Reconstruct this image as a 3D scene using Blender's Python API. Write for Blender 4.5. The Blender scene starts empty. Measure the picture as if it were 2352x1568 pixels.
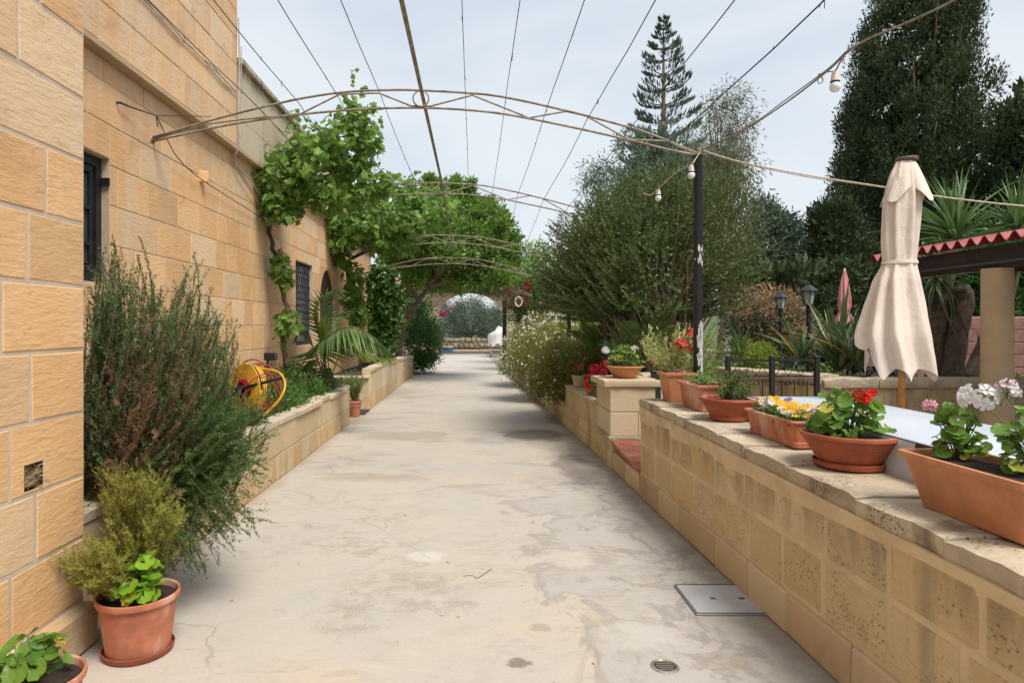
import bpy, math, random
import numpy as np
from mathutils import Vector, Matrix, Euler

random.seed(7)
rng = np.random.default_rng(7)
S = bpy.context.scene
COL = S.collection
R_ = math.radians
PI = math.pi

# ------------------------------------------------------------------ camera
FOC = 1500.0                       # focal length in pixels of a 2352 px wide picture
VPX, VPY, CAMZ = 1088.0, 750.0, 1.5
cam = bpy.data.cameras.new('camera')
cam.sensor_width = 36.0
cam.lens = 36.0 * FOC / 2352.0
cam.shift_x = (1176.0 - VPX) / 2352.0
cam.shift_y = (VPY - 784.0) / 2352.0
cam.clip_start = 0.05
cam.clip_end = 900.0
camo = bpy.data.objects.new('camera', cam)
camo.location = (0, 0, CAMZ)
camo.rotation_euler = (R_(90), 0, 0)
COL.objects.link(camo)
S.camera = camo

# ------------------------------------------------------------------ sky, sun, exposure
SUN_DIR = Vector((0.34, -0.42, 0.84)).normalized()      # towards the sun
SUN_EL = math.asin(SUN_DIR.z)
SUN_ROT = math.atan2(SUN_DIR.x, SUN_DIR.y)
w = bpy.data.worlds.new('World')
S.world = w
w.use_nodes = True
nt = w.node_tree
nt.nodes.clear()
out = nt.nodes.new('ShaderNodeOutputWorld')
bg = nt.nodes.new('ShaderNodeBackground')
sky = nt.nodes.new('ShaderNodeTexSky')
sky.sky_type = 'NISHITA'
sky.sun_disc = False
sky.sun_elevation = SUN_EL
sky.sun_rotation = SUN_ROT
sky.air_density = 1.0
sky.dust_density = 2.0
sky.ozone_density = 1.0
tc = nt.nodes.new('ShaderNodeTexCoord')
mp = nt.nodes.new('ShaderNodeMapping')
mp.inputs['Scale'].default_value = (1.0, 1.0, 2.6)
mp.inputs['Rotation'].default_value = (0.25, 0.35, 0.6)
nz = nt.nodes.new('ShaderNodeTexNoise')
nz.inputs['Scale'].default_value = 1.7
nz.inputs['Detail'].default_value = 5.0
nz.inputs['Roughness'].default_value = 0.5
nz.inputs['Distortion'].default_value = 0.4
cr = nt.nodes.new('ShaderNodeMapRange')
cr.inputs['From Min'].default_value = 0.34
cr.inputs['From Max'].default_value = 0.66
cr.inputs['To Min'].default_value = 0.0
cr.inputs['To Max'].default_value = 1.0
cr.interpolation_type = 'SMOOTHSTEP'
cloud = nt.nodes.new('ShaderNodeMix'); cloud.data_type = 'RGBA'
cloud.inputs['A'].default_value = (2.16, 2.46, 2.78, 1)      # grey-blue veil between the cloud bands
cloud.inputs['B'].default_value = (2.84, 2.98, 3.10, 1)      # pale cloud bands
mixs = nt.nodes.new('ShaderNodeMix'); mixs.data_type = 'RGBA'
mixs.inputs['Factor'].default_value = 0.93
L_ = nt.links
L_.new(tc.outputs['Generated'], mp.inputs['Vector'])
L_.new(mp.outputs['Vector'], nz.inputs['Vector'])
L_.new(nz.outputs['Fac'], cr.inputs['Value'])
L_.new(cr.outputs['Result'], cloud.inputs['Factor'])
L_.new(sky.outputs['Color'], mixs.inputs['A'])
L_.new(cloud.outputs['Result'], mixs.inputs['B'])
L_.new(mixs.outputs['Result'], bg.inputs['Color'])
bg.inputs['Strength'].default_value = 0.1
L_.new(bg.outputs[0], out.inputs[0])

sun = bpy.data.lights.new('sun', 'SUN')
sun.energy = 1.5
sun.angle = R_(24)
sun.color = (1.0, 0.95, 0.88)
suno = bpy.data.objects.new('sun', sun)
suno.rotation_euler = SUN_DIR.to_track_quat('Z', 'Y').to_euler()
suno.location = (10, -10, 20)
COL.objects.link(suno)

S.view_settings.view_transform = 'Standard'
S.view_settings.look = 'None'
S.view_settings.gamma = 1.0
S.view_settings.use_curve_mapping = False
S.view_settings.exposure = 1.55
S.cycles.max_bounces = 6
S.cycles.diffuse_bounces = 3
S.cycles.transparent_max_bounces = 4

# ------------------------------------------------------------------ helpers
ORG = {}
def P(px, py, d):
    """A point at distance d seen at (px, py) of the 2352 x 1568 picture."""
    return Vector(((px - VPX) * d / FOC, d, CAMZ + (VPY - py) * d / FOC))

def tag(o, label=None, cat=None, group=None, kind=None):
    if label: o['label'] = label
    if cat: o['category'] = cat
    if group: o['group'] = group
    if kind: o['kind'] = kind
    return o

def thing(name, loc, label, cat, group=None):
    o = bpy.data.objects.new(name, None)
    o.location = loc
    o.empty_display_size = 0.1
    COL.objects.link(o)
    ORG[o.name] = Vector(loc)
    return tag(o, label, cat, group)

def link(o, parent=None):
    COL.objects.link(o)
    if parent is not None:
        o.parent = parent
        ORG[o.name] = ORG[parent.name]
    return o

def np_mesh(name, V, F, mats, smooth=False, tint=None):
    """V (n,3); F list of arrays of equal-length faces or a plain list of lists."""
    me = bpy.data.meshes.new(name)
    V = np.asarray(V, dtype=np.float32)
    if isinstance(F, np.ndarray):
        k = F.shape[1]; nf = F.shape[0]
        me.vertices.add(len(V)); me.vertices.foreach_set('co', V.ravel())
        me.loops.add(nf * k); me.loops.foreach_set('vertex_index', F.astype(np.int32).ravel())
        me.polygons.add(nf)
        me.polygons.foreach_set('loop_start', np.arange(0, nf * k, k, dtype=np.int32))
        me.update(calc_edges=True)
    else:
        me.from_pydata([tuple(v) for v in V], [], F)
        me.update()
    if tint is not None:
        at = me.attributes.new('tint', 'FLOAT', 'POINT')
        at.data.foreach_set('value', np.asarray(tint, dtype=np.float32))
    if smooth:
        me.polygons.foreach_set('use_smooth', np.ones(len(me.polygons), dtype=bool))
    for m in (mats if isinstance(mats, (list, tuple)) else [mats]):
        me.materials.append(m)
    return me

class MB:
    """Collects shapes, then builds ONE mesh object."""
    def __init__(self):
        self.V = []; self.F = []
    def add(self, verts, faces):
        b = len(self.V)
        self.V.extend([tuple(v) for v in verts])
        self.F.extend([tuple(i + b for i in f) for f in faces])
        return self
    def box(self, x0, x1, y0, y1, z0, z1):
        v = [(x, y, z) for x in (x0, x1) for y in (y0, y1) for z in (z0, z1)]
        return self.add(v, [(0, 1, 3, 2), (4, 6, 7, 5), (0, 4, 5, 1), (2, 3, 7, 6), (0, 2, 6, 4), (1, 5, 7, 3)])
    def cbox(self, c, size, ch=0.005, rz=0.0, jit=0.0, M=None):
        V, F = chamfer_box(size[0] / 2, size[1] / 2, size[2] / 2, ch, jit)
        ca, sa = math.cos(rz), math.sin(rz)
        V = [(c[0] + x * ca - y * sa, c[1] + x * sa + y * ca, c[2] + z) for x, y, z in V]
        return self.add(V, F)
    def tube(self, pts, r, n=6, closed=False, cap=True):
        pts = [Vector(p) for p in pts]
        m = len(pts)
        rr = r if isinstance(r, (list, tuple, np.ndarray)) else [r] * m
        ref = None
        V = []
        for i, p in enumerate(pts):
            a = pts[(i - 1) % m] if (i > 0 or closed) else p
            b = pts[(i + 1) % m] if (i < m - 1 or closed) else p
            t = (b - a)
            if t.length < 1e-9: t = Vector((0, 0, 1))
            t.normalize()
            if ref is None:
                ref = t.orthogonal().normalized()
            ref = (ref - t * ref.dot(t))
            if ref.length < 1e-6: ref = t.orthogonal()
            ref.normalize()
            s = t.cross(ref)
            for k in range(n):
                an = 2 * PI * k / n
                V.append(p + (ref * math.cos(an) + s * math.sin(an)) * rr[i])
        F = []
        for i in range(m if closed else m - 1):
            j = (i + 1) % m
            for k in range(n):
                l = (k + 1) % n
                F.append((i * n + k, i * n + l, j * n + l, j * n + k))
        if cap and not closed:
            F.append(tuple(range(n - 1, -1, -1)))
            F.append(tuple((m - 1) * n + k for k in range(n)))
        return self.add(V, F)
    def loft(self, rings, cap0=True, cap1=True):
        n = len(rings[0])
        V = [p for r in rings for p in r]
        F = []
        for i in range(len(rings) - 1):
            for k in range(n):
                l = (k + 1) % n
                F.append((i * n + k, i * n + l, (i + 1) * n + l, (i + 1) * n + k))
        if cap0: F.append(tuple(range(n - 1, -1, -1)))
        if cap1: F.append(tuple((len(rings) - 1) * n + k for k in range(n)))
        return self.add(V, F)
    def lathe(self, prof, c=(0, 0, 0), n=32, cap0=True, cap1=True):
        return self.loft([[(c[0] + r * math.cos(2 * PI * k / n), c[1] + r * math.sin(2 * PI * k / n), c[2] + z) for k in range(n)] for r, z in prof], cap0, cap1)
    def prism(self, poly, axis_o, u, v, wv):
        """polygon (list of 2D) extruded by wv; poly placed at axis_o + a*u + b*v."""
        o = Vector(axis_o); u = Vector(u); v = Vector(v); wv = Vector(wv)
        n = len(poly)
        A = [o + u * a + v * b for a, b in poly]
        B = [p + wv for p in A]
        F = [tuple(range(n)), tuple(range(2 * n - 1, n - 1, -1))] + [(k, k + n, (k + 1) % n + n, (k + 1) % n) for k in range(n)]
        return self.add(A + B, F)
    def build(self, name, mat, parent=None, smooth=False, label=None, kind=None, auto=None):
        org = ORG[parent.name] if parent is not None else Vector((0, 0, 0))
        V = np.array(self.V, dtype=np.float32) - np.array(org, dtype=np.float32)
        me = np_mesh(name, V, self.F, mat, smooth)
        if auto is not None:
            me.polygons.foreach_set('use_smooth', np.ones(len(me.polygons), dtype=bool))
            me.set_sharp_from_angle(angle=R_(auto))
        o = link(bpy.data.objects.new(name, me), parent)
        return tag(o, label, kind=kind)

def chamfer_box(hx, hy, hz, c, jit=0.0):
    V = []; idx = {}
    for sx in (-1, 1):
        for sy in (-1, 1):
            for sz in (-1, 1):
                j = [random.uniform(-jit, jit), 0.0, random.uniform(-jit, jit)]
                for a in range(3):
                    p = [sx * (hx - c), sy * (hy - c), sz * (hz - c)]
                    p[a] = (sx * hx, sy * hy, sz * hz)[a]
                    idx[(sx, sy, sz, a)] = len(V)
                    V.append([p[0] + j[0], p[1] + j[1], p[2] + j[2]])
    F = []
    s2 = [(-1, -1), (1, -1), (1, 1), (-1, 1)]
    def key(a, s, b, c_):
        k = [0, 0, 0]; k[a] = s; o = [i for i in range(3) if i != a]
        k[o[0]] = b; k[o[1]] = c_
        return tuple(k)
    for a in range(3):
        for s in (-1, 1):
            F.append([idx[key(a, s, b, d) + (a,)] for b, d in s2])
    for a in range(3):                                  # edges parallel to axis a
        o = [i for i in range(3) if i != a]
        for b in (-1, 1):
            for d in (-1, 1):
                k0 = [0, 0, 0]; k1 = [0, 0, 0]
                k0[a] = -1; k1[a] = 1
                k0[o[0]] = k1[o[0]] = b; k0[o[1]] = k1[o[1]] = d
                F.append([idx[tuple(k0) + (o[0],)], idx[tuple(k1) + (o[0],)], idx[tuple(k1) + (o[1],)], idx[tuple(k0) + (o[1],)]])
    for sx in (-1, 1):
        for sy in (-1, 1):
            for sz in (-1, 1):
                F.append([idx[(sx, sy, sz, a)] for a in range(3)])
    VV = [Vector(v) for v in V]
    G = []
    for f in F:
        n = (VV[f[1]] - VV[f[0]]).cross(VV[f[2]] - VV[f[1]])
        cen = sum((VV[i] for i in f), Vector()) / len(f)
        G.append(tuple(f) if n.dot(cen) > 0 else tuple(reversed(f)))
    return V, G

def smooth_path(pts, n=6):
    """Catmull-Rom through pts."""
    pts = [Vector(p) for p in pts]
    if len(pts) < 3: 
        return [pts[0].lerp(pts[-1], i / n) for i in range(n + 1)]
    q = [pts[0] * 2 - pts[1]] + pts + [pts[-1] * 2 - pts[-2]]
    res = []
    for i in range(1, len(q) - 2):
        a, b, c, d = q[i - 1], q[i], q[i + 1], q[i + 2]
        for k in range(n):
            t = k / n
            res.append(0.5 * ((2 * b) + (c - a) * t + (2 * a - 5 * b + 4 * c - d) * t * t + (3 * b - a - 3 * c + d) * t ** 3))
    res.append(pts[-1])
    return res

def unit(a):
    return a / np.maximum(np.linalg.norm(a, axis=1, keepdims=True), 1e-9)

def leaf_mesh(name, pos, dr, nr, Ln, Wd, mat, parent=None, fold=0.12, tint=None, kind=None, label=None, wide=0.42, droop=0.0, loc0=None):
    """Kite-shaped leaves folded along the midrib, joined as one mesh."""
    pos = np.asarray(pos, float); N = len(pos)
    dr = unit(np.asarray(dr, float)); nr = np.asarray(nr, float)
    side = unit(np.cross(dr, nr) + 1e-6)
    up = np.cross(side, dr)
    Ln = np.broadcast_to(np.asarray(Ln, float), (N,))[:, None]
    Wd = np.broadcast_to(np.asarray(Wd, float), (N,))[:, None]
    b = pos
    m = pos + dr * Ln * wide
    t = pos + dr * Ln - up * Ln * droop
    l = m + side * Wd / 2 + up * Wd * fold
    r = m - side * Wd / 2 + up * Wd * fold
    V = np.stack([b, r, t, l], axis=1).reshape(-1, 3)
    i = np.arange(N) * 4
    F = np.stack([np.stack([i, i + 1, i + 2], 1), np.stack([i, i + 2, i + 3], 1)], 1).reshape(-1, 3)
    org = ORG[parent.name] if parent is not None else Vector((0, 0, 0))
    if loc0 is None: V = V - np.array(org)
    if tint is None: tint = rng.random(N)
    me = np_mesh(name, V, F, mat, tint=np.repeat(tint, 4))
    o = link(bpy.data.objects.new(name, me), parent)
    return tag(o, label, kind=kind)

def rand_dirs(n):
    return unit(rng.normal(size=(n, 3)))

# ------------------------------------------------------------------ materials
def new_mat(name):
    m = bpy.data.materials.new(name)
    m.use_nodes = True
    m.node_tree.nodes.clear()
    return m

class NT:
    def __init__(self, m):
        self.t = m.node_tree
    def n(self, typ, props=None, **inp):
        nd = self.t.nodes.new('ShaderNode' + typ)
        for k, v in (props or {}).items():
            setattr(nd, k, v)
        for k, v in inp.items():
            self.set(nd, k, v)
        return nd
    def set(self, nd, k, v):
        key = k.replace('_', ' ')
        sock = nd.inputs[int(key[1:])] if (key[0] == 'i' and key[1:].isdigit()) else nd.inputs[key]
        if isinstance(v, bpy.types.NodeSocket):
            self.t.links.new(v, sock)
        elif isinstance(v, bpy.types.Node):
            self.t.links.new(v.outputs[0], sock)
        else:
            if isinstance(v, tuple) and len(v) == 3 and sock.type == 'RGBA': v = v + (1,)
            sock.default_value = v
    def math(self, op, a, b=0.0, clamp=False):
        return self.n('Math', {'operation': op, 'use_clamp': clamp}, i0=a, i1=b).outputs[0]
    def mix(self, f, a, b, blend='MIX'):
        nd = self.t.nodes.new('ShaderNodeMix'); nd.data_type = 'RGBA'; nd.blend_type = blend
        for s, v in (('Factor', f), ('A', a), ('B', b)):
            sock = [q for q in nd.inputs if q.name == s and (q.type == 'RGBA' if s != 'Factor' else q.type == 'VALUE')][0]
            if isinstance(v, bpy.types.NodeSocket): self.t.links.new(v, sock)
            elif isinstance(v, bpy.types.Node): self.t.links.new(v.outputs[0], sock)
            else: sock.default_value = (v + (1,)) if isinstance(v, tuple) and len(v) == 3 else v
        return [q for q in nd.outputs if q.type == 'RGBA'][0]
    def pos(self, scale=(1, 1, 1), rot=(0, 0, 0), loc=(0, 0, 0)):
        g = self.n('NewGeometry')
        mp = self.n('Mapping', None, Vector=g.outputs['Position'])
        mp.inputs['Scale'].default_value = scale
        mp.inputs['Rotation'].default_value = rot
        mp.inputs['Location'].default_value = loc
        return mp.outputs[0]
    def noise(self, vec, scale, detail=4.0, rough=0.55, dist=0.0):
        return self.n('TexNoise', None, Vector=vec, Scale=scale, Detail=detail, Roughness=rough, Distortion=dist).outputs['Fac']
    def ramp(self, v, a, b, lo=0.0, hi=1.0):
        nd = self.n('MapRange', {'interpolation_type': 'SMOOTHSTEP'}, Value=v)
        nd.inputs['From Min'].default_value = a; nd.inputs['From Max'].default_value = b
        nd.inputs['To Min'].default_value = lo; nd.inputs['To Max'].default_value = hi
        return nd.outputs[0]
    def bump(self, h, strength=0.3, dist=0.01, normal=None):
        nd = self.n('Bump', None, Height=h, Strength=strength, Distance=dist)
        if normal is not None: self.t.links.new(normal, nd.inputs['Normal'])
        return nd.outputs[0]
    def pbsdf(self, color, rough=0.8, normal=None, metal=0.0, spec=0.4):
        nd = self.n('BsdfPrincipled', None)
        self.set(nd, 'Base Color', color); self.set(nd, 'Roughness', rough); self.set(nd, 'Metallic', metal)
        self.set(nd, 'Specular IOR Level', spec)
        if normal is not None: self.t.links.new(normal, nd.inputs['Normal'])
        return nd.outputs[0]
    def out(self, sh):
        o = self.n('OutputMaterial'); self.t.links.new(sh, o.inputs[0])

def stone_mat(name, c1, c2, cpale, stain, var=0.22, streak=1.0, stain_amt=0.35, pits=0.0, rel=0.35, shared=True, stain_z=None, grub=0.0):
    """Globigerina limestone: per-block tone, horizontal tooling marks, stains, pits."""
    m = new_mat(name); t = NT(m)
    oi = t.n('ObjectInfo').outputs['Random']
    p = t.pos((1, 1, 1))
    tone = t.noise(p, 1.3, 3)
    base = t.mix(t.ramp(tone, 0.3, 0.7), c1, c2)
    r2 = t.math('FRACT', t.math('MULTIPLY', oi, 7.31))
    base = t.mix(t.math('MULTIPLY', t.ramp(r2, 0.55, 1.0), 0.75), base, cpale)
    # tooling marks: noise squeezed in z
    sv = t.pos((9.0, 9.0, 42.0), (0.10, 0.0, 0.0))
    st = t.noise(sv, 1.0, 4, 0.62, 0.6)
    base = t.mix(t.math('MULTIPLY', t.ramp(st, 0.40, 0.75), 0.36 * streak), base, tuple(c * 0.64 for c in c1))
    fine = t.noise(p, 70.0, 3, 0.7)
    base = t.mix(t.math('MULTIPLY', t.ramp(fine, 0.45, 0.8), 0.20), base, tuple(c * 0.7 for c in c1))
    # block to block brightness
    hv = t.n('HueSaturation', None, Color=base)
    t.set(hv, 'Value', t.math('ADD', 1.0 - var / 2, t.math('MULTIPLY', oi, var)))
    base = hv.outputs[0]
    sn = t.noise(t.pos((1.6, 1.6, 0.55), (0, 0, 0), (3, 1, 5)), 1.6, 6, 0.62, 0.5)
    smask = t.math('MULTIPLY', t.ramp(sn, 0.53, 0.72), stain_amt)
    if stain_z:
        g = t.n('NewGeometry'); sx = t.n('SeparateXYZ', None, Vector=g.outputs['Position'])
        for (za, zb, amt) in stain_z:
            zm = t.ramp(sx.outputs['Z'], za, zb)
            n2 = t.ramp(t.noise(t.pos((3.5, 3.5, 0.9)), 2.0, 5, 0.65), 0.36, 0.64)
            smask = t.math('MAXIMUM', smask, t.math('MULTIPLY', t.math('MULTIPLY', zm, n2), amt))
    base = t.mix(smask, base, stain)
    if grub:                                          # damp grey-brown bloom and rubbed darker patches
        gn = t.math('MULTIPLY', t.ramp(t.noise(t.pos((1, 1, 1.4), (0, 0, 0), (7, 3, 2)), 2.6, 7, 0.7, 0.8), 0.52, 0.70), grub)
        base = t.mix(gn, base, tuple(c * 0.60 for c in c1))
        hn = t.math('MULTIPLY', t.ramp(t.noise(p, 24.0, 4, 0.7), 0.60, 0.72), grub * 1.2)
        base = t.mix(hn, base, tuple(c * 0.55 for c in c1))
    h = t.math('ADD', t.math('MULTIPLY', st, -0.9), t.math('MULTIPLY', fine, -0.25))
    if pits > 0:
        vo = t.n('TexVoronoi', None, Vector=t.pos((1, 1, 1.3)), Scale=46.0)
        pm = t.math('MULTIPLY', t.ramp(vo.outputs['Distance'], 0.30, 0.16), t.ramp(t.noise(p, 5.0, 3), 0.50, 0.62))
        base = t.mix(t.math('MULTIPLY', pm, pits), base, tuple(c * 0.35 for c in c1))
        h = t.math('SUBTRACT', h, t.math('MULTIPLY', pm, 1.5))
    t.out(t.pbsdf(base, 0.88, t.bump(h, rel, 0.012), spec=0.25))
    return m

def plain_mat(name, col, rough=0.7, var=0.12, scale=8.0, metal=0.0, bump=0.0, spec=0.4, col2=None, dirt=None):
    m = new_mat(name); t = NT(m)
    p = t.pos()
    nz = t.noise(p, scale, 5, 0.6)
    c2 = col2 or tuple(max(0.0, c * (1 - var * 2.2)) for c in col)
    base = t.mix(t.ramp(nz, 0.35, 0.7), col, c2)
    if dirt:
        dn = t.ramp(t.noise(t.pos((1, 1, 0.4)), dirt[1], 6, 0.65, 0.3), dirt[2], dirt[2] + 0.14)
        base = t.mix(t.math('MULTIPLY', dn, dirt[3]), base, dirt[0])
    nrm = t.bump(t.noise(p, scale * 6, 4, 0.65), bump, 0.01) if bump else None
    t.out(t.pbsdf(base, rough, nrm, metal, spec))
    return m

def leaf_mat(name, dark, light, trans=0.28, rough=0.5, spec=0.35, clump=1.2, extra=None):
    m = new_mat(name); t = NT(m)
    at = t.n('Attribute', {'attribute_name': 'tint'}).outputs['Fac']
    oi = t.n('ObjectInfo').outputs['Random']
    f = t.math('FRACT', t.math('ADD', at, t.math('MULTIPLY', oi, 0.73)))
    cl = t.ramp(t.noise(t.pos(), clump, 2), 0.3, 0.7)
    f2 = t.math('ADD', t.math('MULTIPLY', f, 0.65), t.math('MULTIPLY', cl, 0.35))
    col = t.mix(f2, dark, light)
    if extra:                                        # a share of leaves of another colour
        col = t.mix(t.ramp(f, 1 - extra[1] - 0.02, 1 - extra[1] + 0.02), col, extra[0])
    pb = t.pbsdf(col, rough, None, 0.0, spec)
    tr = t.n('BsdfTranslucent', None, Color=t.mix(0.5, col, tuple(min(1.0, c * 1.6) for c in light)))
    mx = t.n('MixShader', None, Fac=trans)
    t.t.links.new(pb, mx.inputs[1]); t.t.links.new(tr.outputs[0], mx.inputs[2])
    t.out(mx.outputs[0])
    return m

M = {}
M['stone_house'] = stone_mat('honey limestone', (.67, .395, .185), (.70, .445, .235), (.71, .54, .36), (.64, .52, .39), streak=0.6, stain_amt=0.6, rel=0.5, stain_z=[(2.75, 3.35, 0.55)], grub=0.35)
M['stone_pale'] = stone_mat('pale parapet limestone', (.52, .42, .29), (.56, .47, .34), (.60, .52, .40), (.12, .10, .08), streak=0.4, stain_amt=0.45, stain_z=[(4.15, 4.5, 0.75)])
M['mortar'] = plain_mat('lime mortar', (.58, .46, .34), 0.9, 0.1, 6, bump=0.3)
M['stone_low'] = stone_mat('planter limestone', (.52, .40, .24), (.58, .46, .30), (.62, .52, .38), (.48, .29, .11), streak=0.35, stain_amt=0.4, rel=0.4, stain_z=[(.34, .16, 0.85)], grub=0.2)
M['stone_garden'] = stone_mat('weathered wall limestone', (.54, .385, .20), (.60, .45, .25), (.62, .49, .31), (.21, .165, .105), streak=0.45, stain_amt=0.6, pits=0.55, rel=0.8, stain_z=[(0.40, 0.70, 0.65)], grub=0.5)
M['mortar_garden'] = plain_mat('sandy mortar', (.66, .51, .31), 0.92, 0.10, 5, bump=0.6, dirt=((.38, .29, .17), 3.0, 0.56, 0.40))
M['coping'] = stone_mat('worn coping limestone', (.47, .38, .265), (.53, .44, .32), (.55, .47, .35), (.19, .145, .095), streak=0.5, stain_amt=0.9, pits=0.6, rel=1.0, var=0.18, stain_z=[(-1, 0, 0.30)])
M['plinth'] = stone_mat('plinth limestone', (.47, .335, .195), (.51, .375, .225), (.54, .42, .27), (.26, .19, .12), streak=0.2, stain_amt=0.4, rel=0.2)
M['stone_pillar'] = stone_mat('pillar limestone', (.53, .42, .27), (.58, .47, .32), (.60, .50, .37), (.36, .27, .16), streak=0.3, stain_amt=0.3, rel=0.25)
M['stone_far'] = stone_mat('far limestone', (.46, .34, .22), (.50, .38, .25), (.54, .43, .30), (.25, .20, .14), streak=0.2, stain_amt=0.4, rel=0.2)
M['rubble'] = stone_mat('rubble limestone', (.26, .20, .13), (.31, .245, .165), (.36, .29, .20), (.10, .085, .06), streak=0.2, stain_amt=0.6, rel=0.6)
M['pink_block'] = plain_mat('pink painted block', (.27, .13, .105), 0.85, 0.15, 9, bump=0.2)
M['terracotta'] = plain_mat('terracotta', (.52, .185, .10), 0.75, 0.16, 7, bump=0.15, dirt=((.66, .44, .36), 4.0, 0.48, 0.6))
M['terracotta_red'] = plain_mat('red terracotta plastic', (.40, .105, .05), 0.6, 0.16, 7, bump=0.12, dirt=((.54, .33, .25), 5.0, 0.54, 0.5))
M['terracotta_pale'] = plain_mat('pale orange planter', (.55, .24, .115), 0.65, 0.14, 6, bump=0.1, dirt=((.42, .19, .10), 4.0, 0.48, 0.5))
M['saucer'] = plain_mat('dark terracotta saucer', (.30, .075, .04), 0.6, 0.12, 6)
M['cream_pot'] = plain_mat('cream glazed pot', (.52, .40, .24), 0.6, 0.15, 6, bump=0.1)
M['soil'] = plain_mat('potting soil', (.045, .028, .018), 0.95, 0.3, 30, bump=0.8)
M['tile_red'] = plain_mat('red cement tile', (.42, .135, .085), 0.6, 0.2, 6, bump=0.1, dirt=((.45, .30, .22), 5.0, 0.52, 0.5))
M['black_metal'] = plain_mat('black painted iron', (.012, .012, .016), 0.42, 0.1, 10, bump=0.05, spec=0.5)
M['post_paint'] = plain_mat('worn dark blue post paint', (.012, .013, .020), 0.45, 0.2, 6, bump=0.1, spec=0.5)
M['peeled'] = plain_mat('peeling white undercoat', (.62, .60, .55), 0.8, 0.25, 30, bump=0.5)
M['galv'] = plain_mat('rusty galvanised tube', (.34, .29, .22), 0.6, 0.25, 14, metal=0.2, dirt=((.20, .09, .045), 9.0, 0.55, 0.6))
M['wire'] = plain_mat('dark wire', (.05, .045, .04), 0.7, 0.2, 20)
M['cable_white'] = plain_mat('weathered white cable', (.50, .46, .40), 0.7, 0.15, 10)
M['cable_rope'] = plain_mat('pale rope', (.55, .47, .36), 0.85, 0.15, 30)
M['glass_bulb'] = plain_mat('frosted bulb glass', (.72, .74, .76), 0.25, 0.04, 5, spec=0.6)
M['white_plastic'] = plain_mat('off-white plastic', (.60, .55, .46), 0.5, 0.1, 8)
M['wood_dark'] = plain_mat('dark brown wood', (.045, .026, .018), 0.6, 0.25, 12, bump=0.2)
M['wood_frame'] = plain_mat('black stained window frame', (.018, .018, .020), 0.5, 0.2, 12, bump=0.1)
M['pole_wood'] = plain_mat('orange varnished pole', (.55, .25, .045), 0.4, 0.15, 20, spec=0.5)
M['canvas'] = plain_mat('cream canvas', (.72, .62, .53), 0.9, 0.05, 3, bump=0.12, dirt=((.58, .48, .40), 4.0, 0.52, 0.45))
M['pink_cloth'] = plain_mat('faded pink canvas', (.60, .24, .24), 0.85, 0.12, 6, bump=0.1)
M['table_white'] = plain_mat('white oilcloth', (.50, .54, .60), 0.4, 0.03, 3, spec=0.5)
M['white_cover'] = plain_mat('white sheet cover', (.70, .69, .66), 0.8, 0.08, 3, bump=0.1)
M['grey_metal'] = plain_mat('grey galvanised sheet', (.46, .47, .49), 0.45, 0.06, 4, metal=0.1, dirt=((.42, .34, .26), 5.0, 0.50, 0.45))
M['roof_red'] = plain_mat('red corrugated sheet', (.34, .055, .06), 0.55, 0.15, 4)
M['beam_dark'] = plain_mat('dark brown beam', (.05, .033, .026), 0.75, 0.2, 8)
M['column'] = plain_mat('beige painted column', (.52, .375, .23), 0.8, 0.07, 3, bump=0.08)
M['hose_yellow'] = plain_mat('yellow garden hose', (.70, .38, .03), 0.42, 0.1, 8, spec=0.5)
M['hose_red'] = plain_mat('red hose and cage wire', (.40, .04, .025), 0.5, 0.15, 8)
M['blue_plastic'] = plain_mat('blue plastic', (.10, .22, .38), 0.5, 0.1, 8)
M['grey_lamp'] = plain_mat('grey cast lamp', (.07, .07, .085), 0.5, 0.1, 12)
M['grate'] = plain_mat('dark grate', (.035, .035, .040), 0.6, 0.2, 20)
M['bark'] = plain_mat('grey-brown bark', (.16, .115, .075), 0.9, 0.25, 14, bump=0.8, col2=(.09, .06, .04))
M['bark_vine'] = plain_mat('vine bark', (.13, .085, .055), 0.92, 0.3, 18, bump=1.0, col2=(.06, .04, .028))
M['bark_pale'] = plain_mat('pale branch bark', (.30, .22, .15), 0.85, 0.2, 12, bump=0.5)
M['bark_yucca'] = plain_mat('thick yucca bark', (.22, .165, .12), 0.95, 0.3, 16, bump=1.6, col2=(.09, .068, .05), dirt=((.05, .04, .03), 6.0, 0.52, 0.7))
M['stem_green'] = plain_mat('green stem', (.12, .18, .045), 0.6, 0.2, 20)
M['stem_brown'] = plain_mat('twig', (.20, .125, .07), 0.85, 0.2, 20)

M['rosemary'] = leaf_mat('rosemary needles', (.045, .080, .028), (.18, .245, .095), 0.2, 0.55)
M['rosemary_dark'] = leaf_mat('dark rosemary needles', (.035, .070, .018), (.13, .205, .058), 0.2, 0.55)
M['rosemary_dry'] = leaf_mat('dried rosemary twigs', (.10, .058, .032), (.30, .185, .105), 0.15, 0.8, 0.1)
M['rosemary_gold'] = leaf_mat('yellow-green rosemary needles', (.12, .13, .020), (.42, .40, .085), 0.25, 0.55)
M['vine'] = leaf_mat('vine leaves', (.038, .10, .018), (.25, .40, .080), 0.38, 0.5, clump=1.6)
M['ivy'] = leaf_mat('glossy ivy leaves', (.020, .055, .012), (.10, .20, .035), 0.22, 0.32, 0.5)
M['citrus'] = leaf_mat('broad tree leaves', (.036, .090, .015), (.24, .38, .065), 0.36, 0.42, clump=0.9)
M['dark_shrub'] = leaf_mat('dark shrub leaves', (.015, .045, .012), (.07, .17, .030), 0.22, 0.4)
M['hedge'] = leaf_mat('groundcover leaves', (.022, .065, .015), (.12, .24, .045), 0.25, 0.42)
M['bush'] = leaf_mat('fine bush leaves', (.032, .058, .018), (.14, .195, .052), 0.22, 0.55, clump=1.1)
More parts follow.
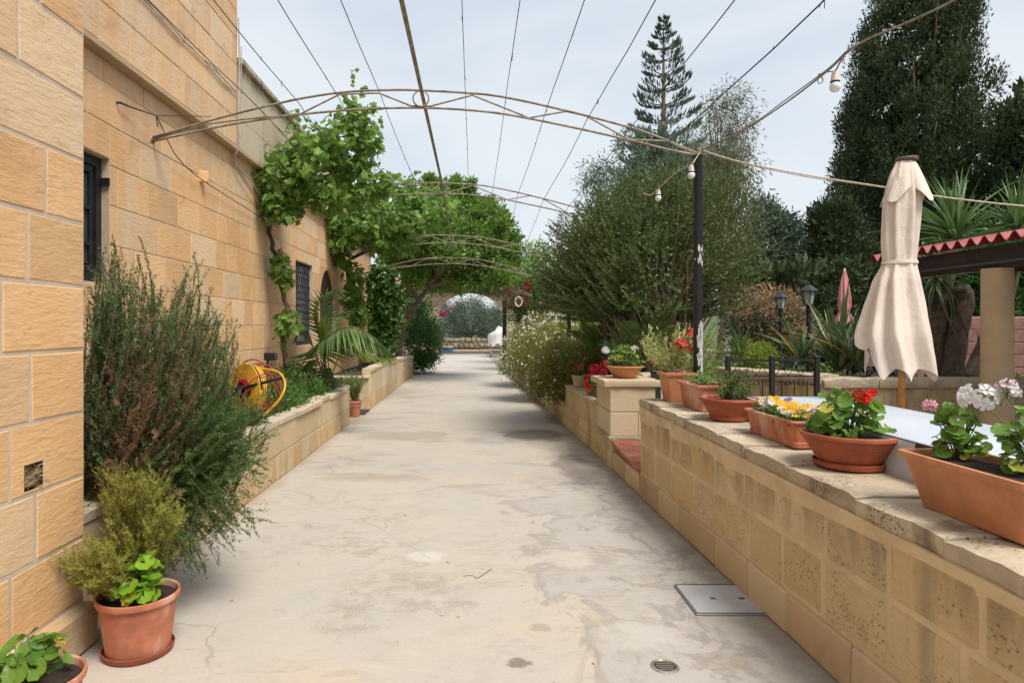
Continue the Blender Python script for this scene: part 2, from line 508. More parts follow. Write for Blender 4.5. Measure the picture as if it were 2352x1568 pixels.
M['olive'] = leaf_mat('olive leaves', (.055, .080, .055), (.19, .24, .18), 0.2, 0.5)
M['greyoak'] = leaf_mat('grey-green tree leaves', (.045, .075, .048), (.19, .25, .17), 0.2, 0.5)
M['cypress'] = leaf_mat('cypress foliage', (.016, .032, .014), (.085, .115, .045), 0.1, 0.7, 0.2, clump=0.8)
M['pine'] = leaf_mat('norfolk pine foliage', (.035, .070, .050), (.10, .155, .10), 0.15, 0.6)
M['eucalypt'] = leaf_mat('eucalyptus leaves', (.060, .085, .045), (.19, .21, .11), 0.25, 0.5, extra=((.26, .16, .09), 0.12))
M['palm'] = leaf_mat('palm leaflets', (.045, .09, .025), (.17, .26, .075), 0.22, 0.35, 0.5)
M['palm_yellow'] = leaf_mat('young yellow-green palm leaflets', (.12, .20, .02), (.30, .40, .06), 0.3, 0.4)
M['yucca'] = leaf_mat('yucca blades', (.040, .10, .030), (.17, .28, .09), 0.2, 0.4)
M['strap'] = leaf_mat('strap leaves', (.050, .10, .045), (.19, .26, .11), 0.2, 0.4, 0.5, extra=((.42, .30, .06), 0.10))
M['orange_leaf'] = leaf_mat('coppery leaves', (.085, .115, .040), (.46, .26, .15), 0.3, 0.5, clump=2.2)
M['lime_leaf'] = leaf_mat('lime green leaves', (.16, .23, .025), (.42, .48, .07), 0.35, 0.5)
M['oleander'] = leaf_mat('narrow variegated leaves', (.14, .21, .045), (.62, .60, .24), 0.28, 0.45)
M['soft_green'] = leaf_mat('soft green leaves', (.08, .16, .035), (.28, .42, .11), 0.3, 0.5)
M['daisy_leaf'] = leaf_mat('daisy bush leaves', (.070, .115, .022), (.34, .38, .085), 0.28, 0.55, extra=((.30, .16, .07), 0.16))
M['geranium'] = leaf_mat('geranium leaves', (.050, .12, .018), (.20, .34, .05), 0.3, 0.45, extra=((.40, .36, .05), 0.10))
M['geranium_lime'] = leaf_mat('bright geranium leaves', (.11, .24, .02), (.30, .48, .04), 0.35, 0.4)
M['leaf_yellow'] = leaf_mat('withered yellow leaf', (.50, .33, .03), (.60, .42, .05), 0.3, 0.5)
M['dry_grass'] = leaf_mat('dry grass', (.30, .22, .12), (.58, .46, .30), 0.2, 0.8, 0.1)
for nm, c in (('red', (.72, .02, .015)), ('crimson', (.34, .012, .035)), ('white', (.82, .78, .78)), ('pink', (.78, .42, .46)),
              ('yellow', (.85, .50, .015)), ('coral', (.75, .13, .09)), ('magenta', (.55, .03, .20)), ('pale_pink', (.80, .66, .68)), ('violet', (.22, .17, .30))):
    M['petal_' + nm] = leaf_mat('petals ' + nm.replace('_', ' '), tuple(c_ * .85 for c_ in c), c, 0.3, 0.6, 0.2)
# ================================================================== large structure
def struct(mb, name, mat, smooth=False):
    return mb.build(name, mat, None, smooth, kind='structure')

def rect_sub(rects, h):
    """Rectangles (s0,s1,z0,z1) minus the rectangle h."""
    res = []
    for a in rects:
        s0, s1 = max(a[0], h[0]), min(a[1], h[1]); z0, z1 = max(a[2], h[2]), min(a[3], h[3])
        if s0 >= s1 - 1e-6 or z0 >= z1 - 1e-6:
            res.append(a); continue
        if s0 - a[0] > 1e-4: res.append((a[0], s0, a[2], a[3]))
        if a[1] - s1 > 1e-4: res.append((s1, a[1], a[2], a[3]))
        if z0 - a[2] > 1e-4: res.append((s0, s1, a[2], z0))
        if a[3] - z1 > 1e-4: res.append((s0, s1, z1, a[3]))
    return res

BLOCKS = {}
def block_obj(root, name, c, L, T, H, rz, mat, ch=0.006, label=None):
    """One dressed stone with its own edges; alike stones share mesh data."""
    kl, kt, kh = round(L / 0.05) * 0.05 or 0.05, round(T, 3), round(H / 0.02) * 0.02 or 0.02
    key = (round(kl, 3), kt, round(kh, 3), mat.name, ch, random.randrange(3))
    if key not in BLOCKS:
        V, F = chamfer_box(kl / 2, kt / 2, kh / 2, ch, min(.0035, ch * .6))
        BLOCKS[key] = np_mesh(name, V, F, mat)
    o = bpy.data.objects.new(name, BLOCKS[key])
    o.location = Vector(c) - ORG[root.name]
    o.rotation_euler = (random.uniform(-.004, .004), 0, rz + random.uniform(-.004, .004))
    o.scale = (L / kl, 1, H / kh)
    link(o, root)
    return tag(o, label)

def block_wall(root, O, u, rows, s0, s1, lens, mat, holes=(), name='stone_block', gap=0.010, thick=0.05, proud=0.004, maxn=300,
               side=1, stuff_after=None, forced=None, count=None, ch=0.006, jitter=0.002):
    """Courses of stones on the vertical face through O along u (unit, 2D). side=+1: outward normal is u rotated by -90 degrees."""
    u = Vector((u[0], u[1], 0)).normalized()
    n = Vector((u.y, -u.x, 0)) * side
    rz = math.atan2(u.y, u.x)
    mb = MB(); cnt = count if count is not None else [0]
    for ri, (z0, z1) in enumerate(rows):
        s = s0 - random.uniform(0, lens[0]) if not forced or ri not in forced else s0
        cuts = list(forced[ri]) if forced and ri in forced else []
        while s < s1:
            if cuts: e = cuts.pop(0)
            else: e = s + random.uniform(*lens)
            if s1 - e < lens[0] * 0.45: e = s1
            a, b = max(s, s0), min(e, s1)
            s = e
            if b - a < 0.04: continue
            rs = [(a, b, z0, z1)]
            for h in holes: rs = rect_sub(rs, h)
            for (ra, rb, rc, rd) in rs:
                L, H = rb - ra - gap, rd - rc - gap
                if L < 0.03 or H < 0.03: continue
                pr = proud + random.uniform(-jitter, jitter)
                c = Vector(O) + u * ((ra + rb) / 2) + Vector((0, 0, (rc + rd) / 2 - O[2])) + n * (pr - thick / 2)
                if cnt[0] < maxn and (stuff_after is None or ra < stuff_after):
                    block_obj(root, name, c, L, thick, H, rz, mat, ch)
                    cnt[0] += 1
                else:
                    mb.cbox(c, (L, thick, H), ch, rz)
    if mb.V:
        mb.build(name + '_rest', mat, root, kind='stuff')
    return cnt

def backing(root, O, u, rects, thick, mat, name='mortar', side=1, holes=(), recess=0.006):
    u = Vector((u[0], u[1], 0)).normalized(); n = Vector((u.y, -u.x, 0)) * side
    for h in holes: rects = rect_sub(rects, h)
    mb = MB()
    for (a, b, c, d) in rects:
        A = Vector(O) - n * recess; 
        q = [A + u * a, A + u * b, A + u * b - n * thick, A + u * a - n * thick]
        V = [(p.x, p.y, z) for z in (c, d) for p in q]
        mb.add(V, [(0, 1, 5, 4), (1, 2, 6, 5), (2, 3, 7, 6), (3, 0, 4, 7), (3, 2, 1, 0), (4, 5, 6, 7)])
    return mb.build(name, mat, root)

# ------------------------------------------------------------------ ground, path, garden floor
def RX(d): return 1.62 - 0.0238 * d          # right edge of the path

def path_material():
    m = new_mat('worn cream concrete'); t = NT(m)
    p = t.pos(); g = t.n('NewGeometry'); xyz = t.n('SeparateXYZ', None, Vector=g.outputs['Position'])
    X, Y = xyz.outputs['X'], xyz.outputs['Y']
    n1 = t.noise(p, 0.55, 5, 0.6, 0.3)
    base = t.mix(t.ramp(n1, 0.35, 0.68), (.475, .42, .35), (.43, .40, .36))
    n2 = t.noise(t.pos((0.7, 2.2, 1)), 1.1, 5, 0.65, 0.4)          # bands drawn across the path by the screed
    base = t.mix(t.math('MULTIPLY', t.ramp(n2, 0.50, 0.72), 0.5), base, (.53, .42, .30))
    # grey cement veil on the garden side, with a dark tide line at its edge
    wob = t.noise(p, 1.5, 6, 0.6, 0.9)
    edge = t.math('ADD', X, t.math('MULTIPLY', t.math('SUBTRACT', wob, 0.5), 2.1))
    near = t.ramp(Y, 7.2, 5.2)
    veil = t.math('MULTIPLY', t.ramp(edge, 0.50, 0.58), near)
    base = t.mix(t.math('MULTIPLY', veil, 0.75), base, (.39, .37, .34))
    line = t.math('MULTIPLY', t.math('MULTIPLY', t.ramp(edge, 0.46, 0.53), t.ramp(edge, 0.66, 0.55)), near)
    base = t.mix(t.math('MULTIPLY', line, 0.42), base, (.25, .215, .18))
    edge2 = t.math('ADD', X, t.math('MULTIPLY', t.math('SUBTRACT', t.noise(p, 2.3, 6, 0.65, 1.0), 0.5), 2.0))
    line2 = t.math('MULTIPLY', t.math('MULTIPLY', t.ramp(edge2, 1.02, 1.09), t.ramp(edge2, 1.26, 1.10)), t.ramp(Y, 9.5, 6.5))
    base = t.mix(t.math('MULTIPLY', line2, 0.50), base, (.20, .18, .16))
    # brown-grey stains of the middle and far stretch
    n3 = t.noise(t.pos((0.55, 1.3, 1), (0, 0, 0), (4, 2, 0)), 1.4, 6, 0.68, 0.5)
    base = t.mix(t.math('MULTIPLY', t.math('MULTIPLY', t.ramp(n3, 0.52, 0.68), 0.6), t.ramp(Y, 4.6, 6.6)), base, (.30, .24, .18))
    farm = t.ramp(Y, 15.0, 21.0)
    base = t.mix(t.math('MULTIPLY', farm, 0.7), base, (.50, .47, .43))
    for (sc_, lo_, amt_, off_) in ((1.1, .50, .40, 0.0), (2.4, .45, .30, 5.0), (0.7, .55, .30, 9.0)):   # thin tide lines of old washings
        wv = t.noise(t.pos((1, 1.5, 1), (0, 0, 0), (off_, off_, 0)), sc_, 6, 0.62, 1.1)
        ln = t.math('MULTIPLY', t.ramp(wv, lo_ - .018, lo_), t.ramp(wv, lo_ + .05, lo_))
        ln = t.math('MULTIPLY', ln, t.ramp(t.noise(t.pos((1, 1, 1), (0, 0, 0), (off_ + 2, 3, 0)), 0.75, 3, 0.5), 0.50, 0.62))
        base = t.mix(t.math('MULTIPLY', ln, amt_), base, (.27, .215, .16))
    # the rubbed patch near the camera: coarse sand showing, a pale grout fill beside it
    def blot(cx, cy, rx, ry, amt, wobs=0.8, sc=3.2):
        w2 = t.math('MULTIPLY', t.math('SUBTRACT', t.noise(p, sc, 5, 0.7), 0.5), wobs)
        a = t.math('POWER', t.math('MULTIPLY', t.math('SUBTRACT', X, cx), 1 / rx), 2.0)
        b = t.math('POWER', t.math('MULTIPLY', t.math('SUBTRACT', Y, cy), 1 / ry), 2.0)
        r = t.math('ADD', t.math('SQRT', t.math('ADD', a, b)), w2)
        return t.math('MULTIPLY', t.ramp(r, 1.05, 0.60), amt)
    grain = t.ramp(t.noise(p, 95.0, 3, 0.75), 0.42, 0.60)
    patch = t.math('MAXIMUM', blot(-.42, 3.72, .42, .36, 1.0, 1.5), blot(-.62, 3.45, .30, .30, 1.0, 1.5))
    patch = t.math('MAXIMUM', patch, blot(-.12, 3.55, .16, .18, 1.0, 1.2))
    pn = t.ramp(t.noise(p, 7.0, 6, 0.75), 0.40, 0.62)
    base = t.mix(t.math('MULTIPLY', t.math('MULTIPLY', patch, pn), t.math('ADD', 0.15, t.math('MULTIPLY', grain, 0.6))), base, (.27, .20, .135))
    base = t.mix(blot(-.32, 4.28, .14, .12, 0.55, 1.1, 7), base, (.58, .575, .54))
    base = t.mix(blot(.62, 4.22, .17, .20, 0.7, 0.8, 6), base, (.52, .47, .40))
    base = t.mix(blot(.78, 3.18, .24, .17, 0.55, 0.9, 5), base, (.50, .475, .43))
    base = t.mix(blot(.33, 3.26, .06, .05, 0.4, 1.6, 14), base, (.22, .17, .12))
    base = t.mix(blot(.20, 2.92, .06, .055, 0.75, 2.0, 16), base, (.14, .11, .08))
    base = t.mix(blot(1.12, 2.93, .16, .10, 0.35, 0.5, 8), base, (.30, .23, .16))
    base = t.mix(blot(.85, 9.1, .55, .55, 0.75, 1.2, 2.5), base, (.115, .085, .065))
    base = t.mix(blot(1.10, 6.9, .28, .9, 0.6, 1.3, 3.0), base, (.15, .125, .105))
    base = t.mix(blot(-.9, 9.0, .8, .45, 0.45, 1.5, 2.5), base, (.25, .20, .15))
    # grime along both walls
    rj = t.math('SUBTRACT', t.math('SUBTRACT', 1.62, t.math('MULTIPLY', Y, 0.0238)), X)
    grime = t.math('MULTIPLY', t.ramp(t.math('ADD', rj, t.math('MULTIPLY', t.math('SUBTRACT', t.noise(p, 4.0, 5, 0.7), 0.5), 0.5)), 0.24, 0.0), 0.62)
    base = t.mix(grime, base, (.20, .155, .11))
    lj = t.math('ADD', X, 1.92)
    grime2 = t.math('MULTIPLY', t.ramp(t.math('ADD', lj, t.math('MULTIPLY', t.math('SUBTRACT', t.noise(p, 4.0, 5, 0.7), 0.5), 0.4)), 0.16, 0.0), 0.45)
    base = t.mix(grime2, base, (.30, .21, .13))
    # hairline cracks in some places only
    vo = t.n('TexVoronoi', {'feature': 'DISTANCE_TO_EDGE'}, Vector=t.mix(0.22, p, t.n('TexNoise', None, Vector=p, Scale=2.5, Detail=4.0).outputs['Color']), Scale=0.9)
    crack = t.math('MULTIPLY', t.ramp(vo.outputs['Distance'], 0.006, 0.001), t.ramp(t.noise(p, 0.8, 2), 0.50, 0.60))
    base = t.mix(t.math('MULTIPLY', crack, 0.3), base, (.16, .12, .09))
    # specks and grain
    sp = t.n('TexVoronoi', None, Vector=p, Scale=9.0)
    speck = t.math('MULTIPLY', t.ramp(sp.outputs['Distance'], 0.085, 0.045), t.ramp(t.noise(p, 3.1, 3), 0.52, 0.6))
    base = t.mix(t.math('MULTIPLY', speck, 0.75), base, (.17, .13, .09))
    fine = t.noise(p, 60.0, 4, 0.7)
    base = t.mix(t.math('MULTIPLY', t.ramp(fine, 0.45, 0.75), 0.28), base, (.30, .25, .20))
    mot = t.noise(t.pos((0.8, 1.4, 1)), 7.0, 7, 0.72, 0.6)
    base = t.mix(t.math('MULTIPLY', t.ramp(mot, 0.52, 0.70), 0.34), base, (.31, .265, .215))
    base = t.mix(t.math('MULTIPLY', t.ramp(mot, 0.44, 0.30), 0.35), base, (.53, .50, .46))
    h = t.math('ADD', t.math('MULTIPLY', fine, 0.5), t.math('ADD', t.math('MULTIPLY', n2, 1.2), t.math('MULTIPLY', veil, 0.35)))
    t.out(t.pbsdf(base, 0.78, t.bump(h, 0.25, 0.012), spec=0.3))
    return m

gm = plain_mat('dry garden earth', (.15, .105, .065), 0.95, 0.2, 2.5, bump=0.6, col2=(.09, .08, .04))
struct(MB().add([(-250, -60, -.03), (250, -60, -.03), (250, 500, -.03), (-250, 500, -.03)], [(0, 1, 2, 3)]), 'ground', gm)
mb = MB()
ys = [-3, 0, 3, 6, 10, 15, 21, 28, 36.5]
mb.V = [(x, y, 0.0) for y in ys for x in (-2.6 if y < 22 else -3.4, RX(max(y, 0)) + .05 if y < 24 else 2.2)]
mb.F = [(2 * i, 2 * i + 1, 2 * i + 3, 2 * i + 2) for i in range(len(ys) - 1)]
struct(mb, 'path', path_material())
struct(MB().box(1.97, 9.5, -1.5, 7.0, -.2, .30), 'patio_floor', plain_mat('patio paving', (.36, .27, .19), 0.85, 0.15, 3, bump=0.3))
# raised garden beds behind the right kerb and behind the patio
mb = MB()
mb.box(1.78, 9.5, 7.0, 9.9, -.2, .30); mb.box(1.42, 14, 9.9, 30, -.2, .27); mb.box(9.5, 30, -1.5, 9.9, -.2, .25)
struct(mb, 'garden_soil', gm)
struct(MB().box(-2.70, -2.08, 3.2, 10.02, -.1, .50), 'planter_soil', M['soil'])
struct(MB().box(-2.70, -2.05, 12.05, 20.95, -.1, .60), 'planter_soil', M['soil'])
# distant rising ground
hill = MB()
hv = []
for j in range(9):
    for i in range(41):
        x = -200 + i * 10; y = 62 + j * 24
        z = 2.0 + 5.5 * (j / 8) + 1.2 * math.sin(i * .7 + j) + 0.8 * math.sin(i * 1.7)
        hv.append((x, y, z if j else -.5))
hill.add(hv, [(j * 41 + i, j * 41 + i + 1, (j + 1) * 41 + i + 1, (j + 1) * 41 + i) for j in range(8) for i in range(40)])
struct(hill, 'hills', plain_mat('scrub hillside', (.10, .11, .05), 0.95, 0.2, 0.25, col2=(.05, .07, .03)), True)

# ------------------------------------------------------------------ the near wing of the farmhouse
WX = -1.86
wing = thing('house_wing', (WX, 1.5, 0), 'near honey limestone wing of the farmhouse with rough tooled blocks and a small square vent', 'building')
rows = [(.204 + .297 * k, .204 + .297 * (k + 1)) for k in range(22)]
VENT = (2.70, 2.82, .815, .925)
SY0, SY1 = -1.2, 3.117
forced = {}
near_joint = {0: 2.62, 1: 2.77, 2: 2.63, 3: 2.74, 4: 2.57, 5: 2.72, 6: 2.835, 7: 2.53, 8: 2.66, 9: 2.80, 10: 2.6, 11: 2.75}
for k in range(22):
    j = near_joint.get(k, 2.6 + .2 * random.random())
    cs = [j]; q = j
    while q > SY0 + .5:
        q -= random.uniform(.45, .62); cs.insert(0, q)
    forced[k] = [c for c in cs if c > SY0 + .2] + [SY1]
f2 = dict(forced); f2[2] = [c for c in forced[2] if c < 2.6] + [2.62]
block_wall(wing, (WX, 0, 0), (0, 1), rows[:2] + rows[3:], SY0, SY1, (.45, .62), M['stone_house'], forced={(k if k < 2 else k - 1): v for k, v in forced.items() if k != 2}, gap=0.016, proud=0.0018, ch=0.005, jitter=.001)
block_wall(wing, (WX, 0, 0), (0, 1), [rows[2]], SY0, 2.62, (.45, .62), M['stone_house'], forced={0: f2[2]}, gap=0.016, proud=0.0018, ch=0.005, jitter=.001)
mb = MB()
for (a, b, c, d) in rect_sub([(2.628, SY1 - .008, rows[2][0] + .008, rows[2][1] - .008)], VENT): mb.box(WX - .05, WX + .0015, a, b, c, d)
mb.build('stone_block', M['stone_house'], wing)
backing(wing, (WX, 0, 0), (0, 1), [(SY0, SY1 - .002, 0, 6.74)], .30, M['mortar'], holes=[VENT], recess=.001)
MB().box(-4.6, WX - .31, SY0, SY1 - .02, 0, 6.7).build('wall_core', M['mortar'], wing)
block_wall(wing, (WX - .055, SY1 - .02, 0), (-1, 0), rows, 0.0, 2.7, (.45, .62), M['stone_house'], gap=0.013, maxn=0, name='return_stone')
# plinth skirting of separate slabs
cuts = [-1.2, -.3, .55, 1.2, 1.9, 2.42, 3.12]
for a, b in zip(cuts[:-1], cuts[1:]):
    block_obj(wing, 'plinth_slab', (WX + .012, (a + b) / 2, .1), b - a - .006, .125, .196, R_(90), M['stone_low'], 0.012)
# the square vent with a tuft of dry straw in it
MB().box(WX - .09, WX - .07, VENT[0] - .02, VENT[1] + .02, VENT[2] - .02, VENT[3] + .02).build('vent_back', M['mortar'], wing)
N = 520
q = np.stack([np.full(N, WX - .05) + rng.random(N) * .04, VENT[0] + rng.random(N) * .118, VENT[2] + rng.random(N) ** 1.3 * .08], 1)
d = rng.normal(size=(N, 3)) * .7 + np.array([.0, 0, .8])
o = leaf_mesh('straw', q, d, rand_dirs(N), .035 + .035 * rng.random(N), .005, M['dry_grass'], wing, kind='stuff')

# ------------------------------------------------------------------ the farmhouse
HX = -2.71
HE = 17.2
house = thing('stone_house', (HX, 10, 0), 'long honey limestone farmhouse with a barred window, an arched wooden shutter and a pale parapet', 'building')
hrows = [(.027 + .297 * k, .027 + .297 * (k + 1)) for k in range(11)] + [(3.294, 3.455)]
WIN1 = (4.02, 4.86, 1.82, 2.745)          # small dark window beside the near wing
WIN2 = (9.94, 10.98, 1.205, 2.515)        # barred window
ARW = (11.52, 12.74, .95, 2.555)          # arched opening
holes = [WIN1, WIN2, ARW]
cnt = [0]
block_wall(house, (HX, 0, 0), (0, 1), hrows, 3.2, HE, (.26, .68), M['stone_house'], holes=holes, gap=0.011, proud=0.0025, ch=.003, jitter=.0012, maxn=230, stuff_after=12.9, count=cnt)
backing(house, (HX, 0, 0), (0, 1), [(3.1, HE, 0, 3.46)], .34, M['mortar'], holes=holes, recess=.002)
MB().box(-7.5, HX - .36, 3.2, HE - .03, 0, 3.46).build('wall_core', M['mortar'], house)
UX = HX + .085
urows = [(3.50 + .297 * k, 3.50 + .297 * (k + 1)) for k in range(11)]
block_wall(house, (UX, 0, 0), (0, 1), urows, 3.2, 7.25, (.38, .62), M['stone_house'], gap=0.011, proud=0.0025, ch=.003, jitter=.0012, maxn=300, count=[200])
backing(house, (UX, 0, 0), (0, 1), [(3.12, 7.25, 3.50, 6.78)], .4, M['mortar'], recess=.002)
MB().box(-7.5, UX - .41, 3.2, 7.23, 3.5, 6.75).build('upper_core', M['mortar'], house)
block_wall(house, (UX, 7.245, 0), (-1, 0), urows, 0.02, 2.5, (.4, .6), M['stone_pale'], gap=.01, maxn=0, name='end_stone')
prow = [(3.50, 3.83), (3.83, 4.16), (4.16, 4.42)]
block_wall(house, (UX - .002, 0, 0), (0, 1), prow, 7.27, HE, (.7, 1.1), M['stone_pale'], gap=0.006, proud=0.002, ch=.003, maxn=60, name='parapet_block', stuff_after=14)
backing(house, (UX - .002, 0, 0), (0, 1), [(7.26, HE, 3.50, 4.42)], .3, M['mortar'], recess=.002)
s = 7.27
while s < HE - .1:
    e = min(s + random.uniform(.8, 1.1), HE)
    block_obj(house, 'parapet_coping', (UX - .13, (s + e) / 2, 4.462), e - s - .008, .36, .075, R_(90), M['stone_pale'], .012)
    s = e
MB().box(-7.5, UX - .31, 7.26, HE - .03, 3.5, 3.7).build('roof', M['stone_pale'], house)
s = 3.15
while s < HE - .1:                                       # projecting bed under the upper wall
    e = min(s + random.uniform(1.0, 1.5), HE)
    block_obj(house, 'ledge_stone', (UX - .075, (s + e) / 2, 3.478), e - s - .004, .17, .042, R_(90), M['plinth'], .006)
    s = e
# the far end wall
block_wall(house, (HX, HE - .01, 0), (-1, 0), hrows + prow, 0.02, 4.2, (.4, .62), M['stone_house'], gap=.01, maxn=0, name='end_stone')

# small window: dark frame, glazing bars, panes, hinge
def frame_rect(mb, x, y0, y1, z0, z1, wd, dp):
    mb.box(x - dp, x, y0, y0 + wd, z0, z1).box(x - dp, x, y1 - wd, y1, z0, z1)
    mb.box(x - dp, x, y0 + wd, y1 - wd, z0, z0 + wd).box(x - dp, x, y0 + wd, y1 - wd, z1 - wd, z1)
glass = new_mat('dark window glass'); t = NT(glass)
t.out(t.pbsdf((.05, .06, .055), 0.08, None, 0.0, 0.7))
mb = MB(); frame_rect(mb, HX - .06, WIN1[0], WIN1[1], WIN1[2], WIN1[3], .07, .07)
wf = mb.build('window', M['wood_frame'], house)
mb = MB(); frame_rect(mb, HX - .075, WIN1[0] + .075, WIN1[1] - .075, WIN1[2] + .075, WIN1[3] - .075, .05, .05)
mb.build('sash', M['wood_frame'], wf)
for z in (2.10, 2.36):
    MB().box(HX - .105, HX - .07, WIN1[0] + .126, WIN1[1] - .126, z - .012, z + .012).build('glazing_bar', M['wood_frame'], wf)
zz = [WIN1[2] + .126, 2.10, 2.36, WIN1[3] - .126]
for a, b in zip(zz[:-1], zz[1:]):
    MB().box(HX - .098, HX - .092, WIN1[0] + .126, WIN1[1] - .126, a + .013, b - .013).build('pane', glass, wf)
MB().box(HX - .062, HX + .006, WIN1[1] - .028, WIN1[1] - .004, 2.545, 2.60).build('hinge', M['black_metal'], wf)
MB().box(HX - .42, HX - .40, WIN1[0] - .3, WIN1[1] + .3, WIN1[2] - .3, WIN1[3] + .3).build('curtain', M['beam_dark'], wf)
# barred window with a diamond lattice
mb = MB(); frame_rect(mb, HX - .05, WIN2[0], WIN2[1], WIN2[2], WIN2[3], .06, .05)
bw = mb.build('window', M['black_metal'], house)
MB().box(HX - .26, HX - .25, WIN2[0], WIN2[1], WIN2[2], WIN2[3]).build('pane', glass, bw)
y0, y1, z0, z1 = WIN2[0] + .06, WIN2[1] - .06, WIN2[2] + .06, WIN2[3] - .06
mb = MB()
step = .105
k = -30
while k < 40:                                            # wavy lattice straps both ways
    for sgn in (1, -1):
        pts = []
        for i in range(41):
            z = z0 + (z1 - z0) * i / 40
            y = y0 + k * step + sgn * (z - z0) * .55
            if y0 <= y <= y1: pts.append((HX - .035 + .006 * sgn, y + .012 * math.sin(z * 60), z))
        if len(pts) > 1: mb.tube(pts, .0065, 4)
    k += 1
mb.build('lattice', M['grey_lamp'], bw)
# arched opening: spandrels, wooden shutter planks
ac, ar = (ARW[0] + ARW[1]) / 2, (ARW[1] - ARW[0]) / 2
zs = ARW[3] - ar * 1.02
for sg in (-1, 1):
    poly = [(sg * ar * math.cos(a), ar * 1.02 * math.sin(a)) for a in np.linspace(0, PI / 2, 12)] + [(sg * ar, ar * 1.02)]
    MB().prism(poly, (HX + .002, ac, zs), (0, 1, 0), (0, 0, 1), (-.3, 0, 0)).build('arch_spandrel', M['stone_house'], house)
sh = MB().box(HX - .10, HX - .08, ARW[0], ARW[1], ARW[2], ARW[3]).build('shutter', M['wood_dark'], house)
npl = 9
for i in range(npl):
    a = ARW[0] + (ARW[1] - ARW[0]) * i / npl; b = ARW[0] + (ARW[1] - ARW[0]) * (i + 1) / npl
    MB().cbox((HX - .062, (a + b) / 2, (ARW[2] + ARW[3]) / 2), (.03, b - a - .02, ARW[3] - ARW[2]), .005).build('plank', M['wood_dark'], sh)
for z in (1.45, 2.1):
    MB().box(HX - .046, HX - .036, ARW[0] + .03, ARW[1] - .03, z, z + .035).build('strap_hinge', M['black_metal'], sh)
# wall fittings of the house
MB().cbox((HX + .03, 6.47, 2.985), (.10, .045, .11), .006, .35).build('stone_stub', M['stone_house'], house)
# white cable tacked along the wall above the ledge, then down to the vine
pts = [(UX + .02, y, 4.12 - .012 * (y - 3) + .02 * math.sin(y * 5) + random.uniform(-.012, .012)) for y in np.arange(3.2, 7.2, .22)]
mb = MB().tube(smooth_path(pts, 3), .007, 5)
pts2 = [(UX + .018, y, 4.10 - .012 * (y - 3) + .018 * math.sin(y * 6 + 2)) for y in np.arange(3.2, 7.3, .25)]
mb.tube(smooth_path(pts2, 3), .005, 5)
mb.tube(smooth_path([(UX + .03, 7.20, 4.9), (UX + .035, 7.22, 4.3), (UX + .03, 7.20, 3.9), (UX + .04, 7.22, 3.52), (HX + .03, 7.3, 3.36), (HX + .03, 7.8, 3.26), (HX + .05, 8.3, 3.10)], 6), .009, 5)
mb.tube(smooth_path([(UX + .05, 7.23, 4.6), (UX + .045, 7.25, 4.0), (UX + .05, 7.24, 3.6), (HX + .04, 7.35, 3.30), (HX + .04, 8.2, 3.0)], 6), .006, 5)
mb.build('cable', M['cable_white'], house)

# ------------------------------------------------------------------ left planters (knee-high walls)
def planter(x, y0, y1, prof, label, end=True):
    """prof: list of (y_end, height)."""
    r = thing('planter_wall', (x, (y0 + y1) / 2, 0), label, 'garden wall', 'low limestone planters along the house')
    s = y0
    hmax = max(h for _, h in prof)
    for (e, h) in prof:
        backing(r, (x, 0, 0), (0, 1), [(s, e, 0, h - .055)], .145, M['mortar'])
        block_wall(r, (x, 0, 0), (0, 1), [(.0, .245), (.245, h - .05)], s, e, (.55, .95), M['stone_low'], gap=.006, proud=.003, thick=.04)
        q = s
        while q < e - .05:
            b = min(q + random.uniform(.5, .75), e)
            if e - b < .2: b = e
            block_obj(r, 'coping_stone', (x - .07 + random.uniform(-.014, .014), (q + b) / 2, h - .028 + random.uniform(-.012, .012)), b - q - .006, .185, .06, R_(90), M['stone_pale'], .008)
            q = b
        s = e
    MB().cbox((x - .078, y1 + .006, prof[-1][1] / 2 - .03), (.15, .012, prof[-1][1] - .06), .004).build('end_slab', M['stone_low'], r)
    MB().cbox((x - .078, y0 - .006, prof[0][1] / 2 - .03), (.15, .012, prof[0][1] - .06), .004).build('end_slab', M['stone_low'], r)
    return r
planter(-1.92, 3.2, 10.1, [(10.1, .588)], 'nearer low limestone planter wall, holding the rosemary and the hose reel')
planter(-1.885, 11.9, 21.0, [(14.6, .74), (17.6, .70), (19.6, .64), (21.0, .58)], 'further low limestone planter wall, beyond the small potted herb')
# cheek wall closing the further planter on its near side
ck = thing('planter_cheek', (-2.3, 11.85, 0), 'stepped stone cheek wall behind the small potted herb', 'garden wall')
block_wall(ck, (-1.90, 11.84, 0), (-1, 0), [(0, .3), (.3, .56)], 0, .75, (.3, .5), M['stone_low'], gap=.006, thick=.1, side=-1)
block_obj(ck, 'coping_stone', (-2.27, 11.88, .585), .76, .2, .05, 0, M['stone_pale'], .01)

# ------------------------------------------------------------------ right garden wall
def ux(d0, d1):
    a = Vector((RX(d0), d0)); b = Vector((RX(d1), d1)); return (b - a).normalized()
U = ux(0, 10)
O0 = (RX(0), 0, 0)
RZ = math.atan2(U.y, U.x)
def topz(s): return .795 + .0185 * (s - 1.86)
gw = thing('garden_wall', (RX(3) + .2, 3, 0), 'chest-high weathered limestone wall carrying the row of terracotta planters', 'garden wall')
W0, W1 = -1.2, 5.80
